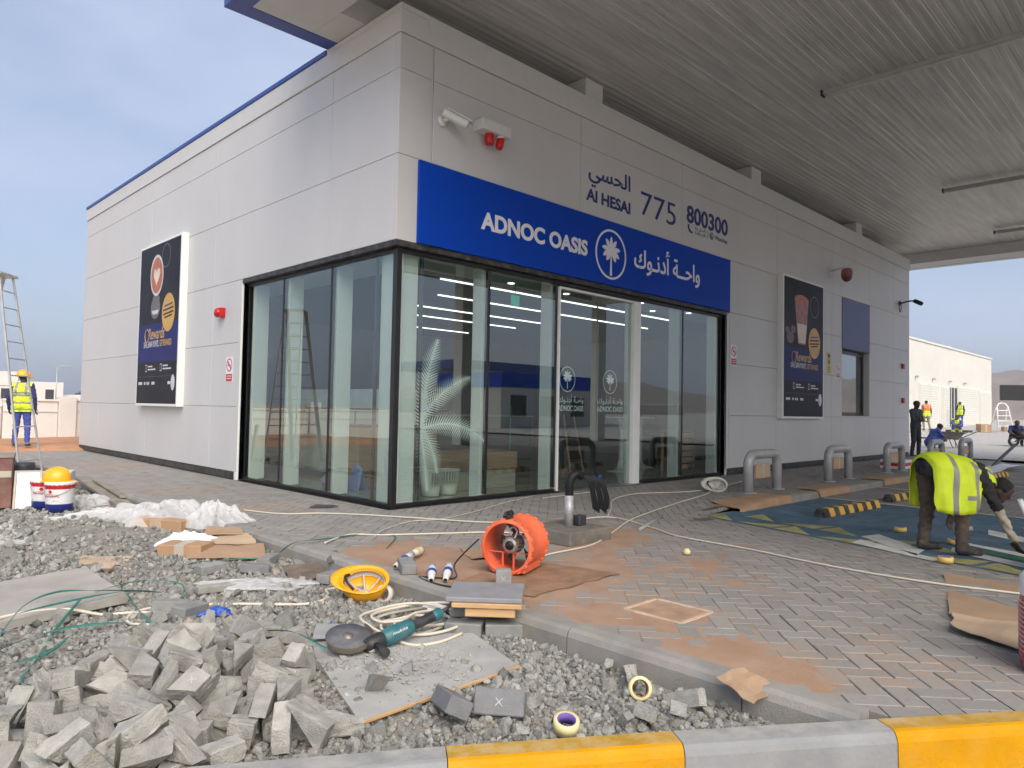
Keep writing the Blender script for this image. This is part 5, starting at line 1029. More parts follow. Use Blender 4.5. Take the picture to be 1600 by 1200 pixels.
(1136,-3.86,-3.677,0.069,0.86,-0.22,-0.23,0.4),(1137,-3.729,-3.084,0.008,0.02,-0.28,0.4,-0.87),(1138,-4.618,-3.805,0.026,0.67,0.69,-0.21,-0.2),(1139,-3.376,-3.765,0.041,0.64,-0.69,0.09,-0.31),
(1140,-3.882,-3.857,0.143,0.97,0.08,0.23,-0.04),(1141,-3.584,-4.644,-0.037,0.46,-0.21,-0.66,0.55),(1142,-3.64,-3.672,-0.007,0.54,-0.08,-0.82,0.18),(1143,-3.544,-3.117,0.037,0.73,-0.29,0.03,-0.62),
(1144,-3.328,-3.418,0.065,0.67,-0.66,0.27,0.21),(1145,-3.64,-2.956,0.009,0.02,0.98,-0.19,0.02),(1146,-3.71,-3.774,0.066,0.18,0.85,0.48,0.13),(1147,-3.226,-3.632,-0.066,0.2,-0.29,-0.64,0.68),
(1148,-3.554,-2.95,-0.073,0.01,0.19,0.98,0.0),(1149,-3.675,-4.334,0.015,0.19,0.41,-0.53,-0.71),(1150,-3.919,-4.113,0.094,0.2,-0.19,0.94,0.22),(1151,-3.314,-3.327,0.052,0.67,-0.66,0.2,0.26),
(1152,-4.593,-3.413,-0.079,0.35,0.02,0.71,0.61),(1153,-3.196,-3.297,0.009,0.75,0.01,-0.0,-0.67),(1154,-3.76,-3.588,0.104,0.71,0.41,0.05,-0.58),(1155,-4.441,-4.247,0.034,0.04,-0.23,0.61,0.76),
(1156,-4.209,-4.129,0.058,0.59,-0.63,0.42,-0.27),(1157,-3.975,-3.5,0.056,0.34,-0.26,-0.6,0.68),(1158,-4.325,-4.177,0.005,0.57,-0.48,0.66,-0.11),(1159,-4.126,-3.69,0.03,0.32,0.07,-0.43,0.84),
(1160,-3.573,-3.845,0.082,0.03,-0.32,0.94,0.08),(1161,-4.296,-3.625,0.069,0.15,0.85,0.48,-0.14),(1162,-3.728,-2.893,-0.088,0.34,-0.62,-0.34,0.62),(1163,-3.705,-3.205,0.007,0.02,-0.14,-0.36,-0.92),
(1164,-4.051,-4.399,-0.033,0.64,0.28,-0.65,0.28)]

# ================================================================ THINGS ON THE GROUND
m_galv = mat('grey_painted_tube', (.40,.40,.405), .38, .15, var=.12, scale=5, dust=.2)
m_card = mat('cardboard', (.36,.235,.145), .85, var=.14, scale=3, bump=.2, bscale=18, dust=.25)
m_cardl = mat('cardboard_light', (.46,.335,.225), .85, var=.12, scale=3, bump=.2, bscale=18)
m_conc = mat('concrete_grey', (.27,.27,.26), .9, var=.14, scale=12, bump=.6, bscale=160, rand=.12)
m_piece = mat('cut_paver_concrete', (.32,.31,.28), .9, var=.2, scale=16, bump=.7, bscale=130, rand=.2, dust=.35, dustcol=(.46,.45,.41))
m_pdark = mat('paver_concrete_dark', (.20,.20,.205), .9, var=.12, scale=14, bump=.5, bscale=170, rand=.08)
m_cable = mat('cream_cable', (.62,.56,.46), .5, var=.06); m_bcable = mat('black_cable', (.02,.02,.02), .5)
m_chalk = mat('chalk_mark', (.55,.55,.53), .9)
def gz_(x, y, d=0): return float(z_grav(x, y))+d
# ---- U-shaped steel bollards
for k, (x0, lab) in enumerate(((5.35,'nearest U-shaped steel bollard, beside the glazed front'),(8.5,'second U-shaped steel bollard along the kerb, under the milkshake poster'),(11.75,'third U-shaped steel bollard along the kerb, before the narrow window'),(15.0,'fourth U-shaped steel bollard, just left of the bending worker\'s back'),(17.9,'fifth and farthest U-shaped steel bollard, above the bending worker\'s vest'))):
    w = 1.0; y = -1.96; o = thing('u_bollard', lab, 'bollard', (x0,y,0), group='U-shaped steel bollards'); r = .075; H = .60
    path = [(0,0,.0),(0,0,H-.16)]+[(.16-.16*math.cos(t), 0, H-.16+.16*math.sin(t)) for t in np.linspace(.2,math.pi/2,6)]+[(w-.16+.16*math.sin(t), 0, H-.16+.16*math.cos(t)) for t in np.linspace(0.0,math.pi/2-.2,6)]+[(w,0,H-.16),(w,0,0)]
    mb = MB(); mb.tube(path, r, 14); mb.build('tube', m_galv, o)
    for xx in (0,w): mb = MB(); mb.lathe([(.078,.0),(.13,.0),(.13,.012),(.078,.016)], 16, 0, None, (xx,0,.002)); mb.build('foot_plate', m_galv, o)
    mb = MB(); mb.box(w*.22,-.02,.22,w*.72,.02,.44,c=.006); mb.build('wrapped_panel', m_cardl, o); mb = MB(); mb.box(w*.44,-.026,.215,w*.50,.026,.445,c=.002); mb.build('tape', m_pale, o)
# ---- black and yellow wheel stops
m_rub = mat('black_rubber', (.022,.022,.023), .7, var=.2, dust=.4); m_ry = mat('rubber_yellow', (.66,.37,.02), .5, var=.08, dust=.15)
for k, (x0, lab) in enumerate(((4.35,'nearest black and yellow wheel stop, lying in the blue bay'),(7.0,'second black and yellow wheel stop, partly behind the bending worker'),(9.65,'third wheel stop, seen over the bending worker\'s head'),(13.0,'fourth wheel stop, under the grey bent pole'))):
    o = thing('wheel_stop', lab, 'wheel stop', (x0,-3.47,-.094), -.06, group='wheel stops in the parking bays'); L = 1.75; pr = [(-.08,0),(-.075,.03),(-.045,.105),(.045,.105),(.075,.03),(.08,0)]
    n_ = 12; seg = L/n_
    for i in range(n_):
        mb = MB(); a = i*seg; b = a+seg; g = .006 if i in (0,n_-1) else 0
        vs = [(a,y,z) for y,z in pr]+[(b,y,z) for y,z in pr]; mb.add(vs, [(j,j+1,7+j,6+j)[::-1] for j in range(5)]+[(0,1,2,3,4,5),(11,10,9,8,7,6)]); mb.build('yellow_block' if i%2 else 'black_block', m_ry if i%2 else m_rub, o)
# ---- concrete plinth with capped steel post and hanging black cable
o = thing('cable_post', 'short steel post on a concrete plinth with black cable looped over its top', 'post', (.12,-2.74,0))
mb = MB(); mb.box(-.31,-.30,0,.31,.30,.125,c=.008); mb.build('plinth', mat('damp_concrete', (.145,.13,.11), .85, var=.2, scale=5, bump=.3, dust=.3), o)
mb = MB(); mb.tube([(.02,0,.12),(.02,0,.42)], .044, 14); mb.build('post', mat('rough_galvanised', (.42,.42,.41), .5, .4, var=.25, scale=20), o)
mb = MB(); mb.cbox((.11,.1,.10), .01, None, 0, (.13,-.04,.175)); mb.build('junction_box', m_dark, o)
hose = catmull([(.02,0,.36),(.02,0,.50),(.035,-.005,.58),(.09,-.03,.625),(.15,-.05,.60)],6); m_hose = mat('black_conduit', (.011,.011,.012), .5, var=.2, scale=30, spec=.25)
rs = [.042*(1+.05*math.sin(i*2.6)) for i in range(len(hose))]; mb = MB(); mb.tube(hose, rs, 14); mb.build('conduit', m_hose, o)
for k in range(9):
    a = k/8-.5; mb = MB(); mb.tube(catmull([(.12,-.04,.60+.012*math.sin(k)),(.17+.012*k,-.10-.011*k,.57),(.19+.015*k,-.14-.014*k,.43-.01*(k%3)),(.205+.012*k,-.155-.012*k,.29-.012*(k%4))],6), .011, 6); mb.build('cable', m_hose, o)
# ---- orange duct fan lying on its side
m_or = mat('fan_orange', (.78,.13,.045), .42, var=.12, scale=7, dust=.25, dustcol=(.70,.42,.30)); m_mot = mat('fan_motor', (.34,.32,.30), .4, .5, var=.35, scale=25)
fa = Vector((.927,.375,0)); fz_ = Vector((0,0,1)); fy = fz_.cross(fa); FM = Matrix((fy, fz_, fa)).transposed()   # local z = axis, local y = up
o = thing('duct_fan', 'orange tubular ventilation fan standing on sandy paving', 'fan', (-1.42,-3.46,.212)); RR = .195; LL = .36
prof = [(RR*.93,0),(RR*1.02,-.005),(RR*1.06,.012),(RR*1.04,.035),(RR,.05),(RR*.985,LL*.5),(RR,LL-.05),(RR*1.04,LL-.035),(RR*1.06,LL-.012),(RR*1.02,LL+.005),(RR*.93,LL),(RR*.93,0)]
mb = MB(); mb.lathe(prof, 48, 0, FM); mb.build('housing', m_or, o)
for k in range(18):
    t = 2*math.pi*k/18
    for zz in (.005,LL-.03): mb = MB(); c = FM @ Vector((RR*1.055*math.cos(t), RR*1.055*math.sin(t), zz+.012)); mb.cbox((.03,.016,.034), .005, FM @ Matrix.Rotation(t+math.pi/2,3,'Z'), 0, c); mb.build('rim_rib', m_or, o)
mb = MB(); mb.lathe([(0,.06),(.05,.06),(.062,.075),(.065,.21),(.05,.23),(0,.24)], 20, 0, FM, FM @ Vector((0,.005,0))); mb.build('motor', m_mot, o)
for k in range(14): t = 2*math.pi*k/14; mb = MB(); c = FM @ Vector((.067*math.cos(t),.067*math.sin(t)+.005,.14)); mb.cbox((.012,.003,.11), .001, FM @ Matrix.Rotation(t,3,'Z'), 0, c); mb.build('motor_fin', m_mot, o)
mb = MB(); mb.lathe([(0,.052),(.03,.052),(.036,.06),(.0,.062)], 16, 0, FM, FM @ Vector((0,.005,0))); mb.build('motor_cap', m_black, o)
for (x0,y0,x1,y1) in ((-.18,-.055,.18,-.055),(-.02,-.055,-.02,-.18),(.07,-.055,.07,-.165)): mb = MB(); mb.beam(FM @ Vector((x0,y0,.10)), FM @ Vector((x1,y1,.10)), .018, .006, .002); mb.build('bracket', m_or, o)
for k in range(6):
    t = 2*math.pi*k/6; mb = MB(); p0 = []; 
    for (rr, tw) in ((.06,.75),(.12,.55),(.175,.4)):
        for s in (-1,1): q = Vector((rr*math.cos(t+s*.22), rr*math.sin(t+s*.22), .285+s*.028*tw)); p0.append(FM @ q)
    mb.add(p0, [(0,1,3,2),(2,3,5,4)]); mb.build('blade', mat('fan_blade', (.16,.15,.14), .5, .4), o)
mb = MB(); mb.tube(catmull([FM @ Vector(v) for v in ((-.03,.06,.09),(-.05,.11,.09),(-.02,.14,.1),(.02,.12,.12),(.01,.07,.12))],5), .008, 6); mb.build('lead', mat('white_lead', (.6,.58,.54), .5), o)
mb = MB(); c = FM @ Vector((.03,RR+.022,.10)); mb.cbox((.05,.035,.10), .01, FM, 0, c); mb.tube([FM @ Vector(v) for v in ((.03,RR+.03,.02),(.03,RR+.055,.05),(.03,RR+.055,.16),(.03,RR+.03,.19))], .011, 8); mb.build('handle', m_bcable, o)
for s in (-1,1): mb = MB(); mb.beam(FM @ Vector((s*.13,-.16,.02)), FM @ Vector((s*.13,-.16,LL-.02)), .03, .05, .004); mb.build('foot', m_or, o)
o = tag(MB().tube(catmull([(-1.66,-3.42,.30),(-1.78,-3.30,.12),(-1.80,-3.32,.02),(-1.95,-3.1,.012),(-2.0,-3.45,.02),(-1.85,-3.75,.02)],8), .007, 6).build('fan_lead', m_bcable), 'thin black lead trailing from the orange fan over the sand', 'cable')
# half-buried brown tarpaulin/board in front of the fan
def quad_sheet(name, corners, thick, m, parent=None, n=8, wave=.006, seed=0, rough=.0):
    r = random.Random(seed); P = [Vector(c) for c in corners]; vs = []; ph = [r.uniform(0,6) for _ in range(4)]; fs = []
    for side in (1, 0):
        for i in range(n+1):
            for j in range(n+1):
                u, v = i/n, j/n; p = P[0]*(1-u)*(1-v)+P[1]*u*(1-v)+P[2]*u*v+P[3]*(1-u)*v
                w = wave*(math.sin(5*u+ph[0]+3*v)+.7*math.sin(9*v+ph[1])+.5*math.sin(13*u*v+ph[2]))*.5+abs(wave)*.9
                e = 0
                if rough and (i in (0,n) or j in (0,n)): e = rough
                vs.append((p.x+r.uniform(-e,e)*(side), p.y+r.uniform(-e,e)*(side), p.z+w-(0 if side else thick)))
    N = (n+1)**2; k = n+1
    if rough:
        for q in range(N): vs[N+q] = (vs[q][0], vs[q][1], vs[q][2]-thick)
    for i in range(n):
        for j in range(n): a = i*k+j; fs.append((a,a+k,a+k+1,a+1)); fs.append((N+a,N+a+1,N+a+k+1,N+a+k))
    for i in range(n): fs += [(i,N+i,N+i+1,i+1)[::-1],(n*k+i,n*k+i+1,N+n*k+i+1,N+n*k+i)[::-1],(i*k,(i+1)*k,N+(i+1)*k,N+i*k)[::-1],(i*k+n,N+i*k+n,N+(i+1)*k+n,(i+1)*k+n)[::-1]]
    mb = MB(); mb.add(vs, fs, 0, False); return mb.build(name, m, parent)
o = tag(quad_sheet('fan_mat', [(-1.95,-3.42,.008),(-1.72,-4.02,.008),(-.72,-3.98,.008),(-.95,-3.10,.008)], .004, mat('brown_mat', (.25,.15,.095), .9, var=.25, scale=6, dust=.5, dustcol=(.42,.24,.13)), n=10, wave=.004, rough=.02, seed=4), 'brown sandy board lying under the orange fan', 'board')
# ---- single paver blocks standing about (each one its own thing)
def block(label, loc, rot, mm=None, cross=False, size=(.225,.112,.078), group='loose paver blocks'):
    o = thing('paver_block', label, 'block', loc, group=group); o.rotation_euler = rot
    mb = MB(); mb.cbox(size, .005); mb.build('block', mm or m_conc, o)
    if cross:
        for s in (-1,1): mb = MB(); mb.cbox((.045,.003,.0006), .0001, Matrix.Rotation(s*.8,3,'Z'), 0, (0,0,size[2]/2+.0008)); mb.build('chalk_stroke', m_chalk, o)
    return o
block('grey block with white chalk cross standing in front of the orange fan', (-1.64,-3.66,.06), (R(90),R(90),R(-42)), m_conc, True, (.115,.11,.078))
block('dark grey block standing tilted on the gravel, left of its twin', (-3.12,-4.86,-.045), (R(28),R(8),R(68)), m_pdark)
block('dark grey block with chalk line, right of its tilted twin', (-2.94,-4.98,-.06), (R(62),R(0),R(-52)), m_pdark, True)
for k, (x, y, rz, lab) in enumerate(((-2.78,-1.42,.2,'flat grey block left of the crumpled plastic on the gravel'),(-2.52,-1.66,-.5,'dark block behind the white plastic film'),(-2.30,-1.45,.7,'flat block nearest the cardboard sheets'),(-2.22,-2.32,.5,'pale block leaning at the kerb above the upturned helmet'),(-2.20,-2.84,-.3,'grey block on the gravel right of the tape ring'),(-1.93,-2.92,1.1,'block resting on the kerb between the white plugs'),(-3.0,-2.10,.05,'long flat slab piece lying beside the white plastic'),(-3.42,-2.35,-.4,'upper flat block at the back of the heap'),(-3.36,-2.52,.5,'lower flat block at the back of the heap'))):
    block(lab, (x,y,(.06 if k == 5 else gz_(x,y,.045))), (random.uniform(-.1,.1),random.uniform(-.12,.12),rz), (m_conc,m_pdark,m_conc,m_conc,m_conc,m_conc,m_piece,m_conc,m_conc)[k], False, (.225,.112,.07) if k != 6 else (.32,.07,.05))
# ---- heap of cut paver pieces
gtxt = 'cut paver pieces in the heap'
for k, (seed, x, y, z, qw, qx, qy, qz) in enumerate(PILE):
    if not (-.2 < z < .6): continue
    me = piece_mesh(seed, [m_piece]); o = link('paver_piece', me); o.location = (-3.98+(x+3.9)*.9, -3.90+(y+3.75)*.9, -.122+(z+.125)*.9); o.scale = (.9,.9,.9); o.rotation_mode = 'QUATERNION'; o.rotation_quaternion = (qw,qx,qy,qz)
    tag(o, 'broken pale grey paver piece in the heap left of the angle grinder', 'paver piece', gtxt)
    if k % 6 == 0:                                           # white chalk crosses on some cut faces
        up = o.rotation_quaternion.to_matrix() @ Vector((0,0,1)); sgn = 1 if up.z > 0 else -1
        if abs(up.z) > .5 and z > -.03:
            tag(o, 'heap paver piece marked with a white chalk cross', group='chalk marked paver pieces')
            for s in (-1,1): mb = MB(); mb.cbox((.036,.0025,.0006), .0001, Matrix.Rotation(s*.75,3,'Z'), 0, (0,0,sgn*(.078/2+.0012))); mb.build('chalk_stroke', m_chalk, o)
for k, (x, y, s, lab) in enumerate(((-2.50,-5.47,.09,'speckled broken block end by the yellow kerb, left of the carton scrap'),(-2.36,-5.52,.08,'white broken block bit between two others by the yellow kerb'),(-2.22,-5.52,.11,'grey jagged block chunk against the gravel kerb end'),(-2.62,-5.43,.05,'small flat concrete chip by the yellow kerb'),(-3.22,-4.42,.09,'cut corner piece lying on the dusty plywood'),(-2.98,-4.35,.05,'thin flake of concrete on the dusty plywood'))):
    o = link('paver_fragment', piece_mesh(40+k, [m_conc if k%2 else m_piece])); o.location = (x,y,(-.08 if k < 4 else -.07)); o.scale = (s/.11,)*3; o.rotation_euler = (.3*k,.5-.2*k,k*1.1); tag(o, lab, 'paver piece', 'concrete fragments')
# ---- tape rolls
m_tape = mat('masking_tape', (.72,.62,.33), .55, var=.06); m_tapc = mat('tape_core', (.16,.10,.35), .7)
def tape(label, loc, rot, r=.055, h=.05, core=m_tapc, mm=m_tape):
    o = thing('tape_roll', label, 'tape', loc, group='tape rolls'); o.rotation_euler = rot
    mb = MB(); mb.lathe([(r*.74,-h/2),(r,-h/2),(r,h/2),(r*.74,h/2)], 28); mb.build('tape', mm, o); mb = MB(); mb.lathe([(r*.735,h/2+.001),(r*.68,h/2+.001),(r*.68,-h/2-.001),(r*.735,-h/2-.001)], 28); mb.build('core', core, o)
tape('cream tape roll with blue core standing against the yellow kerb', (-2.86,-5.30,-.075), (R(14),R(-10),0))
tape('cream tape roll lying on its side with a concrete bit behind it', (-2.30,-5.28,-.075), (R(70),R(10),R(-48)), core=mat('tape_core_brown', (.28,.16,.09), .8))
tape('pale tape ring beside the upturned helmet', (-2.22,-3.06,-.075), (R(75),0,R(-65)), .062, .055, mat('tape_core_pale', (.42,.36,.32), .8), mat('tape_white', (.58,.53,.47), .6))
m_tyel = mat('tape_yellow', (.78,.55,.14), .5, var=.06)
tape('yellow tape roll at the worker\'s fingertips on the paving edge', (2.35,-5.42,-.062), (0,0,0), .065, .05, m_tapc, m_tyel)
tape('yellow tape roll in the blue bay left of the worker', (3.92,-4.57,-.062), (0,0,0), .065, .05, m_tapc, m_tyel)
tape('flattened yellow tape roll between the worker\'s feet and hand', (3.5,-5.22,-.065), (R(8),0,.4), .07, .045, m_tapc, m_tyel)
o = tag(link('paver_fragment', piece_mesh(71, [m_piece])), 'grey concrete wedge standing behind the side-lying tape roll', 'paver piece', 'concrete fragments'); o.location = (-2.235,-5.19,-.05); o.rotation_euler = (1.3,.3,.5); o.scale = (.8,.8,.6)
# ---- carton scrap, torn cardboard
tag(quad_sheet('carton_scrap', [(-2.20,-5.80,-.03),(-1.98,-5.83,-.01),(-2.02,-5.66,.05),(-2.17,-5.60,.03)], .004, m_card, n=5, wave=.01, rough=.008, seed=3), 'torn brown carton scrap leaning at the kerb end', 'cardboard')
tag(quad_sheet('cardboard_sheet', [(1.44,-5.63,float(z_pave(1.44,-5.63))+.014),(-.06,-6.04,.012),(.22,-6.85,.012),(1.75,-6.50,float(z_pave(1.75,-6.5))+.014)], .005, m_card, n=10, wave=.007, rough=.006, seed=9), 'large flat cardboard sheet on the paving at the right edge', 'cardboard')
tag(quad_sheet('cardboard_sheet', [(-.06,-6.06,.02),(-.44,-6.14,.03),(-.60,-6.60,.015),(.12,-6.72,.03)], .005, m_cardl, n=8, wave=.016, rough=.012, seed=10), 'smaller curled cardboard flap in front of the large sheet', 'cardboard')
for k, (cs, mm, lab) in enumerate((([(-2.80,-.92,-.09),(-2.27,-1.35,-.09),(-2.10,-.95,-.05),(-2.45,-.42,-.06)], m_card, 'lowest brown cardboard sheet on the gravel beside the taped box'),([(-2.55,-.55,-.055),(-2.16,-.92,-.04),(-2.10,-.62,.0),(-2.35,-.22,-.02)], m_cardl, 'middle pale cardboard sheet under the plastic heap'),([(-2.45,-.35,-.02),(-2.14,-.62,.0),(-2.09,-.40,.03),(-2.28,-.10,.02)], m_card, 'top cardboard strip lying against the kerb'),([(-3.52,-.55,-.105),(-3.25,-.80,-.105),(-3.10,-.55,-.10),(-3.42,-.25,-.10)], m_cardl, 'small pale cardboard scrap above the concrete board'),([(-2.48,-2.22,-.10),(-2.16,-2.30,-.09),(-2.10,-1.90,-.06),(-2.35,-1.78,-.09)], mat('dark_board', (.17,.13,.10), .8, var=.3), 'dark warped board on the gravel left of the kerb blocks'),([(-1.05,-2.5,.012),(-1.25,-2.9,.012),(-1.0,-3.0,.012),(-.8,-2.7,.012)], m_card, 'thin brown scrap on the sand behind the fan'),([(2.85,-6.0,-.085),(2.9,-6.2,-.085),(2.3,-6.4,-.085),(2.25,-6.2,-.085)], m_card, 'narrow cardboard strip beneath the paint bucket'))):
    tag(quad_sheet('cardboard_scrap', cs, .005, mm, n=6, wave=.008, rough=.012, seed=20+k), lab, 'cardboard')
def carton(label, loc, rz, size, tape_m=m_pale):
    o = thing('cardboard_box', label, 'box', loc, rz); mb = MB(); mb.cbox(size, .006, None, 0, (0,0,size[2]/2)); mb.build('body', mat('carton_orange', (.40,.245,.14), .8, var=.08), o); mb = MB(); mb.cbox((size[0]*.22,size[1]+.006,size[2]+.006), .002, None, 0, (0,0,size[2]/2)); mb.build('tape', tape_m, o)
carton('taped brown carton lying on the gravel in front of the white bag', (-2.68,-.62,-.115), R(-48), (.40,.26,.10))
# ---- crumpled plastic
m_film2 = bpy.data.materials.new('clear_plastic'); m_film2.use_nodes = True
nt = m_film2.node_tree; b_ = nt.nodes['Principled BSDF']; b_.inputs['Base Color'].default_value = (.80,.80,.80,1); b_.inputs['Roughness'].default_value = .22; b_.inputs['Alpha'].default_value = .42; MATS['clear_plastic'] = m_film2
m_bag = mat('white_bag', (.72,.72,.72), .4, var=.04)
def crumple(name, label, cx, cy, z0, rx, ry, h, rz, seed, m, n=54, hole=0.):
    r = random.Random(seed); fold = [(r.uniform(-13,13), r.uniform(-13,13), r.uniform(0,6), r.uniform(.2,1)) for _ in range(12)]; vs = []; fs = []; c, s = math.cos(rz), math.sin(rz)
    for i in range(n+1):
        for j in range(n+1):
            u = 2*i/n-1; v = 2*j/n-1; d = math.hypot(u, v); 
            uu = u*math.sqrt(1-v*v/2); vv = v*math.sqrt(1-u*u/2); edge = 1-(uu*uu+vv*vv)
            f = sum(w*abs(math.sin(a*uu+b*vv+p)) for a, b, p, w in fold)/5.6; lump = .5+.5*math.sin(3*uu+seed)*math.cos(2.3*vv+seed*.7)
            z = h*(edge**.6 if edge > 0 else 0)*(.25+.75*f)*(.45+.55*lump)+.004
            k = 1+.16*math.sin(5*math.atan2(vv,uu)+seed)+.1*math.sin(11*math.atan2(vv,uu)); x = uu*rx*k+.03*rx*math.sin(f*9); y = vv*ry*k
            vs.append((cx+c*x-s*y, cy+s*x+c*y, z0+z))
    k = n+1
    for i in range(n):
        for j in range(n): fs.append((i*k+j,(i+1)*k+j,(i+1)*k+j+1,i*k+j+1))
    mb = MB(); mb.add(vs, fs, 0, False); o = mb.build(name, m); return tag(o, label, 'plastic')
crumple('plastic_sheet', 'big crumpled clear plastic sheet heaped against the kerb', -2.35,1.05,-.10,.62,.40,.34,R(-62),3,m_film2)
crumple('plastic_sheet', 'long tail of clear plastic sheet reaching left across the gravel', -2.62,1.85,-.115,.62,.20,.13,R(-35),8,m_film2)
crumple('plastic_sheet', 'clear plastic bag lying on the kerb edge at the right of the heap', -2.0,.35,-.06,.42,.24,.26,R(-68),5,m_film2)
crumple('plastic_bag', 'crumpled white plastic bag on top of the taped carton', -2.55,-.36,-.09,.27,.20,.17,R(-40),2,m_bag,24)
crumple('plastic_film', 'flat whitish plastic film between grey blocks on the gravel', -2.72,-2.12,-.11,.40,.17,.06,R(-40),6,m_film2,22)
crumple('plastic_scrap', 'bright blue plastic scrap near the back of the paver heap', -3.26,-2.66,-.11,.10,.07,.06,R(-30),4,mat('blue_scrap', (.02,.08,.42), .35),12)
crumple('plastic_scrap', 'small blue wrapper beside the grinder disc', -2.86,-3.42,-.10,.05,.035,.035,0,9,mat('blue_scrap2', (.02,.16,.50), .35),10)
crumple('plastic_scrap', 'white wrapper scrap lying on the coiled cable', -2.18,-3.60,-.07,.09,.05,.03,R(-50),12,m_bag,10)
crumple('paper_scrap', 'grey folded rag hanging over the kerb', -1.98,-1.98,-.03,.22,.07,.06,R(60),15,mat('grey_rag', (.13,.125,.115), .9),16)
crumple('paper_scrap', 'dark torn membrane strip on the paving below the left window', -.62,.55,.004,.16,.07,.04,R(-20),16,mat('dark_strip', (.05,.05,.05), .7),14)
carton('kraft bundle wrapped inside the clear plastic sheet', (-2.42,.72,-.11), R(-58), (.62,.24,.13), m_cardl)
# ---- concrete board, planks and platform
tag(quad_sheet('cement_board', [(-4.75,-2.32,-.05),(-3.60,-2.08,-.045),(-3.58,-1.02,-.04),(-4.7,-1.25,-.05)], .05, mat('cement_board_grey', (.34,.32,.29), .9, var=.16, scale=4, bump=.4, bscale=90, dust=.4), n=8, wave=.004, seed=5), 'large grey cement board lying on the gravel at the left edge', 'board')
tag(quad_sheet('white_board', [(-4.2,.72,-.08),(-3.60,.66,-.085),(-3.50,2.0,-.085),(-4.1,2.1,-.08)], .03, mat('offwhite_board', (.50,.49,.46), .8, var=.1), n=5, wave=.003, seed=6), 'thin white board lying far left on the gravel', 'board')
o = thing('plywood_board', 'dust-covered plywood board under the angle grinder', 'board'); quad_sheet('sheet', [(-3.46,-4.66,-.10),(-2.50,-4.66,-.09),(-2.32,-4.10,-.085),(-3.10,-3.52,-.095)], .016, mat('dusty_plywood', (.36,.355,.34), .95, var=.13, scale=5, bump=.5, bscale=70), o, 8, .004, 7)
mb = MB(); mb.beam((-3.46,-4.668,-.098),(-2.50,-4.668,-.088),.012,.016); mb.build('edge_strip', mat('ply_edge', (.50,.31,.15), .8), o)
# rubble crumbs and dust thrown by the cutting on the plywood: stuff
vs = []; fs = []; r = random.Random(8)
for k in range(700):
    u, v = r.gauss(.5,.2), r.gauss(.45,.22); x = -3.2+u*.8; y = -4.62+v*.9; s = r.lognormvariate(-5.2,.5); c = Vector((x,y,-.088+s*.3)); o_ = len(vs)
    for d in ((1,0,0),(-1,0,0),(0,1,0),(0,-1,0),(0,0,1),(0,0,-1)): vs.append(c+Vector(d)*s*r.uniform(.6,1.3))
    fs += [(o_+a,o_+b,o_+c_) for a,b,c_ in ((0,2,4),(2,1,4),(1,3,4),(3,0,4),(2,0,5),(1,2,5),(3,1,5),(0,3,5))]
mb = MB(); mb.add(vs, fs); tag(mb.build('concrete_crumbs', m_piece), 'concrete crumbs and chips scattered on the dusty plywood', 'rubble', kind='stuff')
o = thing('slab_platform', 'grey slab resting on timber offcuts and blocks beside the kerb', 'platform', (-2.14,-4.02,-.12), R(-48))
mb = MB(); mb.cbox((.46,.40,.03), .006, None, 0, (0,.02,.225)); mb.build('slab', mat('slate_slab', (.24,.24,.255), .7, var=.1, scale=6, dust=.3), o)
mb = MB(); mb.cbox((.42,.10,.028), .003, None, 0, (.02,-.14,.195)); mb.build('timber', mat('raw_timber', (.55,.34,.17), .75, var=.15, scale=4, streak=(1,1,8)), o); mb = MB(); mb.cbox((.30,.09,.05), .003, None, 0, (.04,-.13,.152)); mb.build('timber', MATS['raw_timber'], o)
mb = MB(); mb.cbox((.07,.07,.06), .003, None, 0, (-.19,.0,.175)); mb.build('timber', MATS['raw_timber'], o)
for (x, y, z) in ((-.12,-.10,.04),(.12,-.10,.04),(.0,.12,.04),(-.10,.02,.118),(.13,.05,.118)): mb = MB(); mb.cbox((.225,.112,.076), .005, Matrix.Rotation(.1*x*9,3,'Z'), 0, (x,y,z)); mb.build('block', m_conc, o)
o = thing('timber_plank', 'weathered grey plank leaning along the kerb near the paint buckets', 'timber'); mb = MB(); mb.beam((-2.22,2.55,-.09),(-1.98,5.6,.03),.20,.04); mb.build('plank', mat('weathered_wood', (.25,.22,.18), .85, var=.25, scale=5), o); mb = MB(); mb.beam((-2.10,3.1,-.02),(-1.97,4.9,.05),.10,.03); mb.build('batten', MATS['weathered_wood'], o)
# ---- access cover
o = thing('access_cover', 'square sandy access cover let into the paving', 'cover', (-1.28,-4.78,.0)); m_cov = mat('cover_concrete', (.38,.25,.165), .9, var=.25, scale=6, bump=.3); mb = MB(); mb.cbox((.32,.37,.02), .003, None, 0, (0,0,-.008)); mb.build('lid', m_cov, o)
for (x0,y0,x1,y1) in ((-.18,-.205,.18,-.205),(-.18,.205,.18,.205),(-.18,-.205,-.18,.205),(.18,-.205,.18,.205)): mb = MB(); mb.beam((x0,y0,-.002),(x1,y1,-.002),.026,.016,.003); mb.build('frame', mat('cover_frame', (.52,.38,.27), .8, var=.2, scale=12), o)
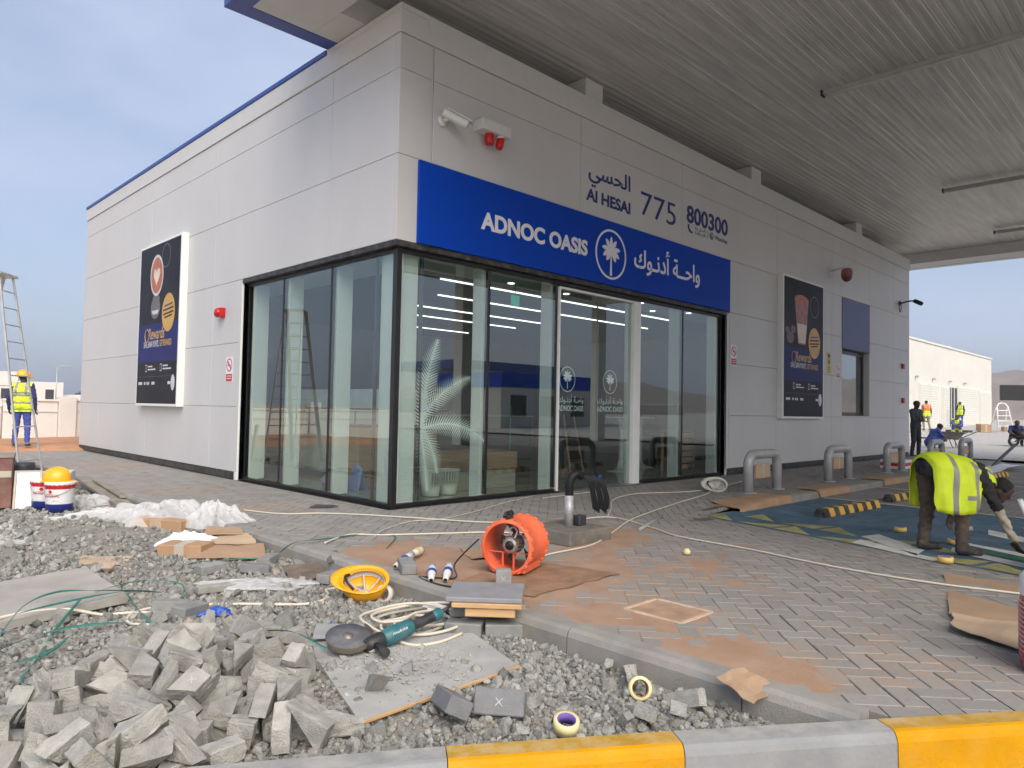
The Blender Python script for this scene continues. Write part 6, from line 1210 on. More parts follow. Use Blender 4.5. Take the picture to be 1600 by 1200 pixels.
# ---- paint buckets
m_bkw = mat('bucket_white', (.70,.70,.70), .3, var=.03, dust=.12); m_bkr = mat('bucket_red', (.50,.02,.03), .3); m_bkb = mat('bucket_blue', (.02,.035,.22), .3)
def bucket(label, loc, rz, lid=True, s=1.):
    o = thing('paint_bucket', label, 'bucket', loc, rz, group='white paint buckets'); r0, r1, H = .145*s, .165*s, .36*s
    rad = lambda z: r0+(r1-r0)*z/H
    mb = MB(); mb.lathe([(0,.0),(r0,0),(rad(.10*s),.10*s)], 40, 0); mb.build('blue_band', m_bkb, o); mb = MB(); mb.lathe([(rad(.10*s),.10*s),(rad(.28*s),.28*s)], 40); mb.build('body', m_bkw, o)
    mb = MB(); mb.lathe([(rad(.28*s),.28*s),(rad(.34*s),.34*s),(r1,H)]+([] if lid else [(r1-.004,H),(r0*.9,.05)]), 40); mb.build('red_band', m_bkr, o)
    def bend(objs, zz):
        for ob in objs:
            for v in ob.data.vertices:
                x, d, z = v.co; a = -math.pi/2+x/r1; rr = rad(z)+.0015; v.co = (rr*math.cos(a), rr*math.sin(a), z)
    I2 = Matrix(((1,0,0,0),(0,0,-1,0),(0,1,0,0),(0,0,0,1)))
    bend(text('NATIONAL', I2, m_bkr, o, -.11*s, .11*s, .185*s, .038*s, .02, 0, 'print_word', joined=True), 0); bend([disc2d(I2, 0, .25*s, .022*s, .022*s, 0, m_bkr, o, 'print_logo', 16)], 0)
    bend([poly2d(I2, [(-.08*s,.165*s),(.08*s,.165*s),(.08*s,.171*s),(-.08*s,.171*s)], 0, m_bkb, o, 'print_line'), poly2d(I2, [(-.05*s,.145*s),(.05*s,.145*s),(.05*s,.149*s),(-.05*s,.149*s)], 0, m_bkb, o, 'print_line')], 0)
    wave = [(-.14*s,.101*s)]+[(x*s,.101*s+.02*s*(1+math.sin(x*26))) for x in np.linspace(-.14,.14,16)]+[(.14*s,.101*s)]; bend([poly2d(I2, wave, 0, m_bkb, o, 'print_wave')], 0)
    if lid:
        mb = MB(); mb.lathe([(r1+.002,H-.035*s),(r1+.007,H-.03*s),(r1+.007,H+.004),(r1-.006,H+.008),(r1-.012,H-.004),(0,H-.004)], 40); mb.build('lid', m_bkw, o)
        for k in range(20): t = 2*math.pi*k/20; mb = MB(); mb.cbox((.006,.022*s,.03*s), .002, Matrix.Rotation(t,3,'Z'), 0, ((r1+.006)*math.cos(t),(r1+.006)*math.sin(t),H-.042*s)); mb.build('lid_tab', m_bkr, o)
    mb = MB(); mb.tube([(rad(.3)*1.02*math.cos(t), rad(.3)*1.02*math.sin(t)-.0, .30*s-.10*s*abs(math.sin(t))) for t in np.linspace(-.0,-math.pi,14)], .004, 6); mb.build('handle', m_galv, o)
    return o
bucket('white and red paint bucket on the gravel with the yellow helmet on its lid', (-2.90,2.86,-.11), R(-52)); bucket('second paint bucket half hidden behind the one carrying the helmet', (-2.98,3.18,-.10), R(-30))
bk = bucket('open paint bucket holding a white roller at the right edge', (2.70,-6.12,-.095), R(-60), False)
o = thing('paint_roller', 'white roller handle sticking out of the open paint bucket', 'roller', (2.69,-6.08,-.05)); mb = MB(); mb.tube([(.02,-.03,.08),(-.16,.12,.58)], .022, 10); mb.build('handle', m_wglos, o); mb = MB(); mb.tube([(.10,-.05,.12),(.0,-.08,.42),(.02,-.1,.44)], .02, 8); mb.build('sleeve', mat('teal_roller', (.1,.35,.42), .6), o)
# ---- red wrapped roll at the right edge
o = thing('wrapped_roll', 'tall red roll wrapped in clear film standing at the right edge', 'roll', (-.775,-6.70,0)); mb = MB(); mb.lathe([(0,.0),(.155,.0),(.175,.03),(.18,.10),(.178,.34),(.172,.37),(.172,.375)], 36); mb.build('body', mat('red_film_roll', (.34,.02,.04), .2, var=.25, scale=14, streak=(1,1,5), coat=.6), o)
mb = MB(); mb.lathe([(.173,.375),(.176,.385),(.174,.46),(.15,.49),(0,.495)], 36); mb.build('white_top', m_bkw, o)
for k in range(11): mb = MB(); mb.tube([(.1805*math.cos(t), .1805*math.sin(t), +.08+.024*k+.03*math.sin(t)) for t in np.linspace(1.6,4.6,22)], .0016, 4); mb.build('wrap_line', m_bkw, o)
# ---- helmets
m_hely = mat('helmet_yellow', (.86,.40,.01), .28, var=.04, dust=.1); m_helw = mat('helmet_white', (.62,.60,.54), .4, var=.1, dust=.3)
def helmet(label, loc, rot, m, s=1., inner=False, parent=None, name='safety_helmet'):
    o = thing(name, label, 'helmet', loc) if parent is None else link(name, None, parent, loc)
    o.rotation_euler = rot; mb = MB(); prof = [(.112,0),(.114,.03),(.108,.065),(.088,.10),(.055,.125),(.02,.135),(0,.136)]; vs = []
    if inner: prof = [(0,.128),(.05,.118),(.082,.094),(.102,.062),(.107,.03),(.106,.002)]+prof
    D = Matrix.Diagonal((1.22*s,1.0*s,1.08*s)); mb.lathe(prof, 32, 0, D); mb.build('shell', m, o)
    mb = MB(); ring = []
    for k in range(32):
        t = 2*math.pi*k/32; f = max(0, math.cos(t)); w = .012+.045*f**3
        for (rr, z) in ((.110,.004),(.112+w,-.004-.010*f),(.112+w,.002-.010*f),(.112,.012)): ring.append(D @ Vector((rr*math.cos(t), rr*math.sin(t), z)))
    mb.add(ring, [(4*k+j, 4*((k+1)%32)+j, 4*((k+1)%32)+(j+1)%4, 4*k+(j+1)%4) for k in range(32) for j in range(4)], 0, True); mb.build('brim', m, o)
    for y in (-.025,0,.025): mb = MB(); mb.tube([D @ Vector((.113*math.sin(a)*1.0, y*(1.1-abs(a)*.3), .137*math.cos(a)**.8 if math.cos(a) > 0 else 0)) for a in np.linspace(-1.2,1.2,14)], .004, 6); mb.build('ridge', m, o)
    if inner:
        mb = MB(); mb.lathe([(.098,.02),(.101,.02),(.101,.055),(.098,.055)], 28, 0, D); mb.build('headband', mat('grey_strap', (.42,.41,.40), .6), o)
        for a in (.4,1.4,2.4): mb = MB(); mb.tube([D @ Vector((.098*math.cos(a)*q, .098*math.sin(a)*q, .04+.055*(1-q*q))) for q in np.linspace(-1,1,9)], .007, 6, flat=.3); mb.build('cradle_strap', MATS['grey_strap'], o)
        mb = MB(); mb.tube(catmull([(.10*s,.06*s,.02),(.12*s,.03*s,.0),(.10*s,-.03*s,-.01),(.06*s,-.06*s,.03)],5), .010, 6); mb.build('chin_strap', m_bcable, o)
    return o
helmet('yellow safety helmet resting on a paint bucket lid', (-2.93,2.90,.255), (0,0,R(-30)), m_hely, 1.15)
helmet('upturned yellow safety helmet on the gravel showing its straps', (-2.34,-2.98,.03), (R(150),0,R(140)), m_hely, 1.15, True)
helmet('white helmet lying upside down near the first bollard', (5.10,-1.55,.12), (R(132),0,R(119)), m_helw, 1.15, True)
# ---- stacked things at the far left
o = thing('wooden_crate', 'reddish brown plywood crate with white patches at the left edge', 'crate', (-3.45,3.75,-.10), R(-12)); m_crate = mat('crate_brown', (.17,.075,.06), .7, var=.25, scale=4, dust=.3); mb = MB(); mb.box(-.45,-.3,0,.22,.3,.62,c=.006); mb.build('body', m_crate, o)
mb = MB(); mb.box(-.46,-.31,.621,.23,.31,.65,c=.004); mb.build('lid', MATS['weathered_wood'], o); mb = MB(); mb.box(-.3,-.306,.38,.21,-.301,.46,c=.001); mb.build('label_patch', m_pale, o)
o = thing('framed_panel', 'white framed panel leaning beside the brown crate', 'panel', (-3.16,3.30,-.115), R(-20)); Mt = Matrix.Rotation(R(-10),3,'X')
mb = MB(); q = MB(); q.box(-.12,-.006,.01,.12,.006,.46,c=.002); mb.add([Mt @ Vector(v) for v in q.v], q.f); mb.build('panel', m_wglos, o)
for b in ((-.145,-.015,0,-.121,.015,.48),(.121,-.015,0,.145,.015,.48),(-.12,-.015,.461,.12,.015,.48),(-.12,-.015,0,.12,.015,.009)): mb = MB(); q = MB(); q.box(*b,c=.002); mb.add([Mt @ Vector(v) for v in q.v], q.f); mb.build('frame', m_pale, o)
o = thing('striped_box', 'blue and white striped carton behind the helmet', 'box', (-2.72,3.75,.12), R(-25)); mb = MB(); mb.box(-.17,-.12,0,.17,.12,.42,c=.004); mb.build('body', mat('carton_white_blue', (.50,.56,.62), .6), o); o.location.z = -.11
for k in range(7): mb = MB(); mb.box(-.15+.048*k,-.1235,.22,-.128+.048*k,-.1205,.40,c=.0005); mb.build('stripe', mat('stripe_blue', (.02,.12,.38), .5), o)
o = thing('black_drum', 'black drum behind the framed panel', 'drum', (-3.05,4.2,-.1)); mb = MB(); mb.lathe([(0,0),(.14,0),(.15,.02),(.15,.46),(.14,.5),(0,.5)], 24); mb.build('body', m_dark, o)
crumple('plastic_sheet', 'grey plastic crumpled behind the paint buckets', -2.55,3.25,-.11,.30,.22,.20,R(-20),21,m_film2,18)
# ---- tall step ladder
o = thing('stepladder', 'tall aluminium stepladder standing on gravel at the left edge', 'ladder'); m_alu = mat('aluminium', (.55,.55,.54), .35, .6, var=.1, dust=.2); T = Vector((-2.78,7.85,3.42)); wv = Vector((.62,.78,0)); sv = Vector((.78,-.62,0)); zf = -.10
foot = lambda s, w, off: Vector((T.x,T.y,zf))+sv*off+wv*w
for w in (-1,1):
    mb = MB(); mb.beam(foot(0,w*.38,-.95), T+wv*w*.22-sv*.10, .09, .03, .004, up=(sv.x,sv.y,0)); mb.build('front_rail', m_alu, o)
    mb = MB(); mb.beam(foot(0,w*.36,.62), T+wv*w*.20+sv*.06, .035, .03, .004, up=(sv.x,sv.y,0)); mb.build('rear_leg', m_alu, o)
mb = MB(); mb.beam(T-wv*.27, T+wv*.27, .24, .05, .006); mb.build('top_cap', m_alu, o)
for k in range(1, 12):
    t = k/12; a = foot(0,0,-.95).lerp(T-sv*.10, t); hw = .38+(.22-.38)*t; mb = MB(); mb.beam(a-wv*(hw-.02), a+wv*(hw-.02), .085, .025, .003); mb.build('step', m_alu, o)
    if k%1 == 0: a = foot(0,0,.62).lerp(T+sv*.06, t); hw = .36+(.20-.36)*t; mb = MB(); mb.beam(a-wv*hw, a+wv*hw, .02, .02, .002); mb.build('brace', m_alu, o)
for w in (-1,1): 
    t = .45; a = foot(0,0,-.95).lerp(T-sv*.10, t)+wv*w*.31; b = foot(0,0,.62).lerp(T+sv*.06, t)+wv*w*.29; mb = MB(); mb.beam(a, b, .02, .01, .002); mb.build('spreader', m_alu, o)
# ---- cables on the ground
def cable(label, pts, r=.007, m=None, n=10, name='cable'):
    mb = MB(); mb.tube(catmull(pts, n), r, 8); return tag(mb.build(name, m or m_cable), label, 'cable')
def P0(l, z=.012): return [(x,y,float(z_pave(x,y))+z) for x,y in l]
cable('long cream cable running from below the left window across the paving to the right edge', P0([(-1.49,.84),(-1.29,.31),(-.93,.09),(-.64,-.25),(-.43,-.59),(-.13,-1.12),(.12,-1.54),(.67,-2.02),(1.52,-2.16),(1.30,-2.9),(1.06,-3.39),(.99,-4.17),(.84,-4.97),(.84,-5.68),(1.06,-6.23),(1.4,-6.9)]), .008)
cable('cream cable from the kerb rag to behind the orange fan', P0([(-1.80,-1.52),(-1.42,-1.31),(-1.16,-1.52),(-.74,-1.77),(-.32,-2.01),(.0,-2.3)]), .009)
cable('thin cream wire curving up to the glass beside the corner', P0([(-1.27,-1.52),(-1.0,-1.28),(-.48,-1.02),(-.1,-1.09),(.55,-.9),(1.47,-.51),(2.3,-.25)]), .005)
cable('cream cable passing in front of the plinth towards the first bollard', P0([(-1.0,-3.25),(-.59,-3.16),(.03,-3.12),(.79,-2.8),(1.68,-2.41),(3.3,-1.93),(4.5,-1.69),(5.0,-1.5)]), .008)
cable('cream cable looping on the paving before the doors', P0([(1.64,-2.07),(2.12,-1.75),(2.9,-1.2),(3.69,-.98),(4.16,-1.12),(4.74,-1.32),(5.61,-1.28),(7.0,-1.0)]), .008)
cable('short white lead lying at the door threshold', P0([(2.2,-.5),(3.0,-.45),(3.6,-.42),(4.1,-.20)]), .006)
cable('cream cable with a loop crossing the gravel to the upturned helmet', [(x,y,gz_(x,y,.022)+(.05 if x < -3.9 else 0)) for x,y in [(-4.75,-2.3),(-4.31,-2.15),(-4.11,-2.11),(-3.96,-2.18),(-3.79,-2.23),(-3.66,-2.29),(-3.52,-2.4),(-3.55,-2.57),(-3.66,-2.64),(-3.73,-2.52),(-3.65,-2.33),(-3.5,-2.26),(-3.28,-2.34),(-3.02,-2.55),(-2.75,-2.80),(-2.59,-2.83),(-2.46,-2.70),(-2.40,-2.58),(-2.28,-2.60),(-2.1,-2.75),(-1.92,-2.76)]], .010)
r = random.Random(4); pts = []
for k in range(46):
    a = k*.62; rr = .22+.10*math.sin(k*.45); pts.append((-2.42+1.5*rr*math.cos(a)*.82+.05*math.sin(k*.9), -3.74+rr*math.sin(a)*.95+.03*math.cos(k*.7), -.10+.006+.0012*k+.012*abs(math.sin(k*1.7))))
pts = [(-1.95,-3.28,.0),(-2.02,-3.42,-.08)]+pts+[(-2.75,-4.0,-.075),(-2.62,-4.12,-.075),(-2.40,-4.10,-.07)]
cable('coiled cream extension cable heaped beside the angle grinder', pts, .009, None, 6)
# industrial plugs
m_plug = mat('plug_white', (.68,.68,.66), .4, var=.03, dust=.15); m_plb = mat('plug_blue', (.02,.07,.36), .35)
def plug(label, a, b, coll, name='power_plug'):
    a = Vector(a); b = Vector(b); d = (b-a).normalized(); L = (b-a).length; o = thing(name, label, 'plug', a, group='industrial power plugs'); Mq = d.to_track_quat('Z','Y').to_matrix()
    mb = MB(); mb.lathe([(.014,0),(.02,.01),(.024,L*.3),(.03,L*.36),(.031,L*.62),(.028,L*.66)], 18, 0, Mq); mb.build('body', m_plug, o); mb = MB(); mb.lathe([(.034,L*.45),(.036,L*.48),(.036,L*.60),(.034,L*.62)], 18, 0, Mq); mb.build('collar', coll, o)
    mb = MB(); mb.lathe([(.026,L*.66),(.030,L*.70),(.030,L),(.024,L),(.024,L*.8),(0,L*.8)], 18, 0, Mq); mb.build('socket', m_plug, o)
plug('white plug with blue collar lying on the kerb nearest the helmet', (-1.98,-2.84,.045), (-1.66,-2.62,.06), m_plb); plug('white plug with yellow collar pointing to the sand', (-1.68,-2.63,.06), (-1.44,-2.47,.05), m_tyel)
plug('upright white plug beside the coiled cable, left of the pair', (-2.0,-3.30,.03), (-1.80,-3.06,.055), m_plb); plug('upright white plug with blue clip, right of the pair', (-1.92,-3.36,.03), (-1.68,-3.12,.06), m_plb)
# ---- angle grinder
o = thing('angle_grinder', 'teal angle grinder with large cutting disc lying on dusty plywood', 'grinder'); m_teal = mat('tool_teal', (.02,.13,.15), .4, var=.12, dust=.35, dustcol=(.36,.36,.34)); m_tb = mat('tool_black', (.02,.02,.021), .5, dust=.3, dustcol=(.3,.3,.29)); m_disc = mat('cutting_disc', (.10,.10,.11), .7, var=.2, scale=20, dust=.3, dustcol=(.35,.35,.35)); m_brs = mat('gear_metal', (.28,.24,.19), .45, .6, var=.2, dust=.3)
dc = Vector((-3.02,-3.86,-.015)); dn_ = Vector((-.12,-.26,.95)).normalized(); DM = dn_.to_track_quat('Z','Y').to_matrix()
mb = MB(); mb.lathe([(0,.004),(.04,.004),(.05,.0015),(.122,.0015),(.122,-.0015),(0,-.0015)], 40, 0, DM, dc); mb.build('disc', m_disc, o); mb = MB(); mb.lathe([(0,.010),(.018,.010),(.02,.005),(.03,.005),(.03,.004)], 20, 0, DM, dc); mb.build('lock_nut', m_brs, o)
mb = MB(); g = []
for k in range(17):
    t = math.radians(-150+k*12); 
    for (rr, z) in ((.03,-.020),(.132,-.020),(.136,-.014),(.136,.016)): g.append(DM @ Vector((rr*math.cos(t), rr*math.sin(t), z))+dc)
mb.add(g, [(4*k+j,4*k+j+1,4*(k+1)+j+1,4*(k+1)+j) for k in range(16) for j in range(3)], 0, True); mb.build('guard', m_brs, o)
ga = dc+Vector((.10,-.10,-.035)); ge = Vector((-2.56,-3.98,.02)); ax_ = (ge-ga).normalized(); AM = ax_.to_track_quat('Z','Y').to_matrix(); L = (ge-ga).length
mb = MB(); mb.lathe([(0,-.06),(.035,-.055),(.045,-.02),(.046,.05),(.04,.06)], 20, 0, AM, ga); mb.build('gear_head', m_tb, o); mb = MB(); mb.lathe([(.04,.06),(.047,.07),(.050,.12),(.048,.22),(.038,.25)], 22, 0, AM, ga); mb.build('motor_body', m_teal, o)
mb = MB(); mb.lathe([(.038,.25),(.030,.27),(.028,.36),(.031,.40)], 18, 0, AM, ga); mb.build('rear_handle', m_tb, o); mb = MB(); mb.lathe([(.031,.40),(.034,.41),(.033,.455),(.015,.47)], 18, 0, AM, ga); mb.build('end_cap', m_teal, o)
p = ga+ax_*.46; mb = MB(); mb.tube([p, p+ax_*.05+Vector((0,0,.01)), p+ax_*.14+Vector((.01,.02,.03))], [.014,.011,.008], 10); mb.build('cord_boot', m_tb, o)
sh = ga+ax_*.0; mb = MB(); mb.tube([sh, sh+Vector((-.03,-.13,-.0)), sh+Vector((-.04,-.17,.0))], [.018,.022,.026], 12); mb.build('side_handle', m_tb, o)
text('makita', Matrix.Translation(ga+ax_*.09+Vector((0,-.049,.02))) @ (Matrix((ax_, Vector((0,0,1)), Vector((0,-1,0)))).transposed().to_4x4()), m_plug, o, 0, .10, 0, .018, .02, 0, 'print_word', joined=True)
tag(quad_sheet('metal_sheet', [(-3.10,-3.62,-.07),(-2.86,-3.82,-.07),(-2.74,-3.66,-.05),(-2.98,-3.45,-.05)], .004, m_lit, n=4, wave=.004, seed=2), 'pale metal offcut behind the grinder disc', 'metal')
# ---- green strapping
m_strap = mat('green_strapping', (.03,.16,.13), .4, var=.15)
def strap(label, pts, w=.016):
    P = catmull(pts, 10); mb = MB(); vs = []; N = len(P)
    for i, p in enumerate(P):
        t = (P[min(i+1,N-1)]-P[max(i-1,0)]); t = t.normalized(); a = t.cross(Vector((0,0,1))); a = a.normalized() if a.length > .05 else Vector((1,0,0)); a = (a+Vector((0,0,.8*math.sin(i*.23)))).normalized()
        nrm = t.cross(a); vs += [p+a*w/2+nrm*.0006, p-a*w/2+nrm*.0006, p-a*w/2-nrm*.0006, p+a*w/2-nrm*.0006]
    mb.add(vs, [(4*i+j,4*i+(j+1)%4,4*i+4+(j+1)%4,4*i+4+j) for i in range(N-1) for j in range(4)], 0, True); return tag(mb.build('strapping_band', m_strap), label, 'strapping', 'green strapping bands')
def S(l): return [(x,y,gz_(x,y,.02)+z) for x,y,z in l]
strap('green strap lying across the front of the cement board', S([(-4.7,-2.75,.05),(-4.35,-2.35,.09),(-3.95,-2.15,.10),(-3.6,-2.05,.09),(-3.35,-2.0,.03)]))
strap('green strap arching over the cement board corner', S([(-4.45,-2.7,.02),(-4.25,-2.35,.14),(-4.0,-2.0,.13),(-3.75,-1.95,.10),(-3.45,-2.0,.06)]))
strap('thin green strap looping to the right on the gravel', S([(-3.75,-1.9,.08),(-3.45,-1.85,.10),(-3.22,-2.0,.06),(-3.40,-2.4,.02),(-3.5,-2.6,.01)]), .010)
strap('green strap hanging from the board edge to the heap', S([(-3.62,-2.12,.09),(-3.62,-2.35,.03),(-3.66,-2.8,.02),(-3.72,-3.05,.06)]))
strap('green strap running diagonally towards the heap', S([(-4.6,-2.9,.02),(-4.3,-2.65,.03),(-4.0,-2.6,.04),(-3.72,-2.62,.02)]))
strap('green strap tangle piece bending down to the left edge', S([(-3.9,-2.15,.10),(-4.1,-2.5,.03),(-4.3,-3.0,.02),(-4.42,-3.3,.03),(-4.38,-3.5,.05)]))
strap('green strap nearest the left edge of the picture', S([(-4.55,-2.6,.05),(-4.45,-2.95,.02),(-4.25,-2.95,.02),(-4.1,-2.75,.03)]))
strap('green strap lying by the cardboard sheets', S([(-2.95,-1.15,.0),(-2.7,-1.1,.01),(-2.4,-1.25,.02),(-2.2,-1.5,.02)]))
strap('green strap dropped over the kerb beside the grey rag', [(-2.15,-1.35,-.06),(-2.05,-1.45,.035),(-1.7,-1.4,.02),(-1.3,-1.35,.015),(-1.1,-1.6,.012),(-1.5,-2.05,.012)])
strap('short green strap between the heap and the grinder', S([(-3.45,-3.55,.12),(-3.3,-3.75,.14),(-3.18,-3.9,.06)]),.018)
strap('green strap piece trapped at the front of the heap', S([(-4.45,-4.25,.10),(-4.32,-4.35,.09)]),.02)
# ---- small things on the right
o = thing('pipe_offcut', 'grey metal strip lying on the paving before the blue bay', 'pipe'); mb = MB(); mb.tube(P0([(1.06,-2.93),(2.23,-2.43)],.02), .018, 8); mb.build('tube', m_lit, o)
mb = MB(); mb.lathe([(0,0),(.03,.01),(.035,.03),(.02,.055),(0,.06)], 10, 0, None, (.35,-3.92,.0)); tag(mb.build('paper_ball', m_tape), 'small cream ball of tape on the paving', 'scrap')
o = thing('red_packs', 'red and white wrapped packs on the ground behind the third bollard', 'pack', (13.6,-1.6,.0)); 
for k in range(3): mb = MB(); mb.box(-.4,-.25,.07*k,.4,.25,.07*k+.066,c=.01); mb.build('pack', m_red if k == 1 else m_let, o)
o = thing('bent_pole', 'dark bent pole rising at the right edge of the forecourt', 'pole', (17.6,-2.95,-.1)); mb = MB(); mb.tube([(-.4,.15,.02),(.1,0,.30),(.6,-.2,.62)], .04, 8); mb.build('tube', MATS['grey_metal_dark'], o)
tag(quad_sheet('paper_sheet', [(14.6,-2.75,-.08),(17.8,-2.7,-.06),(18.6,-3.3,-.02),(15.5,-3.35,-.05)], .01, m_let, n=8, wave=.04, seed=12), 'white plastic sheet on the ground below the bent pole', 'sheet')

# ================================================================ PEOPLE
m_skin = mat('skin_dark', (.085,.045,.03), .55, var=.12, scale=20); m_hair = mat('hair_black', (.012,.011,.010), .8, var=.3, scale=60, bump=.6, bscale=220)
m_vy = mat('vest_lime', (.60,.74,.02), .7, var=.08, scale=9, bump=.25, bscale=18); m_vo = mat('vest_orange', (.80,.20,.02), .7, var=.08); m_refl = mat('reflective_tape', (.26,.25,.22), .35, var=.1)
m_boot = mat('boot_dark', (.03,.028,.027), .7, dust=.3)
def cloth(n, c): return mat('cloth_'+n, c, .85, var=.16, scale=12, bump=.4, bscale=26)
def caps_mesh(segs, n=12):
    vs = []; fs = []
    for (a, ra, b, rb, *_) in segs:
        a = Vector(a); b = Vector(b); d = b-a; L = d.length; t = d.normalized() if L > 1e-6 else Vector((0,0,1)); u = t.orthogonal().normalized(); v = t.cross(u); o = len(vs); rings = []
        for q in (-.95,-.7,-.35,0): rings.append((a+t*ra*q, ra*math.sqrt(max(0,1-q*q))))
        for q in (0,.35,.7,.95): rings.append((b+t*rb*q, rb*math.sqrt(max(0,1-q*q))))
        for c, r_ in rings:
            for k in range(n): th = 2*math.pi*k/n; vs.append(c+(u*math.cos(th)+v*math.sin(th))*r_)
        for i in range(len(rings)-1):
            for k in range(n): fs.append((o+i*n+k, o+i*n+(k+1)%n, o+(i+1)*n+(k+1)%n, o+(i+1)*n+k))
        fs.append(tuple(o+k for k in range(n))[::-1]); fs.append(tuple(o+(len(rings)-1)*n+k for k in range(n)))
    return vs, fs
def remeshed(segs, voxel, smooth):
    vs, fs = caps_mesh(segs); me = bpy.data.meshes.new('tmp'); me.from_pydata([tuple(v) for v in vs], [], fs); me.update()
    ob = bpy.data.objects.new('tmp', me); C.objects.link(ob); m = ob.modifiers.new('r','REMESH'); m.mode = 'VOXEL'; m.voxel_size = voxel
    if smooth: s = ob.modifiers.new('s','SMOOTH'); s.iterations = smooth; s.factor = .5
    out = bpy.data.meshes.new_from_object(ob.evaluated_get(bpy.context.evaluated_depsgraph_get())); bpy.data.objects.remove(ob); bpy.data.meshes.remove(me)
    V = np.empty(len(out.vertices)*3, np.float32); out.vertices.foreach_get('co', V); N = np.empty(len(out.vertices)*3, np.float32); out.vertex_normals.foreach_get('vector', N)
    F = [tuple(p.vertices) for p in out.polygons]; bpy.data.meshes.remove(out); return V.reshape(-1,3), N.reshape(-1,3), F
def nearest_tag(P, segs):
    best = np.full(len(P), 1e9); idx = np.zeros(len(P), int)
    for i, (a, ra, b, rb, *_) in enumerate(segs):
        a = np.array(a, float); b = np.array(b, float); d = b-a; L2 = max(1e-9, d@d); t = np.clip(((P-a)@d)/L2, 0, 1); ds = np.linalg.norm(P-(a+t[:,None]*d), axis=1)-(ra+(rb-ra)*t)
        m = ds < best; best[m] = ds[m]; idx[m] = i
    return idx
def person(label, loc, rz, J, cols, voxel=.014, vest=None, helm=None, detail=False, group=None, scale=1., orange=False):
    """J: joint dict in local metres (x forward, y left, z up); cols: tag -> material"""
    o = thing('person', label, 'person', loc, rz, group=group); o.scale = (scale,)*3; S = []
    def s(a, ra, b, rb, tg): S.append((J[a] if isinstance(a,str) else a, ra, J[b] if isinstance(b,str) else b, rb, tg))
    lerp = lambda a, b, t: tuple(np.array(J[a])*(1-t)+np.array(J[b])*t) if isinstance(a, str) else tuple(np.array(a)*(1-t)+np.array(b)*t)
    pel = np.array(J['pelvis']); ch = np.array(J['chest']); lat = (np.array(J['shL'])-np.array(J['shR'])); lat = lat/np.linalg.norm(lat)
    for q in (-1,1):
        s(tuple(pel+lat*.075*q), .115, tuple(pel*.45+ch*.55+lat*.06*q), .105, 'torso'); s(tuple(pel*.45+ch*.55+lat*.06*q), .105, tuple(ch+lat*.075*q), .115, 'torso')
    s('shL', .07, 'shR', .07, 'torso'); s('chest', .10, 'neck', .06, 'torso'); s('neck', .052, 'head', .05, 'skin')
    for q in ('L','R'):
        s('hip'+q, .098, 'kn'+q, .070, 'pants'); s('kn'+q, .068, 'an'+q, .054, 'pants')
        a = np.array(J['an'+q]); f = np.array(J.get('toe'+q, tuple(a+np.array((.17,0,-.05))))); s(tuple(a+np.array((-.02,0,-.035))), .045, tuple(f), .036, 'boot')
        s('sh'+q, .068, 'el'+q, .050, 'upper'); s('el'+q, .048, 'wr'+q, .036, 'fore')
    hd = np.array(J['head']); hf = np.array(J['face']); hf = hf/np.linalg.norm(hf); hu = np.array(J['hup']); hu = hu-hf*(hu@hf); hu /= np.linalg.norm(hu); hl = np.cross(hu, hf)
    pt = lambda f, l, u: tuple(hd+hf*f+hl*l+hu*u)
    H = [(pt(-.015,0,.03), .088, pt(.025,0,.03), .083, 'hair0'), (pt(.035,0,-.03), .066, pt(.045,0,-.065), .052, 'skin'), (pt(.0,0,-.02), .078, pt(.03,0,.0), .078, 'skin')]
    Hd = [(pt(.098,0,.012), .010, pt(.118,0,-.022), .015, 'skin'), (pt(.085,.03,.03), .017, pt(.085,-.03,.03), .017, 'skin'), (pt(.09,.016,-.055), .013, pt(.09,-.016,-.055), .013, 'lip'), (pt(0,.082,.005), .02, pt(-.01,.088,-.02), .014, 'skin'), (pt(0,-.082,.005), .02, pt(-.01,-.088,-.02), .014, 'skin'), (pt(.07,0,-.095), .022, pt(.075,0,-.09), .022, 'skin')]
    S += H
    tags = ['torso','pants','boot','upper','fore','skin','hair','lip','hand']; mats_ = [cols['torso'], cols['pants'], m_boot, cols.get('upper', cols['torso']), cols.get('fore', m_skin), cols.get('skin', m_skin), m_hair, cols.get('skin', m_skin), cols.get('hand', m_skin)]
    VV = []; FF = []; MI = []; off = 0
    def addm(segs, vox, sm, head=False):
        nonlocal off
        V, N, F = remeshed(segs, vox, sm); cen = np.array([V[list(f)].mean(0) for f in F]); ids = nearest_tag(cen, segs)
        for f, i, c in zip(F, ids, cen):
            tg = segs[i][4]
            if tg in ('hair0','skin') and head is not None:
                r = c-hd; fr_, up_ = r@hf, r@hu
                if np.linalg.norm(r) < .16 and up_ > -.03-0*fr_ and (up_ > .075 or fr_ < .02+.35*max(0,up_)) and up_ > -.05+.6*max(0, fr_+.02): tg = 'hair'
                elif tg == 'hair0': tg = 'skin'
            FF.append(tuple(k+off for k in f)); MI.append(tags.index(tg))
        VV.append(V); off += len(V); return V, N, F, ids
    V, N, F, ids = addm(S, voxel, 2)
    cl = nearest_tag(V, S); w_ = np.array([1. if S[i][4] in ('pants','torso','upper') or (S[i][4] == 'fore' and cols.get('fore') is not None and cols.get('fore') is not m_skin) else 0. for i in cl])
    V += (N*(w_*(.0045*np.sin(V[:,2]*52+V[:,0]*31+2*np.sin(V[:,1]*40))+.004*np.sin(V[:,2]*95+V[:,1]*60+1.5*np.sin(V[:,0]*70))))[:,None]).astype(V.dtype)
    if detail: addm(H+Hd+[(J['neck'], .05, J['head'], .05, 'skin')], .006, 1)
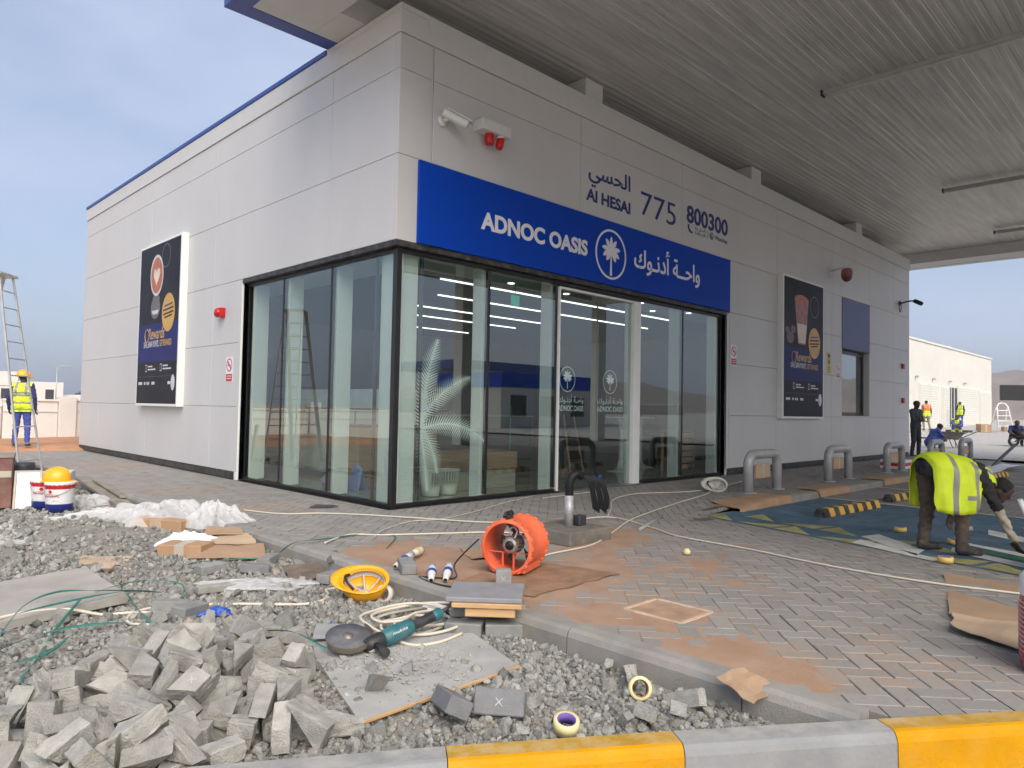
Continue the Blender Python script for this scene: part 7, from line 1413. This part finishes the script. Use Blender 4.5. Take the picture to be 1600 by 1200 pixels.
    for q in ('L','R'):                                       # hands: palm, four fingers, thumb
        w = np.array(J['wr'+q]); e = np.array(J['el'+q]); hdv = np.array(J.get('hd'+q, tuple(w-e))); hdv = hdv/np.linalg.norm(hdv); side = np.array(J.get('hs'+q, (0,1,0))); side = side-hdv*(side@hdv); side /= np.linalg.norm(side); nr = np.cross(hdv, side); cu = J.get('curl', .35)
        Hs = [(tuple(w), .030, tuple(w+hdv*.02), .030, 'hand')]
        for k in (-1,0,1): Hs.append((tuple(w+hdv*.02+side*.020*k), .017, tuple(w+hdv*.088+side*.026*k), .014, 'hand'))
        for k, L in enumerate((.066,.078,.074,.056)):
            b = w+hdv*.092+side*(.033-.022*k); p1 = b+(hdv*math.cos(cu)+nr*math.sin(cu))*L*.5; p2 = p1+(hdv*math.cos(2.2*cu)+nr*math.sin(2.2*cu))*L*.5; Hs += [(tuple(b), .0095, tuple(p1), .009, 'hand'), (tuple(p1), .009, tuple(p2), .0075, 'hand')]
        b = w+hdv*.035+side*.035; p1 = b+(hdv*.6+side*.75+nr*.3)*.045; p2 = p1+(hdv*.9+side*.25+nr*.4)*.035; Hs += [(tuple(b), .014, tuple(p1), .011, 'hand'), (tuple(p1), .0105, tuple(p2), .008, 'hand')]
        if detail: addm(Hs, .0055, 1, None)
        else: addm(Hs, .011 if voxel < .02 else .014, 0, None)
    me = bpy.data.meshes.new('body'); me.from_pydata(np.concatenate(VV).tolist(), [], FF)
    for m in mats_: me.materials.append(m)
    me.polygons.foreach_set('material_index', MI); me.polygons.foreach_set('use_smooth', [True]*len(FF)); me.update(); link('body', me, o)
    if vest:                                                  # shell grown from the torso, open at arms and neck
        ax = ch-pel; L = np.linalg.norm(ax); ax = ax/L; cen = np.array([V[list(f)].mean(0) for f in F]); t = ((cen-pel)@ax)/L; l_ = (cen-(pel+ch)/2)@lat
        ok = [i for i in range(len(F)) if S[ids[i]][4] == 'torso' and -.32 < t[i] < 1.42 and abs(l_[i]) < .205]
        ok += [i for i in range(len(F)) if S[ids[i]][4] == 'pants' and -.34 < t[i] < .25 and abs(ax[2]) > .6]
        used = sorted({k for i in ok for k in F[i]}); mp_ = {k: j for j, k in enumerate(used)}; tv = ((V[used]-pel)@ax)/L
        off_ = .020+.016*np.clip(.5-tv, 0, 1)[:,None]; P = V[used]+N[used]*off_
        sag = J.get('sag', 0.); dn = np.clip(-N[used][:,2], 0, 1); P[:,2] -= sag*dn*np.clip(1.0-tv, 0, 1)
        P += N[used]*(.006*np.sin(P[:,[2]]*38+P[:,[0]]*25)+.004*np.sin(P[:,[1]]*55))
        fs = [tuple(mp_[k] for k in F[i]) for i in ok]; mi = []
        for i in ok:
            tt = t[i]; ll = abs(l_[i]); band = (.13 < tt < .27) or (.60 < tt < .72 and not orange) or (.72 <= tt and .075 < ll < .125)
            mi.append(1 if band else (2 if orange and tt > .45 else 0))
        nv = len(P); P2 = V[used]+N[used]*(off_-.006); vs2 = P.tolist()
        me = bpy.data.meshes.new('vest'); me.from_pydata(vs2, [], fs)
        for m in (m_vy, m_refl, m_vo): me.materials.append(m)
        me.polygons.foreach_set('material_index', mi); me.polygons.foreach_set('use_smooth', [True]*len(fs)); me.update(); link('vest', me, o)
    if helm:
        hm = Matrix((Vector(hf), Vector(hl), Vector(hu))).transposed(); helmet(None, pt(0,0,.025), hm.to_euler(), helm, 1.12, False, o, 'helmet')
    if detail:
        for sgn in (-1,1): mb = MB(); mb.lathe([(.0001,-.011),(.008,-.008),(.0115,0),(.008,.008),(.0001,.011)], 12, 0, None, pt(.086,sgn*.032,.016)); mb.build('eye', mat('eye_white', (.55,.52,.48), .3), o)
    return o
def standing(h=1.0, **kw):
    J = dict(pelvis=(0,0,.95), chest=(.0,0,1.33), neck=(.01,0,1.50), head=(.03,0,1.62), face=(1,0,-.05), hup=(0,0,1), shL=(0,.18,1.42), shR=(0,-.18,1.42), hipL=(0,.09,.90), hipR=(0,-.09,.90), knL=(.03,.11,.50), knR=(.02,-.12,.50), anL=(0,.13,.09), anR=(-.03,-.14,.09), elL=(-.04,.24,1.14), elR=(-.04,-.24,1.14), wrL=(.04,.25,.89), wrR=(.04,-.25,.89), hsL=(1,0,0), hsR=(1,0,0)); J.update(kw); return J
navy = cloth('navy', (.025,.03,.10)); blue = cloth('blue', (.05,.08,.30)); brown = cloth('brown', (.10,.072,.055)); blackc = cloth('black', (.022,.020,.022)); grey = cloth('charcoal', (.05,.055,.06)); beige = cloth('beige', (.42,.36,.28))
# worker bending down at the blue bay, facing right
bw_ = person('worker in lime vest bending down to touch the ground beside the blue bay', (2.92,-5.28,-.095), R(-44.8), dict(
    pelvis=(-.15,0,.84), chest=(.26,0,.81), neck=(.42,0,.755), head=(.54,-.02,.64), face=(.80,0,-.60), hup=(.58,0,.80), shL=(.31,.17,.80), shR=(.24,-.18,.77), hipL=(-.13,.10,.80), hipR=(-.10,-.10,.80),
    knL=(-.10,.13,.44), knR=(.09,-.12,.43), anL=(-.14,.15,.085), anR=(.08,-.13,.085), toeL=(.03,.16,.035), toeR=(.25,-.14,.035), elL=(.30,.25,.50), wrL=(.20,.22,.36), hdL=(-.3,0,-1), elR=(.36,-.23,.48), wrR=(.53,-.21,.17), hdR=(.45,0,-.80), hsR=(-.3,1,0), hsL=(1,.3,0), curl=.25, sag=.09),
    dict(torso=blackc, pants=brown, upper=blackc, fore=beige), .012, vest=False, detail=True)
# his vest hangs loosely from the back: a draped shell, open below, with armholes cut at the shoulders
st = [(-.24,.93,.205,.50),(-.22,.975,.225,.44),(-.15,1.0,.235,.42),(-.05,.995,.235,.41),(.05,.985,.23,.41),(.13,.965,.228,.42),(.185,.945,.225,.45),(.22,.93,.205,.60),(.26,.915,.20,.70),(.32,.895,.19,.735),(.38,.865,.165,.72),(.43,.835,.115,.70)]
NU = 40; vs = []; mi = []; fs = []
SX = []
for i in range(len(st)-1):
    for q in range(4): t = q/4; SX.append(tuple(st[i][k]*(1-t)+st[i+1][k]*t for k in range(4)))
SX.append(st[-1])
for (x, zt, w, zb) in SX:
    for k in range(NU+1):
        u = 2*k/NU-1; a = abs(u); sgn = 1 if u > 0 else -1
        if a < .55: th = a/.55*math.pi/2; y = sgn*w*math.sin(th); z = zt-.16+.16*math.cos(th)
        else:
            q = (a-.55)/.45; z = (zt-.16)*(1-q)+zb*q; y = sgn*(w+.03*math.sin(q*2.2)*(1 if zb < .6 else .3))
        fold = .010*math.sin(x*46+u*5)+.007*math.sin(u*17+x*20); vs.append((x+.012*math.sin(u*9)*a, y+sgn*fold*min(1,a*2), z+fold*.5*(1-a)))
m_ = NU+1
for i in range(len(SX)-1):
    for k in range(NU):
        fs.append((i*m_+k,i*m_+k+1,(i+1)*m_+k+1,(i+1)*m_+k)); x = SX[i][0]; u = abs(2*(k+.5)/NU-1)
        zc = vs[i*m_+k][2]; mi.append(1 if (-.085 < x < -.03 or (.135 < x < .185 and u > .25) or (x >= .185 and .30 < u < .42) or (.05 < x < .185 and .53 < zc < .575)) else 0)
me = bpy.data.meshes.new('vest'); me.from_pydata(vs, [], fs)
for m in (m_vy, m_refl): me.materials.append(m)
me.polygons.foreach_set('material_index', mi); me.polygons.foreach_set('use_smooth', [True]*len(fs)); me.update(); vo = link('vest', me, bw_); sm_ = vo.modifiers.new('thickness', 'SOLIDIFY'); sm_.thickness = .006; sm_.offset = 0
# worker by the ladder, seen from behind
person('worker in yellow helmet and lime vest seen from behind at the left edge', (-1.35,13.6,.10), R(62), standing(elL=(-.06,.27,1.15), elR=(-.06,-.27,1.15), wrL=(.02,.27,.90), wrR=(.02,-.27,.90), head=(.02,.0,1.62), face=(.8,-.6,-.05)), dict(torso=navy, pants=blue, upper=navy, fore=navy, hand=m_bcable), .016, vest=True, helm=m_hely, scale=1.04)
zf_ = lambda x: float(z_fore(x))+.0
person('man in dark clothes standing with folded arms at the far corner of the shop', (20.95,.05,-.095), R(250), standing(elL=(.06,.23,1.14), wrL=(.20,-.02,1.16), elR=(.06,-.23,1.14), wrR=(.22,.04,1.12), hdL=(.1,-1,0), hdR=(.1,1,0)), dict(torso=grey, pants=cloth('dark_grey', (.035,.037,.04)), upper=grey, fore=grey), .02, scale=1.08)
person('man in orange and yellow vest walking away near the white building', (43.2,5.7,zf_(43.2)), R(35), standing(knL=(.14,.11,.50), anR=(-.22,-.12,.12)), dict(torso=cloth('khaki', (.20,.17,.12)), pants=cloth('tan', (.22,.19,.16)), upper=cloth('tan2', (.16,.12,.10)), fore=m_skin), .024, vest=True, orange=True, scale=1.05)
person('man in blue overalls with hand at his face in the service doorway', (52.2,6.0,zf_(52.2)), R(170), standing(elR=(.12,-.24,1.20), wrR=(.16,-.08,1.48), hdR=(0,.2,1)), dict(torso=navy, pants=blue, upper=navy, fore=navy), .024, vest=True, scale=1.02)
crouch = dict(pelvis=(0,0,.32), chest=(.20,0,.62), neck=(.30,0,.76), head=(.38,0,.84), face=(1,0,-.5), hup=(.3,0,1), shL=(.22,.17,.70), shR=(.22,-.17,.70), hipL=(0,.10,.30), hipR=(0,-.10,.30), knL=(.34,.16,.46), knR=(.34,-.16,.46), anL=(.26,.16,.09), anR=(.26,-.16,.09), elL=(.34,.24,.52), elR=(.34,-.24,.52), wrL=(.50,.10,.42), wrR=(.50,-.10,.42), hsL=(0,0,1), hsR=(0,0,1))
person('worker in blue sitting hunched beside the wheelbarrow', (23.4,.30,zf_(23.4)), R(-40), crouch, dict(torso=blue, pants=blue, upper=blue, fore=m_skin), .02, scale=1.05)
person('worker in lime vest crouching behind the wheelbarrow, back turned', (40.5,3.5,zf_(40.5)), R(200), crouch, dict(torso=blue, pants=blue, upper=blue, fore=blue), .024, vest=True, scale=1.05)
person('worker in navy seated at the right edge above the second wheelbarrow', (29.6,-1.15,zf_(29.6)), R(200), dict(crouch), dict(torso=navy, pants=navy, upper=navy, fore=m_skin), .02, scale=1.08)
o = thing('blue_sack', 'blue sack on the sand beside the worker by the ladder', 'sack', (-2.35,13.5,-.02)); mb = MB(); mb.lathe([(.0,0),(.20,.02),(.24,.16),(.20,.34),(.10,.44),(0,.46)], 10, 0, Matrix.Rotation(.2,3,'X')); mb.build('sack', cloth('sack_blue', (.05,.07,.26)), o)
o = thing('timber_post', 'brown timber standing behind the ladder foot', 'timber', (-2.55,9.3,-.1)); mb = MB(); mb.beam((0,0,0),(-.12,.06,.85),.12,.05); mb.build('plank', m_pallet, o)
# ---- wheelbarrows
m_wbt = mat('barrow_tray', (.10,.10,.095), .6, .3, var=.3, scale=8, dust=.4); m_tyre = mat('tyre', (.02,.02,.02), .8)
def barrow(label, loc, rz):
    o = thing('wheelbarrow', label, 'wheelbarrow', loc, rz, group='wheelbarrows'); mb = MB(); b = [(-.30,-.22,.32),(.28,-.22,.36),(.28,.22,.36),(-.30,.22,.32)]; t = [(-.48,-.34,.60),(.52,-.34,.62),(.52,.34,.62),(-.48,.34,.60)]
    mb.add(b+t, [(0,3,2,1),(0,1,5,4),(1,2,6,5),(2,3,7,6),(3,0,4,7)]); mb.add([(x*.96,y*.95,z+.012) for x,y,z in b]+[(x*.97,y*.96,z+.004) for x,y,z in t], [(0,1,2,3),(0,4,5,1),(1,5,6,2),(2,6,7,3),(3,7,4,0)]); mb.build('tray', m_wbt, o)
    mb = MB(); mb.tube([Vector(p) for p in t], .014, 6, closed=True); mb.build('rim', m_wbt, o)
    for s in (-1,1):
        mb = MB(); mb.tube([(.62,s*.06,.2),(.2,s*.17,.33),(-.45,s*.24,.42),(-1.0,s*.27,.68)], .02, 8); mb.build('handle', m_wbt, o); mb = MB(); mb.tube([(-.15,s*.2,.36),(-.3,s*.22,.01),(-.42,s*.22,.01),(-.38,s*.23,.40)], .016, 6); mb.build('leg', m_wbt, o)
    w = MB(); w.lathe([(.12,-.04),(.17,-.045),(.20,-.02),(.20,.02),(.17,.045),(.12,.04)], 24, 0, Matrix.Rotation(R(90),3,'X'), (.62,0,.2)); wh = w.build('wheel', m_tyre, o); mb = MB(); mb.lathe([(0,-.03),(.12,-.02),(.12,.02),(0,.03)], 18, 0, Matrix.Rotation(R(90),3,'X'), (.62,0,.2)); mb.build('rim_disc', m_wglos, wh)
    return o
barrow('dark wheelbarrow with handles to the right, in front of the white building', (25.9,.35,zf_(25.9)), R(128)); barrow('second wheelbarrow cut off by the right edge', (29.3,-1.75,zf_(29.3)), R(120))
# ================================================================ ACROSS THE FORECOURT (seen in the glass)
pc = thing('pump_canopy', 'distant blue banded pump canopy reflected in the shop glass', 'canopy', (43,-46,0)); mb = MB(); mb.box(-7,-5,4.75,7,5,5.6,c=.03); mb.build('roof', m_fas, pc)
for x in (-4,4): mb = MB(); mb.box(x-.3,-.3,.1,x+.3,.3,4.749,c=.03); mb.build('column', m_far, pc)
for x in (-4,4): mb = MB(); mb.box(x-1.0,-.5,.1,x-.4,.5,2.0,c=.03); mb.build('pump', m_let, pc)
kk = thing('kiosk', 'low white kiosk with blue band reflected in the glass doors', 'building', (31,-27,0)); mb = MB(); mb.box(-6,-3,0,4,3,2.6,c=.03); mb.build('wall', m_far, kk); mb = MB(); mb.box(-6.1,-3.1,2.601,4.1,3.1,3.5,c=.02); mb.build('blue_band', m_sign, kk)
for x in (-4.5,-1.8,1.2): mb = MB(); mb.box(x-.7,3.001,.8,x+.7,3.02,2.1); mb.build('window', m_dark, kk)
fw = thing('perimeter_wall', 'sandy perimeter wall reflected in the right end of the glass', 'wall', (0,-70,0)); mb = MB(); mb.box(20,0,0,120,.3,2.2,c=.03); mb.build('wall', m_cream, fw); mb = MB(); mb.box(19.9,-.1,2.201,120.1,.4,2.35,c=.02); mb.build('cap', m_far, fw)
# ================================================================ HAZE
m_hz = bpy.data.materials.new('desert_haze'); m_hz.use_nodes = True; nt = m_hz.node_tree; nt.nodes.remove(nt.nodes['Principled BSDF'])
pv_ = nt.nodes.new('ShaderNodeVolumePrincipled'); pv_.inputs['Color'].default_value = (.80,.84,.92,1); pv_.inputs['Density'].default_value = .0006; pv_.inputs['Density Attribute'].default_value = ''; m_hz.cycles.homogeneous_volume = True; pv_.inputs['Anisotropy'].default_value = .3
nt.links.new(pv_.outputs[0], nt.nodes['Material Output'].inputs['Volume'])
mb = MB(); mb.add([(x,y,z) for z in (-6,72) for (x,y) in ((-1200,-1200),(1200,-1200),(1200,1200),(-1200,1200))], [(3,2,1,0),(4,5,6,7),(0,1,5,4),(1,2,6,5),(2,3,7,6),(3,0,4,7)])
tag(mb.build('haze', m_hz), kind='stuff')
